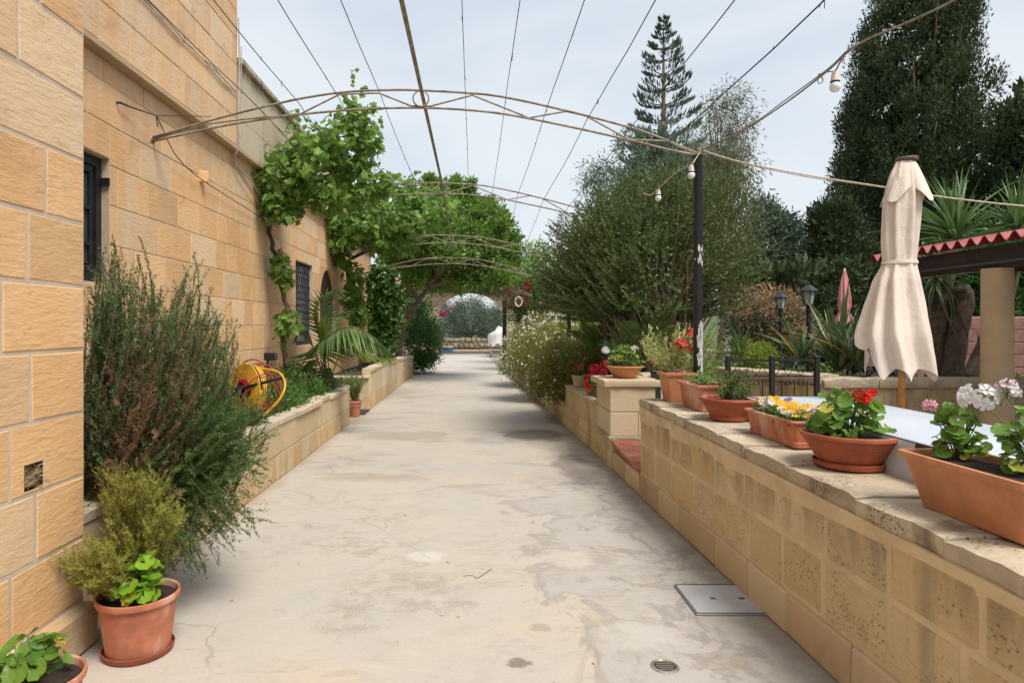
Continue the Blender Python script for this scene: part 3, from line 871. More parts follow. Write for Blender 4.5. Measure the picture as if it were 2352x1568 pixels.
# the mortar stands almost flush and is smeared over the joints
backing(gw, O0, (U.x, U.y), [(W0, W1, 0, .70)], .40, M['mortar_garden'], side=-1, recess=.001)
block_wall(gw, O0, (U.x, U.y), [(.205, .475), (.475, .735)], W0, W1, (.34, .52), M['stone_garden'], gap=.034, proud=.0045, side=-1, thick=.06, ch=.006, jitter=.003)
s = W0
while s < W1 - .02:
    e = min(s + random.uniform(.42, .66), W1)
    c = Vector(O0) + Vector((U.x, U.y, 0)) * ((s + e) / 2); n = Vector((-U.y, U.x, 0))
    block_obj(gw, 'plinth_slab', (c.x + n.x * .012 - n.x * .03, c.y, .1), e - s - .006, .075, .2, RZ, M['plinth'], .01)
    s = e
def coping_stone(root, c, L, T, H, rz, mat, rough=.012, name='coping_stone'):
    """A thick worn slab: subdivided top and front edge, knocked about."""
    nu, nv = max(3, int(L / .07)), max(3, int(T / .07))
    V = []; F = []
    def id_(i, j): return j * (nu + 1) + i
    for j in range(nv + 1):
        for i in range(nu + 1):
            x = -L / 2 + L * i / nu; y = -T / 2 + T * j / nv; z = H / 2 + random.uniform(-.5, .5) * rough * .6
            if j in (0, nv): y += random.uniform(-1, .35) * rough * (1 if j else -1); z -= random.uniform(.1, 1.0) * rough
            if i in (0, nu): z -= random.uniform(.2, .6) * rough
            V.append((x, y, z))
    base = len(V)
    per = [id_(i, 0) for i in range(nu + 1)] + [id_(nu, j) for j in range(1, nv + 1)] + [id_(i, nv) for i in range(nu - 1, -1, -1)] + [id_(0, j) for j in range(nv - 1, 0, -1)]
    for lev, zz in ((0, 0.02), (1, -H / 2)):
        for k in per:
            x, y, z = V[k]
            jx = random.uniform(-1, 1) * rough * (.5 if lev == 0 else .2)
            V.append((x, y + (1 if y > 0 else -1) * (jx + (rough * .5 if lev == 0 else -rough * .3)), zz * (1 if lev else H) + (random.uniform(-.3, .3) * rough if lev == 0 else 0)))
    for j in range(nv):
        for i in range(nu):
            F.append((id_(i, j), id_(i + 1, j), id_(i + 1, j + 1), id_(i, j + 1)))
    n = len(per)
    for k in range(n):
        l = (k + 1) % n
        F.append((per[k], base + k, base + l, per[l]))
        F.append((base + k, base + n + k, base + n + l, base + l))
    me = np_mesh(name, V, F, mat, True)
    me.set_sharp_from_angle(angle=R_(42))
    o = bpy.data.objects.new(name, me)
    o.location = Vector(c) - ORG[root.name]
    o.rotation_euler = (0, 0, rz)
    return link(o, root)
s = W0
while s < W1 - .02:
    e = min(s + random.uniform(.36, .6), W1 + .03)
    if W1 - e < .25: e = W1 + .03
    m_ = (s + e) / 2
    c = Vector(O0) + Vector((U.x, U.y, 0)) * m_ + Vector((U.y, -U.x, 0)) * (.19)
    coping_stone(gw, (c.x + .030, c.y, topz(m_) - .038), e - s - .002, .45, .076, RZ, M['coping'], .008)
    s = e
# mortar fillet under the coping
mb = MB()
for k in range(int(W0 * 10), int(W1 * 10)):
    a = k / 10; 
    for q in (0,):
        p0 = Vector(O0) + Vector((U.x, U.y, 0)) * a; p1 = Vector(O0) + Vector((U.x, U.y, 0)) * (a + .1)
        n = Vector((-U.y, U.x, 0))
        h0, h1 = topz(a) - .074, topz(a + .1) - .074
        mb.add([p0 + n * .003 + Vector((0, 0, .66)), p1 + n * .003 + Vector((0, 0, .66)), p1 + n * .012 + Vector((0, 0, h1)), p0 + n * .012 + Vector((0, 0, h0)),
                p0 - n * .2 + Vector((0, 0, .66)), p1 - n * .2 + Vector((0, 0, .66)), p1 - n * .2 + Vector((0, 0, h1)), p0 - n * .2 + Vector((0, 0, h0))],
               [(0, 1, 2, 3), (4, 7, 6, 5), (3, 2, 6, 7)])
mb.build('mortar_fillet', M['mortar_garden'], gw)

# kerb below the gate, the step with its red tile
kb = thing('kerb_wall', (RX(15), 15, 0), 'low limestone kerb running beside the path below the daisy bushes', 'kerb')
backing(kb, O0, (U.x, U.y), [(6.85, 26, 0, .30), (5.805, 6.849, 0, .19)], .30, M['mortar_garden'], side=-1)
block_wall(kb, O0, (U.x, U.y), [(0, .195)], 5.81, 6.85, (.4, .5), M['stone_garden'], gap=.008, proud=.004, side=-1, thick=.05)
block_wall(kb, O0, (U.x, U.y), [(0, .155), (.155, .305)], 6.86, 24, (.5, .85), M['stone_garden'], gap=.008, proud=.004, side=-1, thick=.05, stuff_after=18)
q = 9.9
while q < 24:
    e = q + random.uniform(.6, .9)
    c = Vector(O0) + Vector((U.x, U.y, 0)) * ((q + e) / 2) + Vector((U.y, -U.x, 0)) * .11
    coping_stone(kb, (c.x, c.y, .325), e - q - .005, .26, .05, RZ, M['coping'], .008)
    q = e
st = thing('step', (1.7, 6.3, 0), 'red tiled step at the garden gate between the wall end and the pillar', 'step')
V = []
for (y, z) in ((5.815, .235), (6.83, .312)):
    V += [(RX(y) - .018, y, z), (2.15, y, z)]
for (y, z) in ((5.815, .205), (6.83, .28)):
    V += [(RX(y) - .018, y, z), (2.15, y, z)]
MB().add(V, [(0, 1, 3, 2), (4, 6, 7, 5), (0, 4, 5, 1), (2, 3, 7, 6), (0, 2, 6, 4), (1, 5, 7, 3)]).build('red_tile', M['tile_red'], st)
MB().box(RX(6) + .02, 2.1, 5.83, 6.83, 0, .20).build('riser', M['mortar_garden'], st)

# gate pillar with its cap, low wall beyond
px0, px1, py0, py1 = RX(6.9) - .02, RX(6.9) + .46, 6.88, 7.64
gp = thing('gate_pillar', ((px0 + px1) / 2, (py0 + py1) / 2, .3), 'square pale limestone pillar at the gate with a flat cap under a bowl of geraniums', 'pillar')
for i, (z0, z1) in enumerate(((.345, .60), (.60, .868))):
    cutx = px0 + (.30 if i == 0 else .48)
    MB().cbox(((px0 + cutx) / 2, (py0 + py1) / 2, (z0 + z1) / 2), (cutx - px0 - .004, py1 - py0, z1 - z0 - .005), .006).build('stone_block', M['stone_pillar'], gp)
    if i == 0: MB().cbox(((cutx + px1) / 2, (py0 + py1) / 2, (z0 + z1) / 2), (px1 - cutx - .004, py1 - py0 - .01, z1 - z0 - .005), .006).build('stone_block', M['stone_pillar'], gp)
MB().box(px0 + .015, px1 - .015, py0 + .015, py1 - .015, .0, .868).build('mortar', M['mortar_garden'], gp)
coping_stone(gp, ((px0 + px1) / 2, (py0 + py1) / 2, .902), .60, .82, .066, 0, M['stone_pillar'], .008, 'cap')
coping_stone(gp, ((px0 + px1) / 2 + .05, (py0 + py1) / 2, .328), .62, .86, .04, 0, M['coping'], .008, 'base_slab')
lw = thing('low_wall', (RX(8.7) + .15, 8.7, 0), 'low limestone wall stepping down from the gate pillar, carrying two small pots', 'garden wall')
backing(lw, O0, (U.x, U.y), [(7.66, 9.82, .29, .60)], .30, M['mortar_garden'], side=-1)
block_wall(lw, O0, (U.x, U.y), [(.305, .61)], 7.66, 9.82, (.35, .6), M['stone_garden'], gap=.008, proud=.004, side=-1, thick=.06)
MB().cbox((RX(9.82) + .16, 9.825, .45), (.31, .012, .30), .003).build('end_slab', M['stone_garden'], lw)
q = 7.66
while q < 9.8:
    e = min(q + random.uniform(.5, .75), 9.84)
    c = Vector(O0) + Vector((U.x, U.y, 0)) * ((q + e) / 2) + Vector((U.y, -U.x, 0)) * .15
    coping_stone(lw, (c.x, c.y, .613), e - q - .005, .33, .026, RZ, M['stone_pillar'], .004)
    q = e
# second pier, half hidden behind the step
p2 = thing('gate_pier', (2.20, 7.6, .3), 'squat limestone pier behind the step, mostly hidden by the square orange planter', 'pillar')
MB().cbox((2.28, 7.7, .59), (.60, .4, .56), .01).build('stone_block', M['stone_pillar'], p2)
coping_stone(p2, (2.28, 7.7, .91), .68, .5, .09, 0, M['coping'], .012, 'cap')
gpz = thing('gate_post', (2.02, 7.25, .3), 'dark green square iron gate post between pillar and pier', 'post')
MB().cbox((2.02, 7.25, .64), (.095, .095, .70), .008).build('shaft', plain_mat('dark green paint', (.012, .03, .018), .5, .1, 8), gpz)
MB().cbox((2.02, 7.25, 1.0), (.11, .11, .03), .008).build('cap', M['black_metal'], gpz)

# ------------------------------------------------------------------ patio wall at the back
pw = thing('patio_wall', (5, 7.05, .3), 'low limestone patio wall with worn coping behind the cream parasol', 'garden wall')
def low_back_wall(a, b, z0, z1):
    a = Vector(a); b = Vector(b); u = (b - a); Ls = u.length; u.normalize()
    O = (a.x, a.y, 0)
    backing(pw, O, (u.x, u.y), [(0, Ls, z0, z1 - .1)], .26, M['mortar_garden'])
    block_wall(pw, O, (u.x, u.y), [(z0, z0 + .27), (z0 + .27, z1 - .105)], 0, Ls, (.35, .6), M['stone_garden'], gap=.014, proud=.004)
    s = 0
    while s < Ls - .02:
        e = min(s + random.uniform(.35, .6), Ls)
        if Ls - e < .2: e = Ls
        c = a + u * ((s + e) / 2) + Vector((-u.y, u.x)) * .13
        coping_stone(pw, (c.x, c.y, z1 - .05), e - s - .004, .34, .095, math.atan2(u.y, u.x), M['coping'], .016)
        s = e
low_back_wall((3.66, 6.85), (9.0, 6.85), .3, .96)
low_back_wall((2.75, 8.6), (3.655, 6.86), .3, 1.0)

# ------------------------------------------------------------------ far archway wall
aw = thing('archway_wall', (0, 34, 0), 'far limestone wall with a wide low archway over the end of the path', 'archway')
AX, AH, ASP, ATOP = -.18, 1.66, 2.05, 3.24
def arch_z(x):
    tt = max(-1, min(1, (x - AX) / AH)); return ASP + (ATOP - ASP) * math.sqrt(1 - tt * tt)
MB().box(-9, AX - AH, 33.96, 34.5, 0, 4.1).build('mortar', M['mortar'], aw)
MB().box(AX + AH, 8, 33.96, 34.5, 0, 4.1).build('mortar', M['mortar'], aw)
poly = [(-AH, ATOP + 1 - ASP)] + [(AH * math.cos(a) , (ATOP - ASP) * math.sin(a)) for a in np.linspace(PI, 0, 24)] + [(AH, ATOP + 1 - ASP)]
MB().prism(poly, (AX, 33.955, ASP), (1, 0, 0), (0, 0, 1), (0, .5, 0)).build('spandrel', M['stone_far'], aw)
for sg in (-1, 1):
    x0, x1 = (-9, AX - AH - .02) if sg < 0 else (AX + AH + .02, 8)
    block_wall(aw, (0, 33.95, 0), (1, 0), [(.3 * k, .3 * k + .3) for k in range(13)], x0, x1, (.45, .8), M['stone_far'], gap=.014, maxn=120, proud=.01)
for k in range(19):                                           # voussoirs of the arch
    a = PI * (k + .5) / 19
    c = (AX + (AH + .13) * math.cos(a), 33.94, ASP + (ATOP - ASP + .13) * math.sin(a))
    V, F = chamfer_box(.115, .05, .13, .01)
    o = bpy.data.objects.new('voussoir', np_mesh('voussoir', V, F, M['stone_far']))
    nx, nz_ = math.cos(a) / AH, math.sin(a) / (ATOP - ASP)
    o.rotation_euler = (0, -math.atan2(nz_, nx) + PI / 2, 0); o.location = Vector(c) - ORG[aw.name]
    link(o, aw)
# beyond the arch: pale ledge, rubble wall
lg = thing('stone_ledge', (0, 40, 0), 'pale stone ledge across the end of the path beyond the archway', 'ledge')
for k in range(16):
    block_obj(lg, 'ledge_block', (-6 + k * 1.4, 38.2 + .02 * (k % 3), .07), 1.39, .5, .16, 0, M['coping'], .03)
rw = thing('rubble_wall', (0, 44, 0), 'low rough rubble wall under the olive trees beyond the archway', 'garden wall')
for k in range(60):
    for j in range(2):
        block_obj(rw, 'rubble_stone', (-9 + k * .34 + .12 * j, 41 + random.uniform(-.05, .05), .30 + .34 * j), random.uniform(.22, .40), .4, random.uniform(.24, .36), random.uniform(-.3, .3), M['rubble'], .07)

# ------------------------------------------------------------------ tiled shelter on the right
sl = thing('shelter', (5.05, 6.3, .3), 'open shelter with a red corrugated roof on a round beige column', 'shelter')
EX = 4.84
Y0, Y1 = 2.4, 7.95
def roof_z(x): return 2.325 + (x - EX) * .16
for i in range(6):                                             # overlapping corrugated sheets
    a = Y0 + (Y1 - Y0) * i / 6 - .03; b = Y0 + (Y1 - Y0) * (i + 1) / 6 + .03
    ny = 40; V = []; F = []
    for lev in (0, 1):
        for xi, x in enumerate((EX, 5.6, 6.6, 7.8)):
            for k in range(ny + 1):
                y = a + (b - a) * k / ny
                V.append((x, y, roof_z(x) + .040 * math.cos(2 * PI * y / .172) + .003 * (i % 2) - .012 * lev))
    q = ny + 1
    for xi in range(3):
        for k in range(ny):
            F.append((xi * q + k, (xi + 1) * q + k, (xi + 1) * q + k + 1, xi * q + k + 1))
            F.append((4 * q + xi * q + k, 4 * q + xi * q + k + 1, 4 * q + (xi + 1) * q + k + 1, 4 * q + (xi + 1) * q + k))
    for k in range(ny):
        F.append((k, k + 1, 4 * q + k + 1, 4 * q + k))
    MB().add(V, F).build('corrugated_sheet', M['roof_red'], sl, smooth=False, auto=40)
MB().box(EX + .10, EX + .16, Y0, Y1 - .03, 2.13, 2.265).build('fascia_beam', M['beam_dark'], sl)
MB().box(EX + .165, 7.8, Y0, Y1 - .1, 2.2, 2.215).build('roof_shade_sheet', M['beam_dark'], sl)  # added dark sheet; its colour stands in for shade under the red roof
MB().box(EX + .08, EX + .18, Y0, Y1 - .1, 2.05, 2.128).build('beam', M['beam_dark'], sl)
for y in np.arange(Y0 + .3, Y1, .9):
    MB().box(EX + .17, 7.8, y, y + .07, 2.11, 2.198).build('rafter', M['beam_dark'], sl)
cxx, cyy = 4.97, 6.2
MB().lathe([(.130, .30), (.129, 1.2), (.126, 2.02), (.126, 2.05)], (cxx, cyy, 0), 40).build('column', M['column'], sl, auto=40)
MB().lathe([(.165, .30), (.160, 2.05)], (8.0, 6.2, 0), 24).build('column', M['column'], sl, auto=40)
MB().tube([(EX + .05, Y0, 2.10), (EX + .05, 7.9, 2.10)], .012, 6).build('conduit', M['grey_lamp'], sl)
# pink block wall behind
pb = thing('pink_block_wall', (8.8, 10.5, .25), 'pink painted block wall behind the yucca trunks', 'wall')
block_wall(pb, (6.9, 10.4, 0), (1, 0), [(.25 + .2 * k, .45 + .2 * k) for k in range(7)], 0, 5.2, (.36, .42), M['pink_block'], gap=.016, proud=.008)
backing(pb, (6.9, 10.4, 0), (1, 0), [(0, 5.2, .2, 1.66)], .2, plain_mat('pale pointing', (.45, .30, .26), .9))
# ================================================================== pergola, wires, bulbs
pg = thing('pergola', (-.4, 14, 0), 'rusty tube pergola of shallow arches on dark posts spanning the path', 'pergola')
k5 = 5.5 / FOC
def XZ(pts): return [((x - VPX) * k5, CAMZ + (VPY - y) * k5) for x, y in pts]
TOPC = XZ([(350, 316), (480, 278), (600, 247), (700, 225), (800, 211), (900, 207), (967, 208), (1060, 213), (1150, 222), (1290, 252), (1440, 291), (1520, 318), (1606, 354)])
BOTC = XZ([(350, 325), (470, 298), (560, 281), (650, 268), (740, 258), (850, 250), (967, 248), (1060, 252), (1170, 264), (1345, 299), (1470, 328), (1540, 345), (1606, 358)])
ZIG = XZ([(352, 320), (470, 286), (560, 274), (690, 262), (780, 217), (870, 214), (945, 244), (990, 244), (1085, 219), (1215, 271), (1300, 256), (1345, 266), (1445, 321), (1530, 324), (1602, 356)])
def top_z(X):
    xs = [p[0] for p in TOPC]; return float(np.interp(X, xs, [p[1] for p in TOPC]))
ARCHES = [(5.5, 0.0, 0), (9.04, 0.0, 0), (12.5, -.24, 0), (16.0, -.30, -.05), (19.5, -.52, -.15), (23.0, -.85, -.3)]
for i, (d, dz, dx) in enumerate(ARCHES):
    mb = MB()
    for ch, r in ((TOPC, .0095), (BOTC, .0095), (ZIG, .0075)):
        pts = [(x + dx, d, z + dz) for x, z in ch]
        if ch is not ZIG: pts = smooth_path(pts, 3)
        mb.tube(pts, r, 6)
    cx, cz = (967 - VPX) * k5 + dx, CAMZ + (VPY - 228) * k5 + dz
    mb.tube([(cx + .066 * math.cos(a), d - .012, cz + .066 * math.sin(a)) for a in np.linspace(0, 2 * PI, 20)[:-1]], .0065, 5, closed=True)
    if i == 0: mb.box((350 - VPX) * k5 - .015, (350 - VPX) * k5 + .004, d - .03, d + .03, 3.045, 3.11)
    mb.build('arch', M['galv'], pg, smooth=True)
pts = [(-.44, .4, 3.50)] + [(-.44 + dx, d, CAMZ + (VPY - 209) * k5 + dz) for d, dz, dx in ARCHES[:4]]
mb = MB().tube(pts, .0165, 8)
mb.build('ridge_pole', M['galv'], pg, smooth=True)
posts = [(1.89, 5.5, .3, 2.94, .0275), (1.87, 9.1, .25, 2.94, .0275), (1.87, 12.8, .25, 2.7, .0275), (1.86, 16.6, .25, 2.6, .0275), (1.86, 20.0, .25, 2.58, .05), (1.06, 22.5, 0, 2.42, .075)]
for i, (x, d, z0, z1, r) in enumerate(posts):
    r2 = .0375 if i < 5 else r
    mb = MB().lathe([(r2, z0), (r2, z1 - .02), (r2 * 1.02, z1 - .018), (r2 * 1.02, z1)], (x, d, 0), 20)
    po = mb.build('post', M['post_paint'], pg, auto=40)
    if i == 0:
        MB().box(x - .06, x + .06, d - .03, d + .03, z1, z1 + .012).build('top_plate', M['galv'], po)
        mbp = MB()                                              # flaked paint: thin shells on the post
        for k in range(105):
            a0 = R_(-90 + random.gauss(35, 26)); z = random.uniform(1.12, 1.53) if k < 96 else random.uniform(2.0, 2.16)
            wz = random.uniform(.012, .06); wa = random.uniform(.12, .36); rr = r2 + .0012 + .00012 * (k % 12)
            n_ = 6; V = []
            for j in range(n_):
                a = 2 * PI * j / n_; q = random.uniform(.6, 1.1)
                an = a0 + wa * math.cos(a) * q
                V.append((x + rr * math.cos(an), d + rr * math.sin(an), z + wz * math.sin(a) * q))
            mbp.add(V, [tuple(range(n_))])
        mbp.build('peeling_paint', M['peeled'], po, kind='stuff')
# wires along the pergola
for x0, zo in ((350, 0), (500, 0), (645, 0), (785, 0), (1060, 0), (1195, 0), (1340, 0), (1500, 0), (1680, 0), (1880, 0)):
    ratio = (x0 - VPX) / 750.0
    lo = None
    for X in np.linspace(-2.65, 1.85, 451):
        f = X - ratio * (top_z(X) - CAMZ)
        if lo is None or abs(f) < lo[0]: lo = (abs(f), X)
    X = lo[1]; z = top_z(X)
    pts = []
    for d in np.arange(.6, 23.2, .5):
        dz = float(np.interp(d, [a[0] for a in ARCHES], [a[1] for a in ARCHES]))
        seg = ((d - 2.0) % 3.5) / 3.5
        pts.append((X + random.uniform(-.002, .002), d, z + .008 + dz - .035 * 4 * seg * (1 - seg) + random.uniform(-.003, .003)))
    mb = MB().tube(pts, .0032 if x0 != 1880 else .004, 4)
    for _ in range(14):                                         # dried tendrils twisted on the wire
        p = Vector(random.choice(pts[4:26])); 
        q = [p + Vector((random.uniform(-.012, .012), random.uniform(-.05, .05), random.uniform(-.03, .02))) * k for k in (0, .5, 1)]
        mb.tube(q, .0022, 3)
    mb.build('wire', M['wire'], pg)
# turnbuckle wire from a hook in the house wall
mb = MB()
h0 = P(255, 236, 4.95); h0.x = -2.70
h1 = P(342, 266, 5.35); h1.x = -2.60
mb.tube([h0 - Vector((.03, 0, 0)), h0 + Vector((.02, 0, 0)), h0.lerp(h1, .3), h0.lerp(h1, .6), h1], [.008, .010, .007, .006, .004], 5)
mb.tube(smooth_path([h1, P(440, 267, 5.42), P(485, 268, 5.5)], 4), .0035, 4)
mb.tube(smooth_path([h1, Vector((-2.66, 6.0, 2.98)), Vector((-2.67, 7.4, 2.90)), Vector((-2.68, 9.0, 2.86))], 4), .0045, 4)
mb.tube([h1, h1 + Vector((0, .01, -.05)), h1 + Vector((.006, .02, -.085))], .005, 4)
mb.build('anchor_wire', M['wire'], pg)

def bulb_light(loc, s, parent_label, tilt=0.0):
    r = thing('bulb', loc, parent_label, 'light bulb', 'bulbs on the garden light string')
    x, y, z = loc
    MB().lathe([(.004, 0), (.013, -.004), (.017, -.02), (.021, -.05), (.0215, -.052), (.021, -.056)], (x, y, z), 16).build('socket', M['white_plastic'], r, auto=50)
    MB().lathe([(.0225, -.052), (.0225, -.058)], (x, y, z), 16).build('collar', M['black_metal'], r)
    MB().lathe([(.016, -.057), (.024, -.066), (.0262, -.078), (.024, -.092), (.016, -.102), (.004, -.107)], (x, y, z), 16).build('globe', M['glass_bulb'], r, smooth=True)
    r.scale = (s, s, s)
    return r
lt = thing('light_string', (1.9, 5.4, 2.95), 'slack string-light cable tied to the top of the front post', 'light string')
ptop = Vector((1.90, 5.45, 2.97))
b1 = P(1918, 163, 3.25)
mb = MB().tube(smooth_path([P(2240, -40, 2.2), P(2190, 2, 2.4), P(2085, 52, 2.7), P(1990, 92, 3.0), P(1945, 122, 3.15), P(1895, 168, 3.35), P(1800, 240, 4.0), P(1700, 305, 4.9), ptop], 8), .0052, 5)
mb.tube(smooth_path([P(1985, 96, 3.0), P(1945, 118, 3.15), P(1900, 160, 3.35), P(1800, 233, 4.0), P(1720, 290, 4.8), ptop], 6), .0035, 4)
mb.tube(smooth_path([P(1940, 128, 3.15), P(1928, 146, 3.2), b1, P(1898, 166, 3.3), P(1880, 172, 3.35)], 6), .0036, 4)
mb.tube(smooth_path([P(1885, 170, 3.35), P(1890, 186, 3.35), P(1881, 192, 3.35), P(1876, 178, 3.35)], 4), .003, 4)
mb.tube(smooth_path([P(1950, 106, 3.15), P(1947, 116, 3.15), P(1940, 121, 3.15), P(1956, 112, 3.15)], 4), .004, 4)
mb.build('cable', plain_mat('grey weathered flex', (.26, .22, .17), .8, .2, 20), lt, smooth=True)
mb = MB().tube(smooth_path([ptop, P(1700, 372, 5.2), P(1850, 402, 5.0), P(2030, 430, 4.75), P(2125, 447, 4.6), P(2240, 462, 4.5), P(2370, 475, 4.4), P(2600, 492, 4.2)], 6), .0062, 5)
mb.tube(smooth_path([ptop, P(1702, 375, 5.2), P(1850, 406, 5.0), P(1960, 421, 4.85), P(2030, 431, 4.75)], 6), .004, 4)
mb.build('rope', M['cable_rope'], lt, smooth=True)
b2, b3 = P(1588, 378, 5.35), P(1512, 434, 6.3)
mb = MB().tube(smooth_path([ptop, P(1597, 366, 5.4), b2, P(1560, 392, 5.7), P(1535, 412, 6.0), b3, P(1495, 448, 6.4), P(1478, 444, 6.5)], 5), .0048, 5)
for k in range(7):
    a = random.uniform(0, 6.28)
    mb.tube(smooth_path([ptop + Vector((0, 0, -.02)), ptop + Vector((.05 * math.cos(a), .03 * math.sin(a), random.uniform(-.06, .05))), ptop + Vector((.06 * math.cos(a + 1), .03, random.uniform(-.08, .03)))], 4), .003, 4)
mb.build('tail_cable', M['cable_rope'], lt, smooth=True)
bulb_light(b1, 1.0, 'unlit frosted bulb hanging alone from the loose cable against open sky')
bulb_light(b2, 1.12, 'unlit bulb in a pale socket hanging right beside the dark front post')
bulb_light(b3, 1.12, 'unlit bulb in a pale socket hanging in front of the big green bush')

# ================================================================== pots
def ring(c, r, z, n=40): return [(c[0] + r * math.cos(2 * PI * k / n), c[1] + r * math.sin(2 * PI * k / n), z) for k in range(n)]
def rrect(c, hx, hy, z, cr, rz=0.0, n=5):
    P_ = []
    for (sx, sy, a0) in ((1, 1, 0), (-1, 1, PI / 2), (-1, -1, PI), (1, -1, 3 * PI / 2)):
        for k in range(n):
            a = a0 + PI / 2 * k / (n - 1)
            P_.append((sx * (hx - cr) + cr * math.cos(a), sy * (hy - cr) + cr * math.sin(a)))
    ca, sa = math.cos(rz), math.sin(rz)
    return [(c[0] + x * ca - y * sa, c[1] + x * sa + y * ca, z) for x, y in P_]

def round_pot(name, loc, r0, r1, h, label, mat, rim=.03, saucer=None, saucer_mat=None, group=None, ridges=0, soil_drop=.03, band=True):
    o = thing(name, loc, label, 'flower pot', group)
    x, y, z = loc; z += .012 if saucer else 0
    zr = h - rim
    prof = [(r0 * .9, 0), (r0, .004)]
    if ridges:
        for k in range(ridges * 2 + 1):
            f = k / (ridges * 2)
            prof.append((r0 + (r1 * .96 - r0) * f + (.0022 if k % 2 else -.001), .01 + (zr - .012) * f))
    else:
        for f in (.1, .5, .8): prof.append((r0 + (r1 * .93 - r0) * f, zr * f))
        if band: prof += [(r1 * .90, zr * .80 + .004), (r1 * .905, zr * .97)]
    prof += [(r1 * .95, zr), (r1, zr + rim * .15), (r1 * 1.012, zr + rim * .55), (r1, h - .003), (r1 * .97, h), (r1 * .93, h - .006), (r1 * .90, h - soil_drop - .01)]
    MB().lathe(prof, (x, y, z), 44, True, False).build('body', mat, o, auto=35)
    MB().loft([ring((x, y), r1 * .91, z + h - soil_drop), ring((x, y), r1 * .4, z + h - soil_drop + .012), ring((x, y), .005, z + h - soil_drop + .015)], False, True).build('soil', M['soil'], o)
    if saucer:
        MB().lathe([(saucer * .88, 0), (saucer * .95, .006), (saucer, .03), (saucer * .97, .032), (saucer * .93, .012), (.02, .011)], loc, 44, True, False).build('saucer', saucer_mat or M['saucer'], o, auto=35)
    return o
def trough(name, loc, rz, hx, hy, h, taper, label, mat, rim=.022, group=None, band=False, cr=.025, saucer=False):
    o = thing(name, loc, label, 'planter box', group)
    x, y, z = loc; c = (x, y)
    b = lambda f: (hx - taper * (1 - f), hy - taper * (1 - f))
    R = lambda f, zz, ex=0.0: rrect(c, b(f)[0] + ex, b(f)[1] + ex, z + zz, cr, rz)
    rings = [R(0, 0, -.008), R(0, .006)]
    if band: rings += [R(.2, h * .2), R(.2, h * .2 + .004, -.004)]
    rings += [R(.5, h * .5, -.002), R(.9, h - rim - .002, -.004), R(.92, h - rim, .006), R(1, h - rim * .6, .010), R(1, h - .003, .009), R(1, h, .002), R(1, h - .002, -.008), R(.9, h - .04, -.012)]
    MB().loft(rings, True, False).build('body', mat, o, auto=35)
    MB().loft([R(.9, h - .032, -.012), rrect(c, hx * .5, hy * .6, z + h - .018, .02, rz)], False, True).build('soil', M['soil'], o)
    return o

GP = 'terracotta planters along the garden wall'
round_pot('flower_pot', (-1.55, 3.02, 0), .135, .178, .265, 'large round terracotta pot on the path at the foot of the rosemary', M['terracotta'], rim=.032, saucer=.155)
round_pot('flower_pot', (-1.535, 2.30, 0), .125, .150, .265, 'terracotta pot cut off at the bottom corner beside the wall plinth', M['terracotta'], rim=.03, saucer=.145)
ph = P(815, 932, 10.9); ph.z = 0
round_pot('flower_pot', (ph.x, ph.y, 0), .075, .115, .27, 'small old terracotta pot with chalky patches standing in the gap between planters', M['terracotta'], rim=.05)

BX = lambda d: RX(d) + .25
trough('planter_box', (BX(2.3) + .01, 2.30, topz(2.30)), R_(90) + RZ - R_(90), .29, .135, .215, .05, 'largest orange planter box at the near end of the wall, with pale pink geraniums', M['terracotta_pale'], rim=.03, group=GP)
round_pot('flower_pot', (1.835, 3.19, topz(3.19)), .135, .218, .155, 'wide ribbed terracotta bowl with a saucer, holding the bright red geranium', M['terracotta_red'], rim=.026, saucer=.165, saucer_mat=M['terracotta_red'], group=GP, ridges=9)
trough('planter_box', (1.835, 3.85, topz(3.85)), RZ + R_(0), .30, .105, .155, .018, 'low terracotta planter box of yellow and white pansies', M['terracotta'], rim=.02, group=GP, band=True)
round_pot('flower_pot', (1.80, 4.60, topz(4.6)), .125, .195, .145, 'wide ribbed terracotta bowl on the wall with a small leafy shrub', M['terracotta_red'], rim=.024, saucer=.135, saucer_mat=M['terracotta_red'], group=GP, ridges=9)
trough('planter_box', (1.80, 5.13, topz(5.13)), RZ, .235, .12, .205, .03, 'plain terracotta planter box between the shrub bowl and the square planter', M['terracotta'], rim=.028, group=GP)
trough('planter_box', (1.74, 5.58, topz(5.58)), RZ, .125, .135, .25, .035, 'tall square pale orange planter at the far end of the wall', M['terracotta_pale'], rim=.03, group=GP)
round_pot('flower_pot', (1.67, 7.22, .936), .115, .205, .135, 'smooth orange bowl on the pillar cap with white geraniums', M['terracotta_pale'], rim=.022, saucer=None)
pb_ = P(1352, 906, 8.35)
round_pot('flower_pot', (1.50, 8.35, .628), .055, .085, .15, 'small dark terracotta pot with red geraniums on the low wall', M['terracotta_red'], rim=.03)
round_pot('flower_pot', (1.54, 9.45, .628), .085, .125, .17, 'cream round-bellied pot at the far end of the low wall', M['cream_pot'], rim=.02, band=False)
wb = thing('stone_cube', (1.60, 8.85, .628), 'pale squared stone block standing on the low wall between two pots', 'stone block')
MB().cbox((1.60, 8.85, .715), (.13, .20, .17), .01).build('block', M['stone_pillar'], wb)
SMALL_BACK = thing('flower_pot', (2.05, 6.35, .3), 'round orange pot behind the front post, almost hidden by leaves', 'flower pot')
MB().lathe([(.11, .55), (.16, .86), (.175, .87), (.175, .90), (.16, .90)], (2.12, 6.2, 0), 30, True, False).build('body', M['terracotta_pale'], SMALL_BACK, auto=40)
MB().box(2.0, 2.24, 6.08, 6.32, .3, .55).build('stand', M['stone_pillar'], SMALL_BACK)

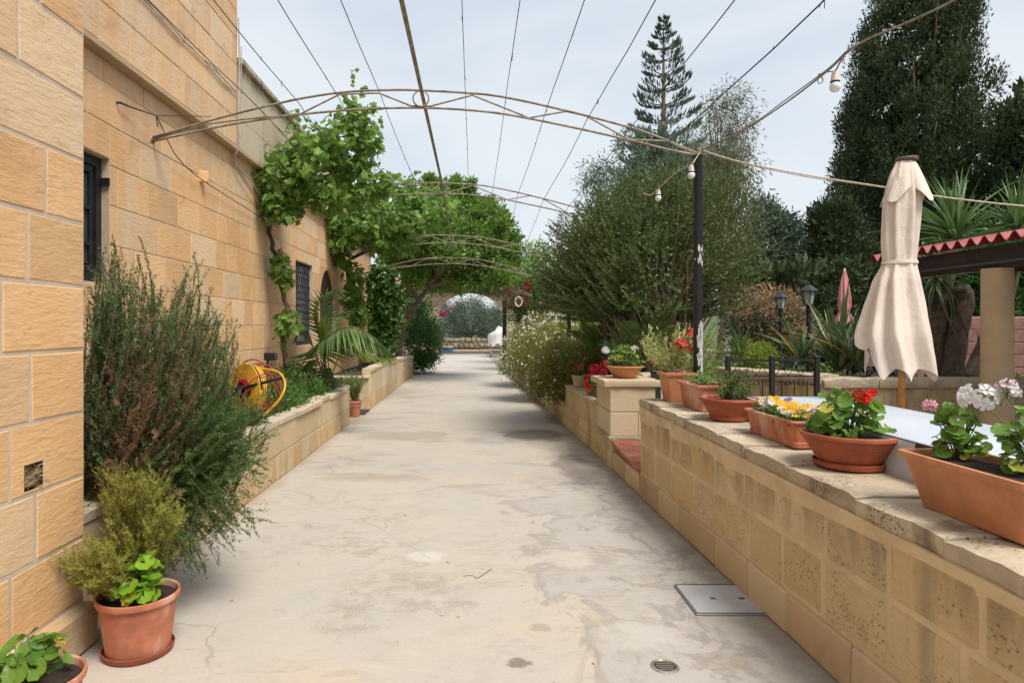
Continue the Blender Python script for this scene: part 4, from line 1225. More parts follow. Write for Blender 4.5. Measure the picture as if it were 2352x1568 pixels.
# ================================================================== path fittings
dc = thing('drain_cover', (1.25, 3.55, .004), 'square grey metal inspection cover set flush in the path beside the wall', 'drain cover')
A, B, C_, D_ = P(1548, 1345, 3.78), P(1693, 1345, 3.78), P(1765, 1412, 3.392), P(1600, 1414, 3.392)
V = [(p.x, p.y, z) for z in (.001, .010) for p in (A, B, C_, D_)]
MB().add(V, [(0, 1, 5, 4), (1, 2, 6, 5), (2, 3, 7, 6), (3, 0, 4, 7), (4, 5, 6, 7)]).build('plate', M['grey_metal'], dc)
mb = MB()
cen = (A + B + C_ + D_) / 4
q = [cen + (p - cen) * 1.015 for p in (A, B, C_, D_)]
mb.add([(p.x, p.y, .004) for p in q], [(3, 2, 1, 0), ]).build('joint', M['grate'], dc)
mb = MB()
for i_ in range(4):
    p0, p1 = [A, B, C_, D_][i_], [A, B, C_, D_][(i_ + 1) % 4]
    mb.tube([(p0.x + (cen.x - p0.x) * .03, p0.y + (cen.y - p0.y) * .03, .011), (p1.x + (cen.x - p1.x) * .03, p1.y + (cen.y - p1.y) * .03, .011)], .0035, 4)
for f_ in (.25, .75): mb.box(A.x + .06 + (B.x - A.x - .05) * f_, A.x + .09 + (B.x - A.x - .05) * f_, cen.y - .012, cen.y + .012, .0101, .0112)
mb.build('rim', M['grey_lamp'], dc)
fd = P(1527, 1530, 2250 / 780); fd.z = 0
dr = thing('floor_drain', (fd.x, fd.y, 0), 'small round floor drain with a chrome ring sunk in the concrete', 'drain')
MB().lathe([(.062, .0015), (.055, .006), (.050, .007), (.047, .003), (.046, .002)], (fd.x, fd.y, 0), 32, False, False).build('ring', plain_mat('dull chrome', (.36, .33, .29), .45, .2, 30, metal=.6), dr, auto=40)
MB().lathe([(.047, .003), (.001, .0025)], (fd.x, fd.y, 0), 32, False, False).build('strainer', M['beam_dark'], dr)
mb = MB()
for k in range(-2, 3): mb.box(fd.x - .04 + abs(k) * .006, fd.x + .04 - abs(k) * .006, fd.y + k * .016 - .003, fd.y + k * .016 + .003, .0035, .006)
mb.build('bar', plain_mat('drain bars', (.3, .26, .22), .5, .1, 10, metal=.5), dr)
gt = thing('door_grate', (-1.97, 11.4, .0), 'dark grey grate mat lying in the gap before the small potted herb', 'grate')
g0 = P(820, 947, 11.4)
MB().box(-2.22, -1.86, 11.1, 11.75, .002, .014).build('mat', M['grate'], gt)
mb = MB()
for k in range(9): mb.box(-2.2, -1.88, 11.12 + k * .07, 11.15 + k * .07, .0142, .022)
mb.build('bars', M['grey_lamp'], gt)
lf = thing('fallen_stick', (.02, 3.2, .01), 'thin curled dry twig lying on the concrete near the middle of the path', 'twig')
MB().tube(smooth_path([P(1064, 1322, 3.93) , P(1085, 1321, 3.94), P(1098, 1326, 3.90), P(1130, 1305, 4.05)], 5), .0024, 5).build('twig', M['bark'], lf)
for o_ in lf.children:
    for v in o_.data.vertices: v.co.z = v.co.z - ORG[lf.name].z * 0
# scattered dry leaves and crumbs on the path
N = 130
q = np.stack([rng.uniform(-1.8, 1.4, N), rng.uniform(2.8, 14, N), np.full(N, .004)], 1)
edge_ = rng.random(N) < .6
q[edge_, 0] = np.where(rng.random(edge_.sum()) < .5, -1.84 + .12 * rng.random(edge_.sum()), RX(q[edge_, 1]) - .03 - .14 * rng.random(edge_.sum()))
d = rng.normal(size=(N, 3)); d[:, 2] = 0
o = leaf_mesh('leaf_litter', q, d, np.tile([0, 0, 1.0], (N, 1)) + rng.normal(size=(N, 3)) * .15, .018 + .022 * rng.random(N), .008 + .012 * rng.random(N), M['dry_grass'], None, .15)
tag(o, kind='stuff')

# ================================================================== table, parasols, lamps, railing
tb = thing('table', (2.30, 3.4, .3), 'long garden table standing behind the planter wall', 'table')
MB().cbox((2.30, 3.35, .975), (.70, 2.74, .03), .005).build('top', M['wood_dark'], tb)
for x in (2.02, 2.58):
    for y in (2.1, 4.6):
        MB().cbox((x, y, .63), (.05, .05, .66), .005).build('leg', M['wood_dark'], tb)
mb = MB()
def trect(ex, z, wob=0.0):
    r = []
    hx, hy = .36 + ex, 1.40 + ex
    n = 24
    for (sx, sy, ex_, ey_) in ((1, -1, 1, 1), (1, 1, -1, 1), (-1, 1, -1, -1), (-1, -1, 1, -1)):
        pass
    per = []
    for k in range(n): per.append((hx, -hy + 2 * hy * k / n))
    for k in range(n // 2): per.append((hx - 2 * hx * k / (n // 2), hy))
    for k in range(n): per.append((-hx, hy - 2 * hy * k / n))
    for k in range(n // 2): per.append((-hx + 2 * hx * k / (n // 2), -hy))
    for i, (x, y) in enumerate(per):
        f = 1 + wob * math.sin(i * 1.9) + wob * .6 * math.sin(i * .77 + 1)
        r.append((2.31 + x * (1 + (f - 1) * .25), 3.35 + y * (1 + (f - 1) * .06), z + (wob * .15 * math.sin(i * .9) if wob > .1 else 0)))
    return r
mb.loft([trect(.012, .74, .16), trect(.008, .82, .10), trect(.004, .92, .05), trect(.0, .985), trect(-.012, .994)], False, True)
tcl = mb.build('tablecloth', M['table_white'], None, auto=50)
tag(tcl, 'white wipe-clean cloth draped over the long table behind the planters', 'tablecloth')
# gentle creases: raised ridges of the same cloth
mt = M['table_white'].node_tree
nt_ = NT(M['table_white'])
pb_n = [n for n in mt.nodes if n.type == 'BSDF_PRINCIPLED'][0]
mt.links.new(nt_.bump(nt_.noise(nt_.pos((9, 1.3, 3)), 2.0, 4, .6, .8), .35, .02), pb_n.inputs['Normal'])

def parasol(loc, lean, ztop, prof, hem, folds, label, canvas, pole_mat, pole_r, tie_z, cap=True, name='parasol', flap=None, seed=0):
    """Closed parasol; prof: list of (z, rx, ry, dx); folds deepen downwards; hem(theta) gives the lower edge."""
    r = thing(name, loc, label, 'parasol')
    x0, y0, z0 = loc
    zb = prof[-1][0]
    MB().tube([(x0, y0, z0), (x0 + lean * (ztop - z0), y0, ztop)], pole_r, 14).build('pole', pole_mat, r, smooth=True)
    n = 96; rings = []
    rs = random.Random(seed); ph = [rs.uniform(0, 6.28) for _ in range(4)]
    zs_ = np.linspace(0, 1, 46)
    for f in zs_:
        ringp = []
        for k in range(n):
            th = 2 * PI * k / n
            ze = hem(th)
            z = prof[0][0] + (ze - prof[0][0]) * f
            rx = np.interp(-z, [-p[0] for p in prof], [p[1] for p in prof]); ry = np.interp(-z, [-p[0] for p in prof], [p[2] for p in prof]); dx = np.interp(-z, [-p[0] for p in prof], [p[3] for p in prof])
            amp = .08 + .16 * f
            if abs(z - tie_z) < .12: amp *= .45 + .55 * abs(z - tie_z) / .12
            tw = th + .35 * math.sin(f * 2.2 + ph[0])
            fo = 1 + .012 * math.sin(17 * th + 22 * f) * math.sin(9 * f + 3 * th) + amp * (math.cos(folds * tw + ph[1]) * .75 + .35 * math.cos((folds * 2 - 3) * tw + ph[2]) + .2 * math.sin(3 * tw + ph[3]))
            xc = x0 + lean * (z - z0) + dx
            ringp.append((xc + rx * fo * math.cos(th), y0 + ry * fo * math.sin(th), z))
        rings.append(ringp)
    MB().loft(rings, True, False).build('canopy', canvas, r, auto=70)
    n = 60
    tr = []
    for (dz, ex) in ((-.012, 0), (-.01, .006), (.01, .006), (.012, 0)):
        z = tie_z + dz
        rx = np.interp(-z, [-p[0] for p in prof], [p[1] for p in prof]) * 1.07; ry = np.interp(-z, [-p[0] for p in prof], [p[2] for p in prof]) * 1.07; dx = np.interp(-z, [-p[0] for p in prof], [p[3] for p in prof])
        xc = x0 + lean * (z - z0) + dx
        tr.append([(xc + (rx + ex) * math.cos(2 * PI * k / n), y0 + (ry + ex) * math.sin(2 * PI * k / n), z) for k in range(n)])
    MB().loft(tr, False, False).build('tie_strap', canvas, r, auto=40)
    return r
UD = 4.45; us = UD / FOC
ux0, uz0 = (2065 - VPX) * us, .3
def uz(py): return CAMZ + (VPY - py) * us
lean = ((2078 - 2065) * us) / (uz(365) - uz(940))
def pr(py, xl, xr):
    z = uz(py); xc = (xl + xr) / 2
    return (z, (xr - xl) / 2 * us / 1.12, (xr - xl) / 2 * us * .85 / 1.1, (xc - VPX) * us - (ux0 + lean * (z - .3)))
prof = [pr(372, 2058, 2100), pr(400, 2044, 2108), pr(440, 2034, 2116), pr(480, 2030, 2115), pr(560, 2028, 2106), pr(603, 2030, 2103), pr(640, 2014, 2108), pr(700, 1996, 2117), pr(770, 1976, 2127), pr(850, 1982, 2138), pr(880, 1984, 2140)]
def hem(th):
    return uz(876) + .095 * abs(math.sin(4 * th + .35)) ** .8 + .20 * max(0, -math.cos(th + .12)) ** 8
nc = NT(M['canvas']); pbc = [n for n in M['canvas'].node_tree.nodes if n.type == 'BSDF_PRINCIPLED'][0]
M['canvas'].node_tree.links.new(nc.bump(nc.math('ADD', nc.noise(nc.pos((16, 16, 2.2)), 2.0, 5, .65, 1.2), nc.math('MULTIPLY', nc.noise(nc.pos((5, 5, 9), (.5, .3, 0)), 2.0, 4, .6, .8), .7)), .28, .03), pbc.inputs['Normal'])
um = parasol((ux0, UD, .3), lean, uz(366), prof, hem, 8, 'tall closed cream canvas parasol on an orange wooden pole behind the table', M['canvas'], M['pole_wood'], .021, uz(603), seed=3)
xt = ux0 + lean * (uz(366) - .3)
MB().lathe([(.04, -.005), (.066, .0), (.070, .012), (.066, .022), (.03, .026), (.005, .03)], (xt, UD, uz(370)), 28).build('cap', plain_mat('weathered parasol cap', (.16, .12, .08), .7, .2, 12), um, auto=40)
# loose top flap hanging over the folded canopy
fl = []
for f in np.linspace(0, 1, 12):
    rr = []
    for k in range(64):
        th = 2 * PI * k / 64
        zed = uz(452) + .05 * math.cos(4 * th + .9)
        z = uz(373) + (zed - uz(373)) * f
        rr_ = (.055 + .085 * f ** .8) * (1 + (.05 + .16 * f) * math.cos(4 * th + .9 + PI) + .06 * f * math.cos(9 * th))
        rr.append((xt - .006 + rr_ * math.cos(th), UD + rr_ * .9 * math.sin(th), z))
    fl.append(rr)
MB().loft(fl, True, False).build('vent_flap', M['canvas'], um, auto=70)
MB().lathe([(.055, 0), (.055, .1), (.03, .12), (.03, .62)], (ux0, UD, .3), 20).build('base_tube', M['grey_metal'], um, auto=40)

PD = 12.0; pk = PD / FOC
px_ = (1940 - VPX) * pk
prof2 = [(CAMZ + (VPY - y) * pk, w_ / 2 * pk, w_ / 2 * pk, dx * pk) for y, w_, dx in ((622, 5, 0), (640, 14, 0), (660, 20, 0), (690, 25, 0), (708, 24, 0), (716, 20, -2), (735, 34, -2), (748, 34, -2))]
def hem2(th): return CAMZ + (VPY - 742) * pk + .03 * math.cos(5 * th)
pu = parasol((px_, PD, .25), 0.0, CAMZ + (VPY - 620) * pk, prof2, hem2, 7, 'small closed faded pink parasol standing among the strap-leaved plants', M['pink_cloth'], M['white_plastic'], .018, CAMZ + (VPY - 714) * pk, seed=9)
MB().lathe([(.012, 0), (.02, .02), (.008, .05)], (px_, PD, CAMZ + (VPY - 622) * pk), 12).build('finial', M['white_plastic'], pu)

def lamp_post(px, ptop, d, s, label):
    x = (px - VPX) * d / FOC; zt = CAMZ + (VPY - ptop) * d / FOC
    r = thing('lamp_post', (x, d, .25), label, 'lamp post', 'black garden lamp posts')
    z = lambda a: zt - a * s
    MB().lathe([(.045 * s, .25), (.06 * s, .27), (.05 * s, .5), (.032 * s, .55), (.030 * s, z(.45)), (.042 * s, z(.44)), (.042 * s, z(.41)), (.028 * s, z(.40)), (.035 * s, z(.36)), (.055 * s, z(.345))], (x, d, 0), 16).build('post', M['black_metal'], r, auto=40)
    hexr = lambda rr, zz, n=6: [(x + rr * math.cos(2 * PI * k / n + .3), d + rr * math.sin(2 * PI * k / n + .3), zz) for k in range(n)]
    ln = MB().loft([hexr(.055 * s, z(.345)), hexr(.062 * s, z(.335))]).build('lantern', M['black_metal'], r)
    MB().loft([hexr(.058 * s, z(.334)), hexr(.098 * s, z(.135))], True, True).build('glass', plain_mat('milky lantern glass', (.42, .44, .44), .2, .1, 9, spec=.6), ln)
    mb = MB()
    for k in range(6):
        a = 2 * PI * k / 6 + .3
        mb.tube([(x + .062 * s * math.cos(a), d + .062 * s * math.sin(a), z(.338)), (x + .103 * s * math.cos(a), d + .103 * s * math.sin(a), z(.13))], .007 * s, 4)
    mb.build('bar', M['black_metal'], ln)
    MB().loft([hexr(.135 * s, z(.135)), hexr(.138 * s, z(.122)), hexr(.085 * s, z(.075)), hexr(.045 * s, z(.04)), hexr(.02 * s, z(.035)), hexr(.022 * s, z(.015)), hexr(.004 * s, z(0))]).build('roof', plain_mat('grey-black lamp roof', (.035, .037, .045), .45, .15, 8), ln)
    return r
lamp_post(1793, 668, 10.6, .86, 'shorter black lamp post with a six-sided lantern before the coppery bush')
lamp_post(1857, 649, 9.6, .98, 'taller black lamp post with a broad lantern near the pink parasol')

rl = thing('iron_railing', (2.9, 6.45, .3), 'low black wrought-iron railing with scrolls at the edge of the patio', 'railing')
D0 = 6.45; kk = D0 / FOC
def xr(px): return (px - VPX) * kk
zt = CAMZ + (VPY - 822) * kk
for px in (1672, 1773, 1876):
    MB().cbox((xr(px), D0, (zt + .3) / 2), (.046, .046, zt - .3), .005).build('upright', M['black_metal'], rl)
    MB().cbox((xr(px), D0, zt + .012), (.056, .056, .018), .004).build('post_cap', M['black_metal'], rl)
for a, b in ((1672, 1773), (1773, 1876)):
    xa, xb = xr(a) + .032, xr(b) - .032
    pn = MB().box(xa, xb, D0 - .022, D0 + .022, zt - .03, zt - .012).build('top_rail', M['black_metal'], rl)
    MB().box(xa, xb, D0 - .012, D0 + .012, zt - .185, zt - .172).build('mid_rail', M['black_metal'], rl)
    MB().box(xa, xb, D0 - .012, D0 + .012, .38, .393).build('bottom_rail', M['black_metal'], rl)
    wdt = xb - xa
    for k in range(3):
        cx_ = xa + wdt * (k + .5) / 3
        mb = MB().tube([(cx_, D0, .39), (cx_, D0, zt - .27)], .006, 5)
        for sg in (-1, 1):
            pts = []
            for q in range(22):
                a_ = q / 21 * 2 * PI * 1.35
                rr = .052 * (1 - q / 26)
                pts.append((cx_ + sg * (.052 - rr * math.cos(a_)), D0, zt - .245 + rr * math.sin(a_) * .9))
            mb.tube([(cx_, D0, zt - .33)] + pts, .0045, 5)
            mb.tube(smooth_path([(cx_, D0, .58), (cx_ + sg * .02, D0, .54), (cx_ + sg * .045, D0, .53), (cx_ + sg * .04, D0, .555)], 4), .004, 4)
            mb.tube(smooth_path([(cx_, D0, .60), (cx_ + sg * .015, D0, .66), (cx_ + sg * .03, D0, .67)], 4), .004, 4)
        mb.build('scroll', M['black_metal'], rl)
    mb = MB()
    for k in range(3):
        cx_ = xa + wdt * (k + .5) / 3
        mb.tube(smooth_path([(cx_ - wdt / 6, D0, zt - .17), (cx_ - .03, D0, zt - .13), (cx_, D0, zt - .06), (cx_ + .03, D0, zt - .13), (cx_ + wdt / 6, D0, zt - .17)], 5), .004, 4)
    mb.build('arch_trim', M['black_metal'], rl)

# ================================================================== hose reel
hc = P(566, 892, 5.9)
hr = thing('hose_reel', hc, 'garden hose reel with coiled yellow hose, black hub and tangled red cage above the planter', 'hose reel')
ax = Vector((.62, -.76, .10)).normalized()
# the axis points at the path and the camera
ax = Vector((-.56, -.82, .06)).normalized()
e1 = Vector((0, 0, 1)).cross(ax).normalized(); e2 = ax.cross(e1).normalized()
def disc(a, r, off): return hc + e1 * (r * math.cos(a)) + e2 * (r * math.sin(a)) + ax * off
mb = MB(); pts = []
for k in range(0, 24 * 9 + 1):
    a = 2 * PI * k / 24; r_ = .085 + .0165 * (k / 24)
    pts.append(disc(a, r_, .02 + .004 * math.sin(a * 3)))
mb.tube(pts, .0066, 6)
for off in (-.012, -.034, -.056):
    for j in range(3):
        mb.tube([disc(a, .205 - .004 * j - .02 * (j % 2), off) for a in np.linspace(0, 2 * PI, 37)[:-1]], .0095, 6, closed=True)
MB().tube([hc + ax * .004, hc + ax * .010], .226, 36).build('flange', M['black_metal'], hr)
coil = mb.build('hose_coil', M['hose_yellow'], hr, smooth=True)
mb = MB()
mb.tube(smooth_path([disc(1.2, .222, .0), P(600, 846, 5.9), P(640, 855, 5.75), P(655, 882, 5.65), P(643, 915, 5.6), P(615, 945, 5.6), P(596, 962, 5.62)], 8), .0105, 7)
mb.build('hose_tail', M['hose_yellow'], hr, smooth=True)
MB().tube([P(604, 951, 5.61), P(596, 962, 5.62), P(586, 970, 5.62)], .016, 8).build('coupling', M['black_metal'], hr)
mb = MB()
for o_, r0 in ((.035, .075), (.05, .06)):
    mb.tube([disc(a, r0, o_) for a in np.linspace(0, 2 * PI, 25)[:-1]], .012, 6, closed=True)
mb.build('hub_ring', M['petal_crimson'], hr, smooth=True)
mb = MB()
mb.tube([hc - ax * .12, hc + ax * .085], .035, 14)
mb.tube([hc + ax * .085, hc + ax * .14], .022, 10)
mb.tube([hc + ax * .10, hc + ax * .10 + e1 * .06 - e2 * .05], .014, 6)
mb.tube([hc + ax * .06 - e1 * .0, P(525, 915, 5.8)], .016, 6)
mb.build('hub', M['black_metal'], hr)
MB().tube([hc + ax * .07, P(655, 866, 5.7)], .0135, 8).build('arm', M['black_metal'], hr)
MB().tube([hc - ax * .06, hc - ax * .06 + Vector((0, .05, -.45))], .02, 8).build('stake', M['black_metal'], hr)
mb = MB()
for k in range(6):
    cc = P(600 + random.uniform(-8, 12), 892 + random.uniform(-10, 6), 6.05 + .03 * k)
    t1 = (e1 + ax * random.uniform(-.5, .5)).normalized(); t2 = (e2 + ax * random.uniform(-.5, .5)).normalized()
    R0 = random.uniform(.19, .25)
    mb.tube(smooth_path([cc + t1 * (R0 * math.cos(a) * random.uniform(.8, 1.1)) + t2 * (R0 * math.sin(a) * random.uniform(.8, 1.1)) for a in np.linspace(k, k + 5.2, 9)], 5), .0068, 5)
for a in (.3, 2.0, 4.0, 5.2):
    mb.tube(smooth_path([disc(a, .08, .05), disc(a + .2, .20, .06), disc(a + .3, .24, -.02), disc(a + .3, .24, -.14)], 4), .0062, 5)
mb.build('cage', M['hose_red'], hr, smooth=True)

# spotlight on the wall
sp = P(622, 818, 8.15)
sl_ = thing('spotlight', (-2.6, 8.15, sp.z), 'small grey garden spotlight standing before the house wall near the hose reel', 'spotlight')
V, F = chamfer_box(.075, .05, .05, .012)
MB().add([(sp.x + x + .25 * 0, 8.15 + y, sp.z + z + x * .15 * 0) for x, y, z in V], F).build('head', M['grey_lamp'], sl_)
mb = MB()
for k in range(4): mb.box(sp.x - .07, sp.x + .07, 8.094, 8.0995, sp.z - .035 + k * .022, sp.z - .023 + k * .022)
mb.build('fin', M['black_metal'], sl_)
MB().tube([(sp.x - .04, 8.16, sp.z - .05), (sp.x - .045, 8.16, .5)], .014, 8).build('stem', M['grey_lamp'], sl_)

# ================================================================== things at the far end
tz = thing('covered_trolley', (1.0, 32.4, 0), 'wheeled garden trolley under a white cloth cover near the archway', 'trolley')
n = 30; rings = []
for f, z, ex in ((0, .62, .0), (.3, .75, -.02), (.6, 1.05, .0), (.8, 1.22, .0), (.95, 1.34, -.16), (1, 1.38, -.30)):
    rings.append([(1.12 + (.40 + ex + .03 * math.sin(k * 1.7 + f * 3)) * math.cos(2 * PI * k / n), 32.4 + (.55 + ex + .03 * math.sin(k * 2.3)) * math.sin(2 * PI * k / n), z + (.05 + .10 * f) * math.cos(2 * PI * k / n) - (.07 * math.sin(k * 1.3) if f == 0 else 0)) for k in range(n)])
MB().loft(rings, False, True).build('cover', M['white_cover'], tz, auto=60)
for x, y in ((.86, 32.1), (1.36, 32.1), (.86, 32.7), (1.36, 32.7)):
    lg_ = MB().tube([(x, y, .10), (x + .04, y, .9)], .022, 6).build('leg', M['white_plastic'], tz)
    MB().tube([(x - .02, y, .075), (x + .025, y, .075)], .075, 14).build('wheel', M['grate'], lg_)
MB().box(.86, 1.36, 32.1, 32.7, .28, .31).build('shelf', M['grey_lamp'], tz)
cb = P(1029, 806, 36.6)
cl = thing('cool_box', (cb.x, 36.6, 0), 'blue and white plastic box on the ground beyond the archway', 'box')
MB().cbox((cb.x, 36.6, .18), (.58, .4, .30), .03).build('body', M['blue_plastic'], cl)
MB().cbox((cb.x, 36.6, .365), (.60, .42, .07), .02).build('lid', M['white_cover'], cl)
wr = P(1191, 693, 21.5)
wt = thing('wreath', wr, 'white ring wreath hanging among the crimson bougainvillea at the pergola end', 'wreath')
MB().tube([(wr.x + .11 * math.cos(a), wr.y, wr.z + .15 * math.sin(a)) for a in np.linspace(0, 2 * PI, 25)[:-1]], .028, 8, closed=True).build('ring', M['white_cover'], wt, smooth=True)
# ================================================================== plants
def bez(b, c, t_, s):
    s = s[:, None]
    return b * (1 - s) ** 2 + 2 * c * s * (1 - s) + t_ * s ** 2, unit(2 * (c - b) * (1 - s) + 2 * (t_ - c) * s)

def shoots(root, name, bases, ctrls, tips, mat, per_m, nl, nw, t0=.35, spread=.9, rnd=.25, stem=None, stem_r=.003, fold=.1, kind='stuff', tip_dense=0.0, shrink=.35):
    """Leafy shoots: needles or small leaves set all round curved stems."""
    PS, DS, NS, LS = [], [], [], []
    smb = MB()
    for b, c, t_ in zip(bases, ctrls, tips):
        b, c, t_ = np.asarray(b, float), np.asarray(c, float), np.asarray(t_, float)
        L = np.linalg.norm(t_ - b) * 1.05
        n = max(4, int(L * (1 - t0) * per_m))
        s = t0 + (1 - t0) * (rng.random(n) ** (1.0 - tip_dense * .4))
        p, tg = bez(b, c, t_, s)
        perp = unit(np.cross(tg, rand_dirs(n)))
        a = spread * (1 - .45 * np.maximum(0, (s - .85) / .15))[:, None]
        d = tg * np.cos(a) + perp * np.sin(a) + rng.normal(size=(n, 3)) * rnd * .3
        PS.append(p + rng.normal(size=(n, 3)) * .002); DS.append(d); NS.append(tg + .3 * rand_dirs(n))
        LS.append(nl * (1 - shrink * ((s - t0) / (1 - t0))) * (.75 + .5 * rng.random(n)))
        if stem is not None:
            q, _ = bez(b, c, t_, np.linspace(0.05, 1, 6))
            smb.tube(q, list(np.linspace(stem_r, stem_r * .35, 6)), 4, cap=False)
    PS, DS, NS, LS = map(np.concatenate, (PS, DS, NS, LS))
    o = leaf_mesh(name, PS, DS, NS, LS, nw * LS / nl, mat, root, fold, kind=kind)
    if stem is not None: smb.build('stems', stem, root, kind='stuff')
    return o

def px3(x, y, d): return np.array(P(x, y, d))

def rot_to(d, n):
    """Rotation matrix with local x along d and local z near n."""
    d = Vector(d).normalized(); n = Vector(n)
    y = n.cross(d)
    if y.length < 1e-5: y = d.orthogonal()
    y.normalize(); z = d.cross(y)
    return Matrix((d, y, z)).transposed()

VINE_T = [(.34, 0, 0), (0, 0, 0), (-.10, .26, .03), (.14, .52, .08), (.40, .36, .05), (.72, .46, .06), (.74, .20, .03), (1.02, 0, -.06), (.74, -.20, .03), (.72, -.46, .06), (.40, -.36, .05), (.14, -.52, .08), (-.10, -.26, .03)]
VINE_F = [(0, i, i + 1) for i in range(1, 12)] + [(0, 12, 1)]
IVY_T = [(.36, 0, .0), (0, 0, 0), (.02, .36, .05), (.42, .44, .08), (1.0, 0, -.05), (.42, -.44, .08), (.02, -.36, .05)]
IVY_F = [(0, i, i + 1) for i in range(1, 6)] + [(0, 6, 1)]

def template_leaves(name, pos, dr, nr, size, T, F, mat, parent, tint=None, kind='stuff'):
    pos = np.asarray(pos, float); N = len(pos)
    d = unit(np.asarray(dr, float)); s = unit(np.cross(np.asarray(nr, float), d) + 1e-6); u = np.cross(d, s)
    size = np.broadcast_to(np.asarray(size, float), (N,))
    T = np.array(T); F = np.array(F)
    V = pos[:, None, :] + size[:, None, None] * (T[None, :, 0:1] * d[:, None, :] + T[None, :, 1:2] * s[:, None, :] + T[None, :, 2:3] * u[:, None, :])
    idx = (np.arange(N) * len(T))[:, None, None] + F[None]
    if tint is None: tint = rng.random(N)
    V = V.reshape(-1, 3) - np.array(ORG[parent.name])
    me = np_mesh(name, V, idx.reshape(-1, 3), mat, tint=np.repeat(tint, len(T)))
    return tag(link(bpy.data.objects.new(name, me), parent), kind=kind)

TPL = {}
def leaf_parts(root, name, pos, dr, nr, size, T, F, mat):
    """Each leaf its own object; all share one mesh."""
    k = (name, mat.name, len(T))
    if k not in TPL:
        TPL[k] = np_mesh(name, T, [tuple(f) for f in F], mat, tint=[.5] * len(T))
    for p, d, n, s in zip(pos, dr, nr, size):
        o = bpy.data.objects.new(name, TPL[k])
        m = rot_to(d, n).to_4x4()
        m.translation = Vector(p) - ORG[root.name]
        o.matrix_basis = m @ Matrix.Scale(float(s), 4)
        link(o, root)

def leafy(root, blobs, size, mat, T, F, n_parts=0, name='leaf', hang=.5, up=.5, fill=.45):
    """blobs: (center, radii(3), n). Leaves over lumpy volumes; the nearest leaves become parts."""
    PS, DS, NS = [], [], []
    for c, r, n in blobs:
        c = np.array(c, float); r = np.array(r, float)
        u = rand_dirs(n)
        lump = 1 + .22 * np.sin(u[:, 0] * 5 + c[0] * 7) * np.sin(u[:, 2] * 6 + c[2] * 9) + .12 * np.sin(u[:, 1] * 9)
        rad = (fill + (1 - fill) * rng.random(n) ** .6) * lump
        PS.append(c + u * r * rad[:, None])
        DS.append(u * .5 + rng.normal(size=(n, 3)) * .5 + np.array([0, 0, -hang]))
        NS.append(u * .55 + np.array([0, 0, up]) + rng.normal(size=(n, 3)) * .45)
    PS, DS, NS = map(np.concatenate, (PS, DS, NS))
    SZ = size * (.55 + .75 * rng.random(len(PS)))
    if n_parts:
        dist = np.linalg.norm(PS - np.array([0, 0, 1.5]), axis=1)
        i = np.argsort(dist - SZ * 3)
        a, b = i[:n_parts], i[n_parts:]
        leaf_parts(root, name, PS[a], DS[a], NS[a], SZ[a], T, F, mat)
    else:
        b = np.arange(len(PS))
    return template_leaves('foliage', PS[b], DS[b], NS[b], SZ[b], T, F, mat, root)

def crown(root, clumps, per, mat, L, W, name='crown', up=.3, out=.7, flat=1.0, fold=.12, kind=None, tight=False):
    """clumps: list of (center, radius). Small leaves through each clump's volume."""
    C_ = np.array([c for c, r in clumps], float); Rr = np.array([r for c, r in clumps], float)
    n = len(C_) * per
    ci = np.repeat(np.arange(len(C_)), per)
    u = rand_dirs(n)
    rad = Rr[ci] * ((.25 + .85 * rng.random(n) ** .6) if not tight else (.2 + .8 * rng.random(n) ** .45))
    p = C_[ci] + u * rad[:, None] * np.array([1, 1, flat])
    d = u * out + np.array([0, 0, up]) + rng.normal(size=(n, 3)) * .35
    tint = np.clip(.5 * rng.random(n) + .5 * rng.random(len(C_))[ci], 0, 1)
    return leaf_mesh(name, p, d, u + rng.normal(size=(n, 3)) * .6, L * (.7 + .6 * rng.random(n)), W * (.7 + .6 * rng.random(n)), mat, root, fold, tint=tint, kind=kind)

def row_clumps(rows, d, n, cr, depth=1.0, inner=.5, gap=.0, xc=None):
    """rows: (py, xl, xr) of a crown at distance d -> clump centres through its volume, uneven outline."""
    ys = np.array([r[0] for r in rows]); xl = np.array([r[1] for r in rows]); xrr = np.array([r[2] for r in rows])
    res = []
    wts = np.interp(np.linspace(ys[0], ys[-1], 200), ys, xrr - xl); cdf = np.cumsum(wts) / wts.sum()
    k = 0
    while len(res) < n and k < n * 20:
        k += 1
        y = np.interp(rng.random(), cdf, np.linspace(ys[0], ys[-1], 200))
        a, b = np.interp(y, ys, xl), np.interp(y, ys, xrr)
        th = rng.random() * 2 * PI
        f = inner + (1 - inner) * rng.random() ** .5
        hw = (b - a) / 2
        dd = d + math.sin(th) * f * hw * d / FOC * depth
        x = (a + b) / 2 + math.cos(th) * f * hw
        p = np.array([(x - VPX) * d / FOC, dd, CAMZ + (VPY - y) * d / FOC])
        if gap and math.sin(p[0] * 2.1 + p[2] * 1.3) * math.sin(p[1] * 1.9 + p[2] * 2.3) > 1 - gap: continue
        res.append((p, cr * (.6 + .8 * rng.random())))
    return res

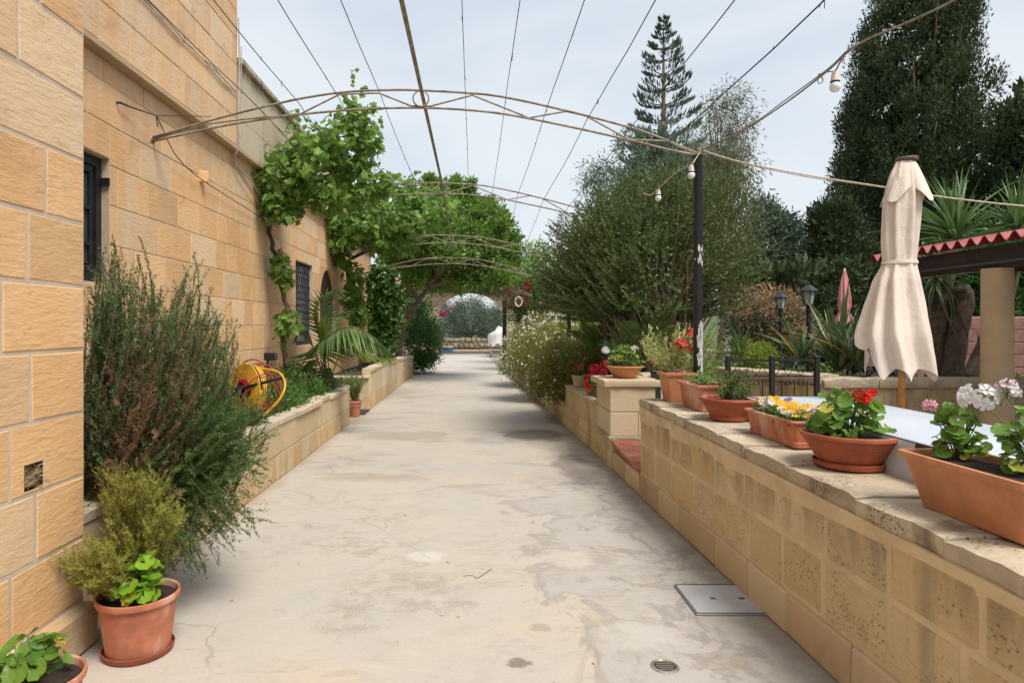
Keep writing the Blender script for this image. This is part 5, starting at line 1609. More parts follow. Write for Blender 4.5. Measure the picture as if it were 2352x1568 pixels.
def limbs(root, base, clumps, r0, mat, n=14, name='trunk', fork=.45, wob=.08):
    """A tapered trunk that divides into limbs reaching into the crown."""
    base = np.array(base, float)
    C_ = np.array([c for c, r in clumps])
    mid = C_.mean(0)
    fk = base + (mid - base) * fork
    mb = MB()
    w_ = lambda s: rng.normal(size=3) * s
    pts = smooth_path([base, base + (fk - base) * .35 + w_(wob), base + (fk - base) * .7 + w_(wob), fk], 4)
    mb.tube(pts, list(np.linspace(r0, r0 * .62, len(pts))), 10)
    tr = mb.build(name, mat, root, smooth=True)
    mb = MB()
    for i in rng.choice(len(C_), size=min(n, len(C_)), replace=False):
        t_ = C_[i]; c = fk + (t_ - fk) * .5 + np.array([0, 0, .12 * np.linalg.norm(t_ - fk)]) + w_(wob)
        q, _ = bez(fk, c, t_, np.linspace(0, 1, 7))
        mb.tube(q, list(np.linspace(r0 * .42, r0 * .06, 7)), 6)
    mb.build('limbs', mat, root, smooth=True)
    return tr

def side_shoots(B, Cc, T, k, lo, hi, s0=.35, open_=.55, up=.35):
    """k short side shoots on each curve."""
    b2, c2, t2 = [], [], []
    for b, c, t_ in zip(B, Cc, T):
        b, c, t_ = (np.asarray(v, float) for v in (b, c, t_))
        s = s0 + (.97 - s0) * rng.random(k)
        p, tg = bez(b, c, t_, s)
        for i in range(k):
            d = tg[i] + rand_dirs(1)[0] * open_ + np.array([0, 0, up * .5]); d /= np.linalg.norm(d)
            L = rng.uniform(lo, hi)
            b2.append(p[i]); t2.append(p[i] + d * L + np.array([0, 0, up * L * .3])); c2.append(p[i] + d * L * .5)
    return b2, c2, t2

# ------------------------------------------------------------------ rosemary at the wing corner
def outline_tips(outline, cen, n, fmin, dmin, dmax, filt=None):
    o = np.array(outline, float); m = len(o)
    res = []
    while len(res) < n:
        i = rng.integers(m); t_ = rng.random()
        e = o[i] * (1 - t_) + o[(i + 1) % m] * t_
        f = fmin + (1 - fmin) * rng.random() ** .7
        q = np.array(cen) + (e - np.array(cen)) * f
        if filt and not filt(q, f): continue
        res.append((q, f, dmin + (dmax - dmin) * rng.random()))
    return res
RO = [(203, 640), (232, 590), (258, 540), (300, 640), (322, 548), (345, 640), (395, 690), (446, 585), (452, 690), (505, 690), (520, 730), (548, 770), (545, 850), (590, 940), (628, 1010), (618, 1080), (595, 1190), (560, 1260), (480, 1320), (400, 1350), (300, 1310), (215, 1230), (200, 1000), (200, 800)]
ro = thing('rosemary_bush', (-2.05, 3.62, .5), 'huge straggling rosemary with upright tips and brown dry stems beside the near wing', 'shrub')
base = np.array([-2.06, 3.62, .5])
def mk(tips, sag):
    B, Cc, T = [], [], []
    for q, f, d in tips:
        t_ = px3(q[0], q[1], d)
        if d < 3.16 and t_[0] < -1.82: t_[0] = -1.82 + .05 * rng.random()
        b = base + rng.normal(size=3) * np.array([.10, .12, .05])
        v = t_ - b
        if t_[2] > .8:
            b = b + np.array([v[0] * .18, v[1] * .2, .0]); c = b + (t_ - b) * .5 + np.array([v[0] * .16 + rng.normal() * .05, rng.normal() * .05, -.12 + .1 * rng.random()])
        else:
            c = b + v * .45 + np.array([.05, 0, .28 + .2 * rng.random()])
        c = c + rng.normal(size=3) * .05
        B.append(b); Cc.append(c); T.append(t_)
    return B, Cc, T
top = outline_tips(RO, (330, 960), 190, .55, 3.35, 4.0, lambda q, f: q[1] < 960)
k_ = mk(top, 0)
shoots(ro, 'needles', *k_, M['rosemary'], 230, .031, .0068, .35, .8, stem=M['stem_brown'], stem_r=.0032)
shoots(ro, 'needles', *side_shoots(*k_, 4, .08, .24, .3), M['rosemary'], 230, .029, .0068, .05, .85)
sp_t = [(258, 540), (322, 548), (446, 585), (300, 630), (395, 680), (480, 690), (540, 765), (505, 725), (345, 625), (232, 590), (425, 640), (370, 660), (452, 660), (548, 830), (590, 930), (270, 600), (316, 590)]
B_, C__, T_ = [], [], []
for x_, y_ in sp_t:
    t_ = px3(x_, y_, 3.45 + .35 * rng.random()); b = np.array([t_[0] * .75 - 2.0 * .25, 3.6 + .15 * rng.normal(), t_[2] - rng.uniform(.55, .85)])
    B_.append(b); T_.append(t_); C__.append((b + t_) / 2 + np.array([.05 * rng.normal() + .04, 0, 0]))
shoots(ro, 'needles', B_, C__, T_, M['rosemary'], 420, .034, .0075, .1, .7, .3, M['stem_brown'], .003, shrink=.45)
low = outline_tips(RO, (330, 960), 250, .40, 3.2, 3.75, lambda q, f: q[1] > 880 and (q[0] > 380 or q[1] > 1240))
k_ = mk(low, 0)
shoots(ro, 'needles', *k_, M['rosemary_dark'], 220, .031, .0064, .30, .85, stem=M['stem_green'], stem_r=.0028)
shoots(ro, 'needles', *side_shoots(*k_, 4, .07, .20, .35, .7, .1), M['rosemary_dark'], 230, .028, .0064, .05, .85)
dry = outline_tips(RO, (330, 960), 150, .15, 3.15, 3.7, lambda q, f: q[0] < 470 and f < .85 and 740 < q[1] < 1250)
k_ = mk(dry, 0)
shoots(ro, 'dry_needles', *k_, M['rosemary_dry'], 260, .026, .0042, .30, 1.0, rnd=.7, stem=M['stem_brown'], stem_r=.003)
shoots(ro, 'dry_needles', *side_shoots(*k_, 3, .08, .2, .4, .8, .1), M['rosemary_dry'], 280, .024, .0042, .05, 1.0, rnd=.7)
mixg = outline_tips(RO, (320, 960), 80, .2, 3.2, 3.6, lambda q, f: q[0] < 480 and 700 < q[1] < 1250)
k_ = mk(mixg, 0)
shoots(ro, 'needles', *k_, M['rosemary'], 220, .030, .0062, .4, .8, stem=M['stem_green'], stem_r=.0028)
shoots(ro, 'needles', *side_shoots(*k_, 3, .07, .2, .4, .7, .2), M['rosemary'], 220, .028, .0062, .05, .85)
inner = outline_tips(RO, (310, 960), 170, .2, 3.55, 4.1, lambda q, f: f < .9)
k_ = mk(inner, 0)
shoots(ro, 'needles', *k_, M['rosemary_dark'], 240, .032, .0065, .25, .9, rnd=.5)
shoots(ro, 'needles', *side_shoots(*k_, 3, .1, .25, .3, .8, .2), M['rosemary_dark'], 260, .030, .006, .05, .9)
rg = thing('rosemary_bush', (-1.70, 3.2, .05), 'small yellow-green rosemary behind the large terracotta pot', 'shrub')
base = np.array([-1.66, 3.2, .10])
RG = [(225, 1190), (232, 1090), (262, 1075), (280, 1090), (310, 1075), (345, 1095), (385, 1070), (400, 1130), (420, 1170), (395, 1230), (360, 1260), (300, 1285), (255, 1300)]
RG2 = [(112, 1275), (130, 1305), (165, 1265), (220, 1215), (240, 1250), (270, 1290), (250, 1340), (215, 1350), (160, 1345)]
t1 = outline_tips(RG, (320, 1180), 130, .3, 2.95, 3.3)
t2 = outline_tips(RG2, (215, 1300), 70, .2, 2.72, 3.0)
def mk2(tips):
    B, Cc, T = [], [], []
    for q, f, d in tips:
        t_ = px3(q[0], q[1], d); t_[0] = max(t_[0], -1.785 if t_[2] < .24 else -1.84)
        b = base + rng.normal(size=3) * np.array([.04, .05, .02])
        c = b + (t_ - b) * .5 + np.array([0, 0, .08]) + rng.normal(size=3) * .03
        B.append(b); Cc.append(c); T.append(t_)
    return B, Cc, T
k_ = mk2(t1 + t2)
shoots(rg, 'needles', *k_, M['rosemary_gold'], 360, .026, .0042, .3, .8, stem=M['stem_brown'], stem_r=.0022)
shoots(rg, 'needles', *side_shoots(*k_, 4, .05, .13, .4, .7, .3), M['rosemary_gold'], 420, .024, .0042, .05, .85)

# ------------------------------------------------------------------ geraniums
GT = [(0, 0, 0)]; GF = []
ng = 15
for ring_, (rr, zz) in enumerate(((.55, .05), (1.0, .20))):
    for k in range(ng):
        a = R_(22) + (2 * PI - R_(44)) * k / (ng - 1)
        r_ = rr * (1 + (.045 * math.cos(k * PI) if ring_ else .02))
        GT.append((-.5 * r_ * math.cos(a) + .08 if False else -.5 * r_ * math.cos(a), .5 * r_ * math.sin(a), .5 * (zz + (.07 * math.sin(k * 2.1) if ring_ else 0))))
for k in range(ng - 1):
    GF.append((0, 1 + k + 1, 1 + k))
    a, b = 1 + k, 1 + ng + k
    GF += [(a, a + 1, b + 1), (a, b + 1, b)]
PT = [(0, 0, 0), (.35, .16, .10), (.55, .32, .13), (.85, .34, .10), (1.0, .12, .04), (1.0, -.12, .04), (.85, -.34, .10), (.55, -.32, .13), (.35, -.16, .10)]
FLORET = {}
def floret_mesh(mat):
    if mat.name not in FLORET:
        V = []; F = []
        for k in range(5):
            a = 2 * PI * k / 5; b = len(V)
            for x, y, z in PT:
                V.append((x * math.cos(a) - y * math.sin(a) * .95, x * math.sin(a) + y * math.cos(a) * .95, z * 1.2 + .12 * x))
            F += [(b, b + i, b + i + 1) for i in range(1, 8)]
        FLORET[mat.name] = np_mesh('floret', V, F, mat, tint=[.2 + .6 * ((i // 9) % 2) for i in range(len(V))])
    return FLORET[mat.name]

def flower_head(root, c, r, mat, n=12, fl=.020, stalk_from=None, buds=0):
    c = Vector(c)
    h = bpy.data.objects.new('flower_head', None); link(h, root)
    h.location = c - ORG[root.name]
    u = rand_dirs(n * 3); u = u[u[:, 2] > -.45][:n]
    for k, q in enumerate(u):
        o = bpy.data.objects.new('floret', floret_mesh(mat))
        m = (Vector(q).to_track_quat('Z', 'Y') @ Euler((0, 0, random.random() * 6)).to_quaternion()).to_matrix().to_4x4()
        m.translation = Vector(q) * r * random.uniform(.8, 1.1)
        o.matrix_basis = m @ Matrix.Scale(fl * random.uniform(.85, 1.15), 4)
        COL.objects.link(o); o.parent = h
    mb = MB()
    if stalk_from is not None:
        s = Vector(stalk_from); mid = s.lerp(c, .5) + Vector((random.uniform(-.02, .02), random.uniform(-.02, .02), .02))
        mb.tube(smooth_path([s, mid, c - Vector((0, 0, r * .4))], 4), .0028, 5)
    for q in u: mb.tube([c - Vector((0, 0, r * .4)), c + Vector(q) * r * .9], .0011, 3)
    for k in range(buds):
        q = Vector(rand_dirs(1)[0]); e = c + q * r * random.uniform(1.0, 1.5)
        mb.tube([c, e], .001, 3); mb.tube([e, e + q * .012], [.003, .0012], 5)
    mb.build('stalk', M['stem_green'], root)
    return h

def geranium(loc, label, n, rx, ry, h, size, mat, heads, group=None, name='geranium', base_n=3, zlow=.0):
    """Mounded plant: every leaf an object on its own stalk."""
    r = thing(name, loc, label, 'flowering plant' if heads else 'plant', group)
    x0, y0, z0 = loc
    mb = MB(); PS, DS, NS, SZ = [], [], [], []
    for k in range(n):
        u = rand_dirs(1)[0]; u[2] = abs(u[2]) * 1.1 + zlow
        f = .45 + .58 * rng.random() ** .6
        p = np.array([x0 + u[0] * rx * f, y0 + u[1] * ry * f, z0 + .03 + max(0, u[2]) * h * f])
        nr = np.array([u[0] * .8, u[1] * .8 - .35, .75 + .3 * u[2]]) + rng.normal(size=3) * .32
        dd = np.array([u[0], u[1], -.35]) + rng.normal(size=3) * .4
        PS.append(p); DS.append(dd); NS.append(nr); SZ.append(size * (.55 + .65 * rng.random()))
        b = Vector((x0 + u[0] * rx * .12, y0 + u[1] * ry * .12, z0))
        mb.tube([b, b.lerp(Vector(p), .6) + Vector((0, 0, .02)), p], .0022, 4, cap=False)
    leaf_parts(r, 'leaf', PS, DS, NS, SZ, GT, GF, mat)
    mb.build('stems', M['stem_green'], r, kind='stuff')
    for (c, rr, m_, nf, fl, bd) in heads:
        flower_head(r, c, rr, m_, nf, fl, (x0 + (c[0] - x0) * .3, y0 + (c[1] - y0) * .3, z0 + h * .5), bd)
    return r
GG = 'geraniums in pots along the path'
g1 = geranium((-1.53, 2.98, .235), 'bright lime-green geranium with one yellowed leaf in the large round path pot', 46, .115, .11, .18, .074, M['geranium_lime'], [], GG)
leaf_parts(g1, 'leaf', [px3(297, 1372, 2.89)], [(.5, -.5, -.5)], [(-.2, -1, .5)], [.075], GT, GF, M['leaf_yellow'])
geranium((-1.57, 2.30, .24), 'green geranium in the pot cut off at the bottom corner', 36, .13, .12, .13, .075, M['geranium'], [], GG)
z_ = topz(3.19) + .12
geranium((1.83, 3.19, z_), 'bushy geranium with one bright red flower head in the ribbed bowl', 110, .175, .15, .22, .072, M['geranium'],
         [(px3(1985, 918, 3.14), .030, M['petal_red'], 8, .021, 10), (px3(1972, 908, 3.2), .020, M['petal_red'], 6, .020, 3), (px3(2004, 906, 3.2), .018, M['petal_red'], 5, .020, 5)], GG)
z_ = topz(2.3) + .18
geranium((1.84, 2.47, z_), 'green geranium at the far end of the largest planter box with two small pink heads', 66, .075, .09, .17, .056, M['geranium'],
         [(px3(2136, 932, 2.6), .022, M['petal_pink'], 7, .016, 6), (px3(2178, 940, 2.62), .014, M['petal_pink'], 5, .015, 3)], GG)
geranium((1.93, 2.22, z_), 'dark-leaved geranium with a large white flower head at the right picture edge', 84, .14, .13, .19, .068, M['geranium'],
         [(px3(2248, 914, 2.42), .052, M['petal_white'], 17, .027, 6), (px3(2312, 903, 2.38), .042, M['petal_pale_pink'], 10, .024, 22)], GG)
z_ = .936 + .105
geranium((1.67, 7.22, z_), 'dense green geranium with white heads in the bowl on the pillar cap', 60, .20, .18, .20, .085, M['geranium'],
         [(px3(1391, 805, 7.1), .036, M['petal_white'], 10, .026, 2), (px3(1458, 801, 7.2), .032, M['petal_white'], 9, .024, 2), (px3(1438, 806, 7.3), .02, M['petal_white'], 6, .02, 2)], GG)
geranium((1.47, 7.75, .64), 'crimson geranium hanging beside the pillar bowl', 14, .12, .14, .22, .06, M['dark_shrub'],
         [(px3(1389, 838, 7.6), .05, M['petal_crimson'], 14, .03, 2), (px3(1366, 850, 7.7), .065, M['petal_crimson'], 18, .034, 2), (px3(1376, 872, 7.6), .05, M['petal_crimson'], 14, .032, 0), (px3(1385, 856, 7.55), .04, M['petal_crimson'], 10, .028, 0), (px3(1358, 848, 8.0), .035, M['petal_crimson'], 9, .025, 0)], GG)
geranium((1.50, 8.35, .75), 'small geranium with a scarlet and a pink head in the dark terracotta pot', 16, .08, .08, .12, .05, M['geranium'],
         [(px3(1351, 868, 8.2), .045, M['petal_red'], 13, .028, 0), (px3(1371, 862, 8.2), .036, M['petal_pink'], 10, .022, 2), (px3(1349, 884, 8.15), .035, M['petal_red'], 9, .026, 0)], GG)
geranium((1.54, 9.45, .78), 'red-flowered geranium in the cream pot at the far end of the low wall', 22, .11, .11, .14, .05, M['geranium'],
         [(px3(1332, 842, 9.4), .045, M['petal_coral'], 10, .026, 2), (px3(1318, 846, 9.4), .036, M['petal_crimson'], 8, .026, 2)], GG)
# pansies
pa = thing('pansies', (1.835, 3.85, topz(3.85) + .12), 'low pansies with yellow, white and violet faces in the low planter box', 'flowering plant')
N = 900
q = np.stack([1.835 + rng.uniform(-.09, .09, N), 3.85 + rng.uniform(-.27, .27, N), topz(3.85) + .12 + .06 * rng.random(N)], 1)
leaf_mesh('foliage', q, rng.normal(size=(N, 3)) * .7 + np.array([0, 0, .5]), rand_dirs(N), .035, .013, M['hedge'], pa, kind='stuff')
for k in range(74):
    m_ = M['petal_' + random.choice(['yellow'] * 6 + ['white'] * 2 + ['violet'])]
    o = bpy.data.objects.new('flower', floret_mesh(m_))
    p = Vector((1.835 + random.uniform(-.095, .095), 3.85 + random.uniform(-.29, .22), topz(3.85) + .185 + random.uniform(-.015, .045)))
    nr = Vector((random.uniform(-.7, .3), random.uniform(-1.0, -.1), random.uniform(.5, 1)))
    m = nr.to_track_quat('Z', 'Y').to_matrix().to_4x4(); m.translation = p - ORG[pa.name]
    o.matrix_basis = m @ Matrix.Scale(random.uniform(.017, .026), 4)
    link(o, pa)
# small leafy shrubs in pots
def sprig(loc, label, tips_px, dr, n, mat, L, W, per_m=150, spread=.9, name='potted_shrub', stem=True, t0=.2, cat='plant', dry=None):
    r = thing(name, loc, label, cat)
    B, Cc, T = [], [], []
    for q, f, d in outline_tips(tips_px[0], tips_px[1], n, .25, dr[0], dr[1]):
        t_ = px3(q[0], q[1], d); b = np.array(loc) + rng.normal(size=3) * np.array([.03, .03, .0])
        B.append(b); T.append(t_); Cc.append(b + (t_ - b) * .5 + np.array([0, 0, .03]) + rng.normal(size=3) * .02)
    shoots(r, 'leaves', B, Cc, T, mat, per_m, L, W, t0, spread, .5, M['stem_brown'] if stem else None, .004, fold=.15, shrink=.3)
    if dry:
        k = len(B) // 3
        shoots(r, 'dry_leaves', B[:k], Cc[:k], [np.array(t_) * .7 + np.array(loc) * .3 for t_ in T[:k]], dry, per_m, L * .8, W * .8, .3, spread, .5)
    return r
sprig((1.80, 4.6, topz(4.6) + .13), 'little upright box-like shrub in the ribbed bowl with some bare brown twigs', ([(1632, 900), (1638, 850), (1655, 835), (1680, 850), (1700, 840), (1725, 850), (1735, 880), (1742, 905), (1690, 912)], (1688, 905)), (4.4, 4.8), 46, M['hedge'], .026, .012, 170, dry=M['rosemary_dry'])
sprig((1.80, 5.13, topz(5.13) + .17), 'sparse low green plant in the plain planter box', ([(1570, 872), (1585, 852), (1620, 855), (1645, 850), (1655, 870), (1610, 878)], (1612, 872)), (4.95, 5.35), 26, M['soft_green'], .035, .010, 110)
sprig((1.72, 5.6, 1.08), 'loose thin-leaved shrub with pale yellowish tips in the square planter', ([(1480, 830), (1470, 780), (1478, 745), (1520, 735), (1560, 742), (1590, 735), (1600, 770), (1590, 830), (1540, 850)], (1545, 845)), (5.5, 6.5), 60, M['oleander'], .062, .017, 80, .8)
sprig((2.02, 6.2, .9), 'pale green feathery plant with white buds to the right of the front post', ([(1608, 860), (1612, 790), (1630, 740), (1655, 735), (1662, 760), (1660, 820), (1668, 870), (1640, 890)], (1636, 870)), (5.75, 6.4), 60, M['soft_green'], .07, .011, 80, .7)
cf = thing('coral_flowers', P(1566, 793, 5.7), 'coral flower heads on bare stalks left of the front post', 'flower')
flower_head(cf, P(1568, 795, 5.6), .055, M['petal_coral'], 16, .035, P(1560, 845, 5.6), 3)
flower_head(cf, P(1590, 768, 5.7), .045, M['petal_coral'], 12, .032, P(1588, 845, 5.7), 3)
flower_head(cf, P(1506, 830, 6.3), .032, M['petal_red'], 9, .028, P(1512, 858, 6.3), 0)
hp = P(815, 885, 10.9)
sprig((ph.x, ph.y, .24), 'bushy grass-like herb in the small old terracotta pot', ([(778, 880), (775, 855), (790, 850), (815, 845), (835, 852), (842, 875), (830, 892), (800, 892)], (812, 888)), (10.7, 11.1), 110, M['soft_green'], .07, .006, 90, .5, name='herb')

# ------------------------------------------------------------------ groundcover in the nearer planter
gc = thing('groundcover_hedge', (-2.3, 8, .5), 'glossy low hedge of small leaves filling the nearer planter beside the hose reel', 'hedge')
cl = []
for k in range(120):
    y = rng.uniform(6.0, 10.0); x = rng.uniform(-2.6, -2.02)
    cl.append(((x, y, .50 + rng.uniform(.02, .30) * (1 if x < -2.1 else .6) + (.12 if x < -2.35 else 0)), .11))
crown(gc, cl, 75, M['hedge'], .05, .020, 'foliage', kind='stuff')
lv = thing('low_creeper', (-2.25, 5, .5), 'dark creeping leaves in the planter under the hose reel', 'plant')
cl = [((rng.uniform(-2.55, -2.02), rng.uniform(4.2, 6.2), .50 + rng.uniform(.0, .16)), .10) for k in range(60)]
crown(lv, cl, 70, M['dark_shrub'], .045, .018, 'foliage', kind='stuff')

# ------------------------------------------------------------------ vines on the house
def vine(root_loc, label, trunk_pts, blobs, size, nparts, mat=None, r=.035, extra=()):
    v = thing('grape_vine', root_loc, label, 'vine')
    mb = MB(); pts = smooth_path(trunk_pts, 5)
    mb.tube([p + Vector((rng.normal() * .012, rng.normal() * .012, 0)) for p in pts], [r * (1.1 - .5 * i / len(pts)) * (1 + .12 * math.sin(i * 1.7)) for i in range(len(pts))], 8)
    tr = mb.build('trunk', M['bark_vine'], v, smooth=True)
    for e in extra:
        mb = MB(); q = smooth_path(e, 5); mb.tube(q, list(np.linspace(r * .75, r * .25, len(q))), 7); mb.build('cane', M['bark_vine'], v, smooth=True)
    leafy(v, blobs, size, mat or M['vine'], VINE_T, VINE_F, nparts)
    PS, DS = [], []
    big = sorted(blobs, key=lambda b: -b[2])[:9]
    for k in range(34):                                        # loose shoots beyond the mass
        c, rr, _ = big[k % len(big)]
        u = rand_dirs(1)[0]; u[2] = u[2] * .7 + .35
        b = np.array(c) + u * np.array(rr) * .8; e = b + u * rng.uniform(.2, .45); m_ = (b + e) / 2 + np.array([0, 0, .08])
        q, tg = bez(b, m_, e, np.linspace(0, 1, 12))
        PS.append(q + rng.normal(size=q.shape) * .015); DS.append(tg + rng.normal(size=q.shape) * .7)
    PS, DS = np.concatenate(PS), np.concatenate(DS)
    template_leaves('shoots', PS, DS, rand_dirs(len(PS)) + np.array([0, -.4, .6]), size * (.35 + .5 * rng.random(len(PS))), VINE_T, VINE_F, mat or M['vine'], v)
    return v
def bl(px, py, d, rx, ry, rd, n): return (px3(px, py, d), (rx * d / FOC, rd, ry * d / FOC), int(n * 1.1))
d1 = 8.5
V1 = [P(658, 845, d1), P(652, 770, d1), P(655, 690, d1), P(640, 620, d1), P(625, 560, d1), P(618, 500, d1), P(606, 470, d1), P(612, 440, d1)]
for p in V1: p.x = max(p.x, -2.66)
vine((-2.5, d1, .5), 'nearer grape vine climbing the house wall into a big leafy head over the pergola', V1,
     [bl(650, 420, 8.4, 62, 70, .55, 520), bl(735, 385, 8.3, 78, 75, .6, 620), bl(800, 330, 8.3, 62, 75, .55, 480), bl(845, 300, 8.3, 34, 55, .4, 170), bl(700, 340, 8.4, 55, 34, .4, 130), bl(672, 280, 8.6, 14, 30, .15, 14), bl(808, 268, 8.2, 24, 40, .25, 70), bl(700, 300, 8.5, 26, 24, .2, 18),
      bl(850, 420, 8.5, 48, 40, .5, 240), bl(760, 455, 8.4, 70, 28, .5, 240), bl(645, 480, 8.3, 42, 34, .35, 170), bl(885, 425, 8.6, 22, 26, .3, 60),
      bl(645, 610, d1 - .06, 22, 34, .1, 60), bl(655, 640, d1 - .06, 20, 26, .1, 45), bl(665, 740, d1 - .08, 28, 32, .14, 70), bl(648, 745, d1 - .08, 18, 40, .12, 40)], .082, 270,
     extra=[[P(612, 470, d1), P(603, 440, 8.4), P(612, 425, 8.4), P(650, 410, 8.4), P(720, 400, 8.4)], [P(618, 480, d1), P(660, 440, 8.3), P(760, 400, 8.3), P(840, 360, 8.3)], [P(700, 420, 8.4), P(640, 395, 8.4)]])
d2 = 13.0
V2 = [P(822, 750, d2), P(815, 690, d2), P(800, 640, d2), P(798, 605, d2), P(815, 590, d2), P(840, 578, d2)]
vine((-2.35, d2, .55), 'further grape vine on the house wall beyond the arched shutter', V2,
     [bl(790, 520, 12.4, 55, 60, .7, 480), bl(850, 510, 12.4, 70, 60, .8, 560), bl(920, 490, 12.6, 70, 58, .8, 560), bl(775, 570, 12.6, 32, 38, .4, 190), bl(985, 480, 13.2, 60, 50, .8, 420), bl(900, 560, 12.8, 60, 30, .6, 260), bl(930, 430, 12.6, 40, 22, .4, 90),
      bl(812, 660, d2 - .1, 22, 60, .18, 220), bl(822, 720, d2 - .1, 20, 40, .18, 140)], .11, 130, r=.045,
     extra=[[P(798, 605, d2), P(780, 600, 12.9), P(772, 580, 12.8), P(800, 550, 12.6)], [P(815, 590, d2), P(860, 570, 12.8), P(930, 540, 12.6), P(1000, 500, 12.8)]])
iv = thing('ivy', (-2.0, 15.4, .6), 'glossy ivy smothering a column beside the far planter', 'ivy')
MB().lathe([(.16, .55), (.15, 2.6)], (-2.16, 15.6, 0), 12).build('column', M['bark'], iv)
leafy(iv, [bl(878, 650, 15.4, 36, 46, .4, 700), bl(885, 710, 15.4, 40, 60, .45, 1000), bl(880, 770, 15.4, 38, 40, .45, 600), bl(862, 690, 15.4, 22, 70, .3, 400)], .10, M['ivy'], IVY_T, IVY_F)

# ------------------------------------------------------------------ the broad tree over the path
ct = thing('broadleaf_tree', (-2.1, 18.2, .5), 'broad-leaved tree with twin pale trunks arching over the path from the further planter', 'tree')
cl = row_clumps([(432, 1000, 1050), (460, 960, 1100), (500, 900, 1150), (560, 880, 1180), (615, 900, 1185), (640, 930, 1180), (652, 960, 1150)], 18.0, 250, .28, .9, .4, .3)
cl += row_clumps([(470, 1080, 1120), (520, 1090, 1170), (580, 1100, 1190), (640, 1120, 1190)], 19.0, 60, .26, .8, .3, .2)
for k in range(60):                                            # sprays that break the outline
    c, q_ = cl[rng.integers(250)]; v_ = c - np.array([-.6, 18.2, 3.4]); v_ /= np.linalg.norm(v_)
    for j in range(3): cl.append((c + v_ * (.10 + .13 * j), .11))
crown(ct, cl, 90, M['citrus'], .135, .055)
mb = MB()
a0 = P(915, 815, 18.3); a0.z = .5
q = smooth_path([a0, P(920, 770, 18.3), P(938, 725, 18.3), P(962, 690, 18.2), P(1000, 640, 18.1), P(1050, 600, 18.0)], 5); mb.tube(q, list(np.linspace(.11, .04, len(q))), 9)
trk = mb.build('trunk', M['bark'], ct, smooth=True)
mb = MB()
for e in ([P(905, 810, 18.5), P(912, 740, 18.5), P(905, 690, 18.4), P(940, 620, 18.2), P(950, 560, 18.2)], [P(962, 690, 18.2), P(945, 665, 18.1), P(950, 640, 18.0), P(930, 600, 18)], [P(985, 660, 18.1), P(1060, 640, 18.0), P(1120, 610, 18.0)], [P(1000, 640, 18.1), P(1030, 560, 18.0), P(1080, 500, 18)]):
    q = smooth_path(e, 5); mb.tube(q, list(np.linspace(.07, .02, len(q))), 7)
mb.build('limbs', M['bark'], ct, smooth=True)
ds = thing('dark_shrub', (-1.95, 21, .3), 'dark rounded shrub with lighter tips at the end of the further planter', 'shrub')
crown(ds, row_clumps([(700, 950, 985), (740, 935, 1000), (790, 925, 1008), (830, 935, 1000), (852, 950, 985)], 21.0, 70, .26, .9, .3), 110, M['dark_shrub'], .10, .035, 'foliage', kind='stuff')
crown(ds, row_clumps([(770, 985, 1008), (830, 975, 1005)], 20.6, 14, .16, .9, .3), 90, M['hedge'], .09, .03, 'young_foliage', kind='stuff')
hb = thing('hibiscus', (-1.3, 24, .2), 'dark-leaved hibiscus with two magenta blooms left of the archway', 'shrub')
crown(hb, row_clumps([(640, 925, 975), (700, 925, 988), (780, 940, 1000)], 24.0, 60, .32, .7, .2), 80, M['dark_shrub'], .11, .05, 'foliage', kind='stuff')
flower_head(hb, P(1018, 721, 23.4), .07, M['petal_magenta'], 7, .10)
flower_head(hb, P(1034, 703, 23.4), .05, M['petal_pink'], 6, .08)
flower_head(hb, P(1064, 662, 23.4), .05, M['petal_coral'], 6, .07)
flower_head(hb, P(960, 655, 23.0), .05, M['petal_coral'], 6, .07)

# ------------------------------------------------------------------ palm in the planter
def frond(root, pts, n, ll, lw, mat, hang=.2, spread=1.1, vshape=.35, name='frond'):
    pts = smooth_path(pts, 8); A = np.array([list(p) for p in pts]); m = len(A)
    s = np.linspace(.16, 1, n)
    idx = s * (m - 1); i0 = np.minimum(idx.astype(int), m - 2); f = (idx - i0)[:, None]
    p = A[i0] * (1 - f) + A[i0 + 1] * f
    tg = unit(A[np.minimum(i0 + 1, m - 1)] - A[i0])
    side = unit(np.cross(tg, np.array([0, 0, 1.0])) + 1e-6)
    up = np.cross(side, tg)
    PS, DS, NS, LS = [], [], [], []
    for sg in (-1, 1):
        a = spread * (1 - .5 * s)[:, None]
        d = tg * np.cos(a) + side * sg * np.sin(a) + up * vshape - np.array([0, 0, hang]) + rng.normal(size=(n, 3)) * .06
        PS.append(p); DS.append(d); NS.append(up + rng.normal(size=(n, 3)) * .1)
        LS.append(ll * np.sin(np.clip(s * .9 + .12, 0, 1) * PI) ** .6 * (.9 + .2 * rng.random(n)))
    o = leaf_mesh(name, np.concatenate(PS), np.concatenate(DS), np.concatenate(NS), np.concatenate(LS), lw, mat, root, .18, wide=.3, droop=.12)
    MB().tube(pts, list(np.linspace(.010, .003, m)), 5).build('rachis', M['stem_green'], o)
    return o
pm = thing('palm', (-2.25, 9.6, .5), 'young palm in the planter with one long arching frond reaching over the path', 'palm')
c0 = P(752, 850, 9.5); c0.z = .62
dd = 9.4
frond(pm, [c0, P(735, 800, 9.4), P(760, 768, 9.2), P(800, 752, 9.0), P(850, 768, 8.9), P(905, 818, 8.9)], 58, .58, .046, M['palm'], .85, 1.0, .1)
frond(pm, [c0, P(742, 780, 9.5), P(738, 730, 9.6), P(745, 690, 9.7), P(768, 670, 9.8), P(800, 690, 9.9)], 44, .36, .026, M['palm'], .35, .9, .2)
frond(pm, [c0, P(735, 780, 9.4), P(725, 740, 9.4), P(730, 700, 9.4)], 40, .26, .018, M['palm_yellow'], -.1, .5, .3)
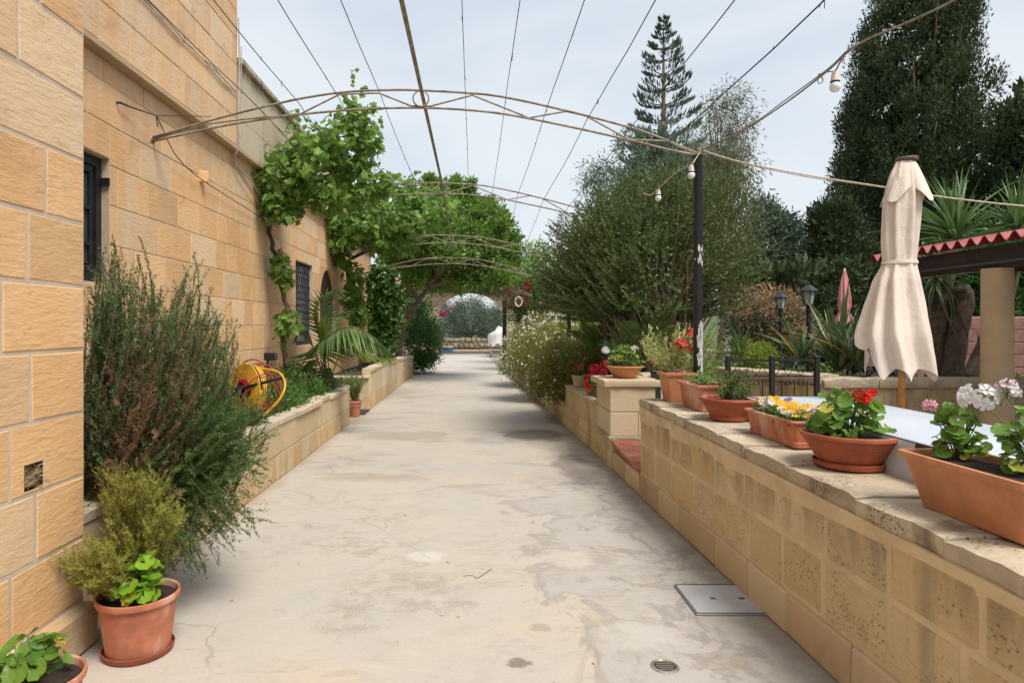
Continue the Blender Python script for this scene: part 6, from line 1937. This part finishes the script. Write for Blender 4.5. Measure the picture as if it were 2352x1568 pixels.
frond(pm, [c0, P(745, 790, 9.4), P(745, 755, 9.3), P(752, 735, 9.3)], 36, .24, .018, M['palm_yellow'], -.1, .45, .3)
frond(pm, [c0, P(720, 800, 9.5), P(705, 770, 9.5), P(690, 765, 9.5), P(672, 790, 9.5)], 34, .26, .018, M['palm'], .4, .9, .2)
frond(pm, [c0, P(730, 830, 9.3), P(712, 835, 9.2), P(700, 860, 9.2)], 34, .24, .02, M['palm'], .6, .9, .2)
frond(pm, [c0, P(790, 800, 9.6), P(830, 810, 9.7), P(880, 822, 9.8), P(912, 822, 9.9)], 40, .28, .022, M['palm_yellow'], .5, .8, .1)
frond(pm, [c0, P(760, 760, 9.8), P(775, 720, 10.0), P(800, 730, 10.1)], 36, .3, .02, M['palm'], .4, .9, .2)
MB().lathe([(.12, .48), (.10, .60), (.11, .68), (.085, .80), (.05, .90)], (c0.x, 9.5, 0), 14).build('stump', M['bark_yucca'], pm, smooth=True)

# ------------------------------------------------------------------ the big bush behind the posts
bb = thing('big_bush', (2.75, 9.0, .3), 'huge dense fine-leaved bush with bare woody undersides swallowing the pergola posts', 'bush')
BO = [(1212, 600), (1240, 640), (1232, 560), (1255, 560), (1262, 490), (1290, 520), (1330, 430), (1345, 470), (1380, 440), (1430, 380), (1480, 400), (1530, 350), (1600, 400), (1660, 380), (1712, 470), (1735, 560), (1722, 650), (1690, 720), (1600, 735), (1480, 740), (1380, 742), (1290, 735), (1225, 700)]
tips = outline_tips(BO, (1480, 640), 1500, .35, 7.2, 10.9)
B, Cc, T = [], [], []
bbase = px3(1530, 775, 9.0); bbase[2] = .55
for q, f, d in tips:
    if 1490 < q[0] < 1610 and q[1] > 640 and rng.random() < .72: continue
    g_ = math.sqrt(max(0.0, 1 - f * f * .85))
    d = 9.0 + (d - 9.05) * g_ * 1.15
    t_ = px3(q[0], q[1], 9.0); t_[1] = d; 
    ctr = np.array([2.4, 9.0, 1.75])
    outv = t_ - ctr; outv[2] = abs(outv[2]) * .6 + .35; outv /= np.linalg.norm(outv)
    b = t_ - outv * rng.uniform(.55, .95) + rng.normal(size=3) * .12
    b[2] = max(b[2], 1.58 + .14 * rng.random()); t_[2] = max(t_[2], b[2] + .03)
    B.append(b); T.append(t_); Cc.append((b + t_) / 2 + np.array([0, 0, -.05]) + rng.normal(size=3) * .04)
shoots(bb, 'foliage', B, Cc, T, M['bush'], 140, .044, .017, .05, .8, .5, M['stem_brown'], .003, fold=.1, shrink=.2)
ci_ = [(np.maximum(np.array(t_) * .75 + np.array([2.4, 9.0, 2.4]) * .25 + rng.normal(size=3) * .1, [-9, 0, 2.0]), .30) for t_ in T[::6]]
crown(bb, ci_, 60, M['bush'], .055, .022, 'inner_foliage', kind='stuff')
mb = MB()
for k in range(190):
    i = rng.integers(len(B)); e = np.array(B[i])
    b = bbase + rng.normal(size=3) * np.array([.18, .18, .05])
    q, _ = bez(b, b + (e - b) * .5 + np.array([0, 0, -.10 if e[2] < 2 else .1]) + rng.normal(size=3) * .1, e, np.linspace(0, 1, 8))
    mb.tube(q, list(np.linspace(.032 * rng.uniform(.4, 1), .006, 8)), 5)
mb.build('branches', M['bark_pale'], bb, smooth=True)
low = [(px3(1240 + 450 * rng.random(), 690 + 38 * rng.random(), 8.2 + 1.6 * rng.random()), .22) for k in range(110)]
B2 = [np.array(c) for c, r in low]
shoots(bb, 'dry_twigs', B2, [b + rng.normal(size=3) * .1 for b in B2], [b + np.array([rng.normal() * .35, rng.normal() * .2, .10 + .2 * rng.random()]) for b in B2], M['rosemary_dry'], 90, .03, .004, .0, .9, .6, M['bark_pale'], .005)

# ------------------------------------------------------------------ trees behind
np_ = thing('norfolk_pine', (8.74, 30, 0), 'tall norfolk island pine with tiered branches rising behind the big bush', 'tree')
D_ = 30.0; sc = D_ / FOC; tx = (1524 - VPX) * sc
ztop = CAMZ + (VPY - 32) * sc
MB().tube([(tx - .1, D_, 0), (tx, D_, ztop * .5), (tx, D_, ztop)], [.26, .17, .012], 9).build('trunk', M['bark'], np_, smooth=True)
PS, DS, NS, LS = [], [], [], []
bmb = MB()
z = ztop - .35
while z > 6.2:
    y_img = VPY - (z - CAMZ) / sc
    hw = np.interp(y_img, [32, 60, 100, 160, 200, 280, 340, 420], [6, 14, 30, 50, 60, 76, 80, 110]) * sc
    nb = 5 + int(rng.random() * 2); off = rng.random() * 6
    for k in range(nb):
        a = off + 2 * PI * k / nb + rng.normal() * .12
        L = hw * rng.uniform(.78, 1.12)
        b = np.array([tx, D_, z]); e = b + np.array([math.cos(a) * L, math.sin(a) * L, L * .22]); c = b + np.array([math.cos(a) * L * .6, math.sin(a) * L * .6, -.05 * L])
        q, tg = bez(b, c, e, np.linspace(0, 1, 5)); bmb.tube(q, list(np.linspace(.03, .01, 5)), 4)
        n = int(16 + 40 * L)
        s = .28 + .72 * rng.random(n) ** .75
        p, tg = bez(b, c, e, s)
        side = np.array([-math.sin(a), math.cos(a), 0])
        w_ = (rng.random(n) - .5)[:, None] * 2
        p = p + side * w_ * (.28 * L * np.sin(np.clip(s, 0, 1) * PI * .75))[:, None]
        d = tg * .55 + np.array([0, 0, .8]) + side * w_ * .4 + rng.normal(size=(n, 3)) * .15
        PS.append(p); DS.append(d); NS.append(side + rng.normal(size=(n, 3)) * .5); LS.append(np.full(n, .16 + .12 * min(1, L)))
    z -= .26 + .44 * min(1, hw)
PS, DS, NS, LS = map(np.concatenate, (PS, DS, NS, LS))
leaf_mesh('crown', PS, DS, NS, LS * (.7 + .6 * rng.random(len(PS))), .065, M['pine'], np_, .2)
bmb.build('branches', M['bark'], np_, kind='stuff')

def tree(name, label, rows, d, n, cr, per, mat, L, W, base_px, r0=.15, depth=.9, inner=.35, gap=0, up=.2, bark='bark', group=None, zb=0.0, core=0, flat=1.0, tight=False):
    bx = (base_px - VPX) * d / FOC
    r = thing(name, (bx, d, zb), label, 'tree', group)
    cl = row_clumps(rows, d, n, cr, depth, inner, gap)
    crown(r, cl, per, mat, L, W, up=up, flat=flat, tight=tight)
    if core:
        xs = np.array([r_[1] for r_ in rows]) ; xe = np.array([r_[2] for r_ in rows]); mid = (xs + xe) / 2
        in_ = row_clumps([(r_[0] + 15, m_ + (r_[1] - m_) * .82, m_ + (r_[2] - m_) * .82) for r_, m_ in zip(rows, mid)], d, core, cr, depth * .8, .3)
        crown(r, in_, 40, mat, L * 2.6, W * 3.0, 'inner_foliage', up=up, kind='stuff')
    limbs(r, (bx, d, zb), cl, r0, M[bark], 16)
    return r
tree('cypress', 'massive dark cypress towering behind the cream parasol', [(-150, 2080, 2150), (-80, 2050, 2190), (0, 2012, 2222), (60, 2005, 2225), (100, 1985, 2220), (160, 1968, 2225), (220, 1955, 2258), (330, 1940, 2262), (400, 1935, 2275), (460, 1925, 2290), (520, 1925, 2285), (640, 1920, 2270), (740, 1930, 2260)], 18.0, 620, .27, 190, M['cypress'], .095, .038, 2110, .3, .9, .74, .07, .9, core=380, flat=1.7, tight=True)
tree('cypress', 'dark low shoulder of cypress foliage left of the massive cypress', [(478, 1885, 1930), (520, 1875, 1960), (580, 1880, 1990), (660, 1885, 2000), (760, 1880, 1990)], 16.5, 110, .34, 220, M['cypress'], .09, .038, 1940, .15, .9, .5, .0, .9, core=80, flat=1.5, tight=True)
tree('cypress', 'dark conifer at the right picture edge beyond the shelter', [(215, 2335, 2420), (260, 2300, 2460), (330, 2292, 2480), (400, 2305, 2480), (440, 2310, 2500), (520, 2290, 2500)], 15.0, 150, .26, 120, M['cypress'], .11, .045, 2420, .15, .9, .3, .25, .7, core=50)
tree('eucalyptus', 'tall wispy eucalyptus with drooping leaves right of the norfolk pine', [(205, 1650, 1690), (240, 1620, 1725), (300, 1590, 1722), (360, 1560, 1715), (400, 1600, 1700)], 24.0, 70, .42, 70, M['eucalypt'], .20, .032, 1650, .16, .9, .2, .35, -.5, 'bark_pale')
tree('eucalyptus', 'weeping eucalyptus curtain to the right of the big bush', [(340, 1590, 1700), (400, 1600, 1728), (480, 1620, 1732), (560, 1650, 1728), (640, 1650, 1715)], 16.0, 80, .34, 90, M['eucalypt'], .15, .024, 1690, .14, .8, .3, .3, -.7, 'bark_pale')
tree('eucalyptus', 'small grey-green eucalyptus crown showing left of the norfolk pine', [(350, 1365, 1400), (380, 1340, 1420), (420, 1335, 1440), (480, 1345, 1460), (560, 1350, 1480)], 22.0, 60, .36, 80, M['greyoak'], .15, .034, 1400, .14, .9, .2, .25, -.4, 'bark_pale')
tree('evergreen_tree', 'dark green tree filling the gap behind the norfolk pine trunk', [(310, 1440, 1520), (360, 1425, 1600), (420, 1420, 1640), (520, 1400, 1650), (660, 1400, 1660)], 20.0, 150, .42, 110, M['greyoak'], .14, .05, 1520, .18, .9, .3, core=60)
tree('grey_oak', 'rounded grey-green tree behind the lamp posts', [(470, 1735, 1760), (500, 1725, 1800), (540, 1715, 1845), (580, 1720, 1870), (650, 1710, 1890), (740, 1720, 1900)], 19.0, 240, .34, 130, M['greyoak'], .12, .05, 1800, .2, .8, .35, core=110)
tree('evergreen_tree', 'very dark evergreen screen behind the coppery bush and lamps', [(610, 1690, 1990), (660, 1690, 2040), (740, 1690, 2080), (820, 1690, 2080)], 15.5, 170, .34, 130, M['cypress'], .12, .05, 1880, .15, .35, .3, 0, .5, core=90)
tree('evergreen_tree', 'dark shrubbery tree behind the yucca and the beige column', [(520, 2280, 2420), (600, 2120, 2480), (680, 2110, 2480), (780, 2110, 2480)], 14.0, 150, .34, 120, M['dark_shrub'], .12, .055, 2260, .15, .5, .3, core=60)
tree('evergreen_tree', 'leafy green tree behind the far pergola posts', [(560, 1200, 1240), (610, 1185, 1300), (680, 1190, 1340), (760, 1200, 1360)], 26.0, 110, .42, 100, M['citrus'], .14, .055, 1270, .15, .8, .3)
OG = 'olive trees beyond the archway'
for (px, d, w_, h_, lab) in ((1082, 45, 62, 92, 'silvery olive tree framed by the archway'), (1000, 48, 70, 100, 'olive tree left of the one framed by the archway'), (1165, 47, 60, 85, 'olive tree hidden behind the right jamb of the archway')):
    yb = 785
    tree('olive_tree', lab, [(yb - h_, px - w_ * .25, px + w_ * .25), (yb - h_ * .75, px - w_ * .8, px + w_ * .8), (yb - h_ * .4, px - w_, px + w_), (yb - h_ * .1, px - w_ * .8, px + w_ * .8)], float(d), 120, .42, 90, M['olive'], .16, .045, px, .2, .8, .3, .1, .2, group=OG)

# ------------------------------------------------------------------ bougainvillea at the pergola end
hv_ = thing('hanging_creeper', (0, 33.6, 3.4), 'green creeper draped over the top of the far archway', 'climber')
crown(hv_, row_clumps([(625, 940, 1230), (645, 980, 1190), (655, 1000, 1120)], 33.5, 80, .3, .15, .2), 80, M['citrus'], .17, .07, 'foliage', up=-.4, kind='stuff')
crown(hv_, [((x_, 33.6, 3.42 - .2 * rng.random()), .22) for x_ in (-1.5, -.9, .2, .9, 1.3, .5)], 60, M['dark_shrub'], .14, .06, 'hanging_foliage', up=-.6, kind='stuff')
bo = thing('bougainvillea', (1.7, 22, .2), 'crimson bougainvillea with dark leaves hanging on the far pergola posts', 'climber')
crown(bo, row_clumps([(655, 1160, 1230), (690, 1165, 1225), (720, 1180, 1215)], 22.0, 11, .2, .5, .1), 70, M['petal_crimson'], .06, .045, 'bracts', kind='stuff')
crown(bo, row_clumps([(640, 1180, 1250), (700, 1160, 1215), (760, 1170, 1215)], 22.1, 34, .22, .5, .1), 80, M['dark_shrub'], .08, .035, 'foliage', kind='stuff')
MB().tube(smooth_path([(1.3, 22.2, 0), P(1185, 760, 22.2), P(1195, 720, 22.2), P(1180, 680, 22.2)], 4), .10, 8).build('trunk', M['bark_vine'], bo, smooth=True)
MB().tube(smooth_path([(1.75, 22.3, 0), P(1208, 760, 22.3), P(1205, 700, 22.2)], 4), .07, 8).build('trunk', M['bark_vine'], bo, smooth=True)
bs = thing('bare_twigs', P(1185, 680, 19), 'pale bare twigs drooping from the far end of the pergola', 'twigs')
mb = MB()
for k in range(34):
    a = P(rng.uniform(1100, 1160), rng.uniform(640, 680), 19); b = P(rng.uniform(1170, 1215), a.z * 0 + rng.uniform(660, 705), 19.3)
    mb.tube(smooth_path([a, a.lerp(b, .5) + Vector((0, 0, .08)), b], 4), .006, 4)
mb.build('twig_mass', M['bark_pale'], bs, kind='stuff')

# ------------------------------------------------------------------ daisy bushes spilling over the kerb
DT = [(0, 0, .1)] + [((1 if k % 2 else .72) * math.cos(2 * PI * k / 12), (1 if k % 2 else .72) * math.sin(2 * PI * k / 12), .0) for k in range(12)]
DF = [(0, 1 + k, 1 + (k + 1) % 12) for k in range(12)]
def daisy(label, rows, d, n, cr, per, nfl, fs, depth, seedx=0, dryness=None, fmat=None, flower_h=(0, 1), n_parts=90):
    xm = np.mean([(r[1] + r[2]) / 2 for r in rows])
    r = thing('daisy_bush', ((xm - VPX) * d / FOC, d, .3), label, 'flowering bush', 'daisy bushes above the kerb')
    cl = row_clumps(rows, d, n, cr, depth, .25)
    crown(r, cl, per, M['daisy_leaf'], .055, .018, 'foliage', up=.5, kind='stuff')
    C_ = np.array([c for c, q in cl]); cen = C_.mean(0)
    ci = rng.integers(len(C_), size=nfl)
    u = unit((C_[ci] - cen) + np.array([-.2, -.5, .6]) * .5 + rng.normal(size=(nfl, 3)) * .25)
    p = C_[ci] + u * cr * rng.uniform(.7, 1.2, size=(nfl, 1))
    nr = u + np.array([-.2, -.5, .6]) + rng.normal(size=(nfl, 3)) * .3
    dr = rand_dirs(nfl)
    sz = fs * (.6 + .6 * rng.random(nfl))
    near = np.argsort(p[:, 1])
    a, b = near[:n_parts], near[n_parts:]
    m_ = fmat or M['petal_white']
    if len(a): leaf_parts(r, 'flower', p[a], np.cross(dr[a], nr[a]), nr[a], sz[a], DT, DF, m_)
    template_leaves('flowers', p[b], np.cross(dr[b], nr[b]), nr[b], sz[b], DT, DF, m_, r)
    return r
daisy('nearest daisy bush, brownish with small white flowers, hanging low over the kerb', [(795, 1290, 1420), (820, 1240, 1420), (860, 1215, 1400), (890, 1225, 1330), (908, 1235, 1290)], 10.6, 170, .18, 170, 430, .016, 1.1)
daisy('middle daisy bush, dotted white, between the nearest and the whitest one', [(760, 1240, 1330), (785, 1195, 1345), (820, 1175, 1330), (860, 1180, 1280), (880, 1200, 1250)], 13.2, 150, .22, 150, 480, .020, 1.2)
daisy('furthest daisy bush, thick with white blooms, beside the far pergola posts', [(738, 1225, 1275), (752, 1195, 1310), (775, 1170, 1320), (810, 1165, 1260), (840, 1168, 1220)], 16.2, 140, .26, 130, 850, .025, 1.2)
wf_ = thing('small_weed', (1.0, 20.5, 0), 'small leafy weed at the foot of the far post on the path edge', 'weed')
crown(wf_, [((.95 + rng.normal() * .08, 20.6 + rng.normal() * .1, .12 + .1 * rng.random()), .12) for k in range(9)], 40, M['soft_green'], .09, .03, 'leaves', kind='stuff')

# ------------------------------------------------------------------ mid garden plants
def blade_mesh(name, mat, L, W, seg=7, arch=.35, fold=.25):
    V = []; F = []
    for i in range(seg + 1):
        s = i / seg; x = L * s; z = -arch * L * s * s
        wv = W * (.55 + .45 * math.sin(PI * min(1, s * 1.2 + .1))) * (1 - s ** 3.0) + .0005
        V += [(x, -wv / 2, z + wv * fold), (x, 0, z), (x, wv / 2, z + wv * fold)]
    for i in range(seg):
        a = i * 3; F += [(a, a + 3, a + 4, a + 1), (a + 1, a + 4, a + 5, a + 2)]
    return np_mesh(name, V, F, mat, True, tint=[.5] * len(V))
def rosette(name, loc, label, mat, n, L, W, elev=(10, 85), cat='plant', arch=.3, trunk=None, group=None, yaw=(0, 360), Lvar=.35):
    r = thing(name, loc, label, cat, group)
    ms = [blade_mesh('leaf', mat, L, W, 7, a_) for a_ in (arch * .3, arch, arch * 1.8)]
    for k in range(n):
        o = bpy.data.objects.new('leaf', ms[k % 3])
        el = R_(random.uniform(*elev)); az = R_(random.uniform(*yaw))
        d = Vector((math.cos(az) * math.cos(el), math.sin(az) * math.cos(el), math.sin(el)))
        m = rot_to(d, Vector((0, 0, 1)) + Vector((random.uniform(-.3, .3), random.uniform(-.3, .3), 0))).to_4x4()
        s_ = random.uniform(1 - Lvar, 1 + Lvar * .4)
        m.translation = d * (.02 + .03 * random.random()) + Vector((0, 0, random.uniform(-.04, .06)))
        o.matrix_basis = m @ Matrix.Diagonal((s_, 1, s_, 1))
        link(o, r)
    if trunk:
        for (pts, r0, r1) in trunk:
            q = smooth_path(pts, 5)
            mb = MB().tube(q, [np.interp(i, [0, len(q) - 1], [r0, r1]) * (1 + .05 * math.sin(i * 2.3)) for i in range(len(q))], 14)
            mb.build('trunk', M['bark_yucca'], r, smooth=True)
    return r
YD = 8.7
def yp(px, py, d=YD): return P(px, py, d)
rosette('yucca', yp(2192, 548), 'large yucca head of green blades rising over the red roof', M['yucca'], 95, .92, .055, (5, 88), 'yucca', .18,
        [([yp(2160, 880), yp(2150, 780), yp(2160, 660), yp(2186, 560)], .165, .13)])
rosette('yucca', yp(2150, 640, 8.5), 'ragged drooping yucca head under the eave of the shelter', M['strap'], 60, .62, .04, (-50, 60), 'yucca', .45,
        [([yp(2185, 880, 8.5), yp(2200, 760, 8.5), yp(2216, 690, 8.5), yp(2205, 660, 8.5)], .13, .10)])
rosette('yucca', yp(2340, 530, 8.4), 'yucca head cut by the right picture edge above the red roof', M['yucca'], 70, .72, .05, (10, 88), 'yucca', .2,
        [([yp(2225, 880, 8.9), yp(2262, 800, 8.9), yp(2300, 700, 8.7), yp(2338, 560, 8.4)], .12, .10)])
rosette('strap_plant', P(1925, 850, 8.8), 'large clump of grey-green strap leaves with a few yellowed ones beside the parasol', M['strap'], 64, 1.0, .075, (28, 88), 'plant', .22)
rosette('strap_plant', P(1970, 850, 8.2), 'strap-leaved clump close against the cream parasol', M['strap'], 30, .8, .06, (40, 88), 'plant', .25)
rosette('strap_plant', P(1840, 838, 9.2), 'smaller strap-leaved clump beside the taller lamp post', M['strap'], 30, .75, .05, (20, 80), 'plant', .4)
rosette('dwarf_palm', P(1700, 822, 8.3), 'dark dwarf palm left of the iron railing', M['palm'], 60, .42, .022, (5, 80), 'palm', .2)
def palmlet(loc, label, n, L, mat):
    r = thing('young_palm', loc, label, 'palm')
    c = Vector(loc)
    for k in range(n):
        az = 2 * PI * k / n + random.random() * .5; el = R_(random.uniform(35, 75)); l_ = L * random.uniform(.7, 1.1)
        dv = Vector((math.cos(az) * math.cos(el), math.sin(az) * math.cos(el), math.sin(el)))
        frond(r, [c, c + dv * l_ * .5, c + dv * l_ * .85 + Vector((0, 0, -.02)), c + dv * l_ * 1.1 - Vector((0, 0, .12 * L))], 30, L * .32, .014, mat, .15, .9, .25)
    return r
palmlet(P(1365, 815, 9.8), 'young palm with upright fronds behind the nearest daisy bush', 13, .62, M['soft_green'])
palmlet(P(1440, 835, 7.9), 'young palm with spiky fronds right behind the pillar bowl', 14, .52, M['palm'])
palmlet(P(1480, 815, 8.3), 'young palm with low spreading fronds between the pillar bowl and the square planter', 12, .55, M['soft_green'])
palmlet(P(1325, 795, 13.6), 'bright young palm between the pergola posts', 11, .8, M['palm_yellow'])
cb_ = thing('coppery_bush', (5.2, 11.6, .25), 'rounded coppery-leaved bush behind the shorter lamp post', 'bush')
cl = row_clumps([(672, 1700, 1730), (690, 1688, 1830), (730, 1676, 1850), (780, 1690, 1852), (815, 1700, 1840)], 11.6, 150, .20, .9, .3, .15)
crown(cb_, [(c - np.array([0, -.05, .10]), r_) for c, r_ in cl], 45, M['greyoak'], .075, .03, 'old_foliage', kind='stuff')
crown(cb_, [(c + np.array([0, -.10, .06]), r_ * .8) for c, r_ in cl], 40, M['orange_leaf'], .075, .03, 'young_foliage', kind='stuff'); limbs(cb_, (5.1, 11.6, .25), cl, .05, M['bark_pale'], 20)
lb = thing('lime_bush', (4.6, 10.2, .25), 'low bright lime-green bush under the coppery bush', 'bush')
crown(lb, row_clumps([(795, 1715, 1750), (812, 1695, 1775), (832, 1700, 1780)], 10.3, 30, .12, .9, .3), 60, M['lime_leaf'], .06, .026, 'foliage', kind='stuff')
gb = thing('low_shrubs', (3.5, 10.5, .25), 'mixed dark low shrubs filling the garden bed under the big bush', 'shrubbery')
cl = [((rng.uniform(1.9, 6.0), rng.uniform(9.7, 13.8), .3 + rng.uniform(.0, .45)), .22) for k in range(150)]
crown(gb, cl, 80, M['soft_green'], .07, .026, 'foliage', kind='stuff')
gb2 = thing('low_shrubs', (8, 9, .25), 'green undergrowth behind the patio wall and yucca trunks', 'shrubbery')
cl = [((rng.uniform(4.2, 11), rng.uniform(8.8, 10.2), .3 + rng.uniform(.05, .35)), .2) for k in range(70)]
crown(gb2, cl, 70, M['hedge'], .07, .026, 'foliage', kind='stuff')
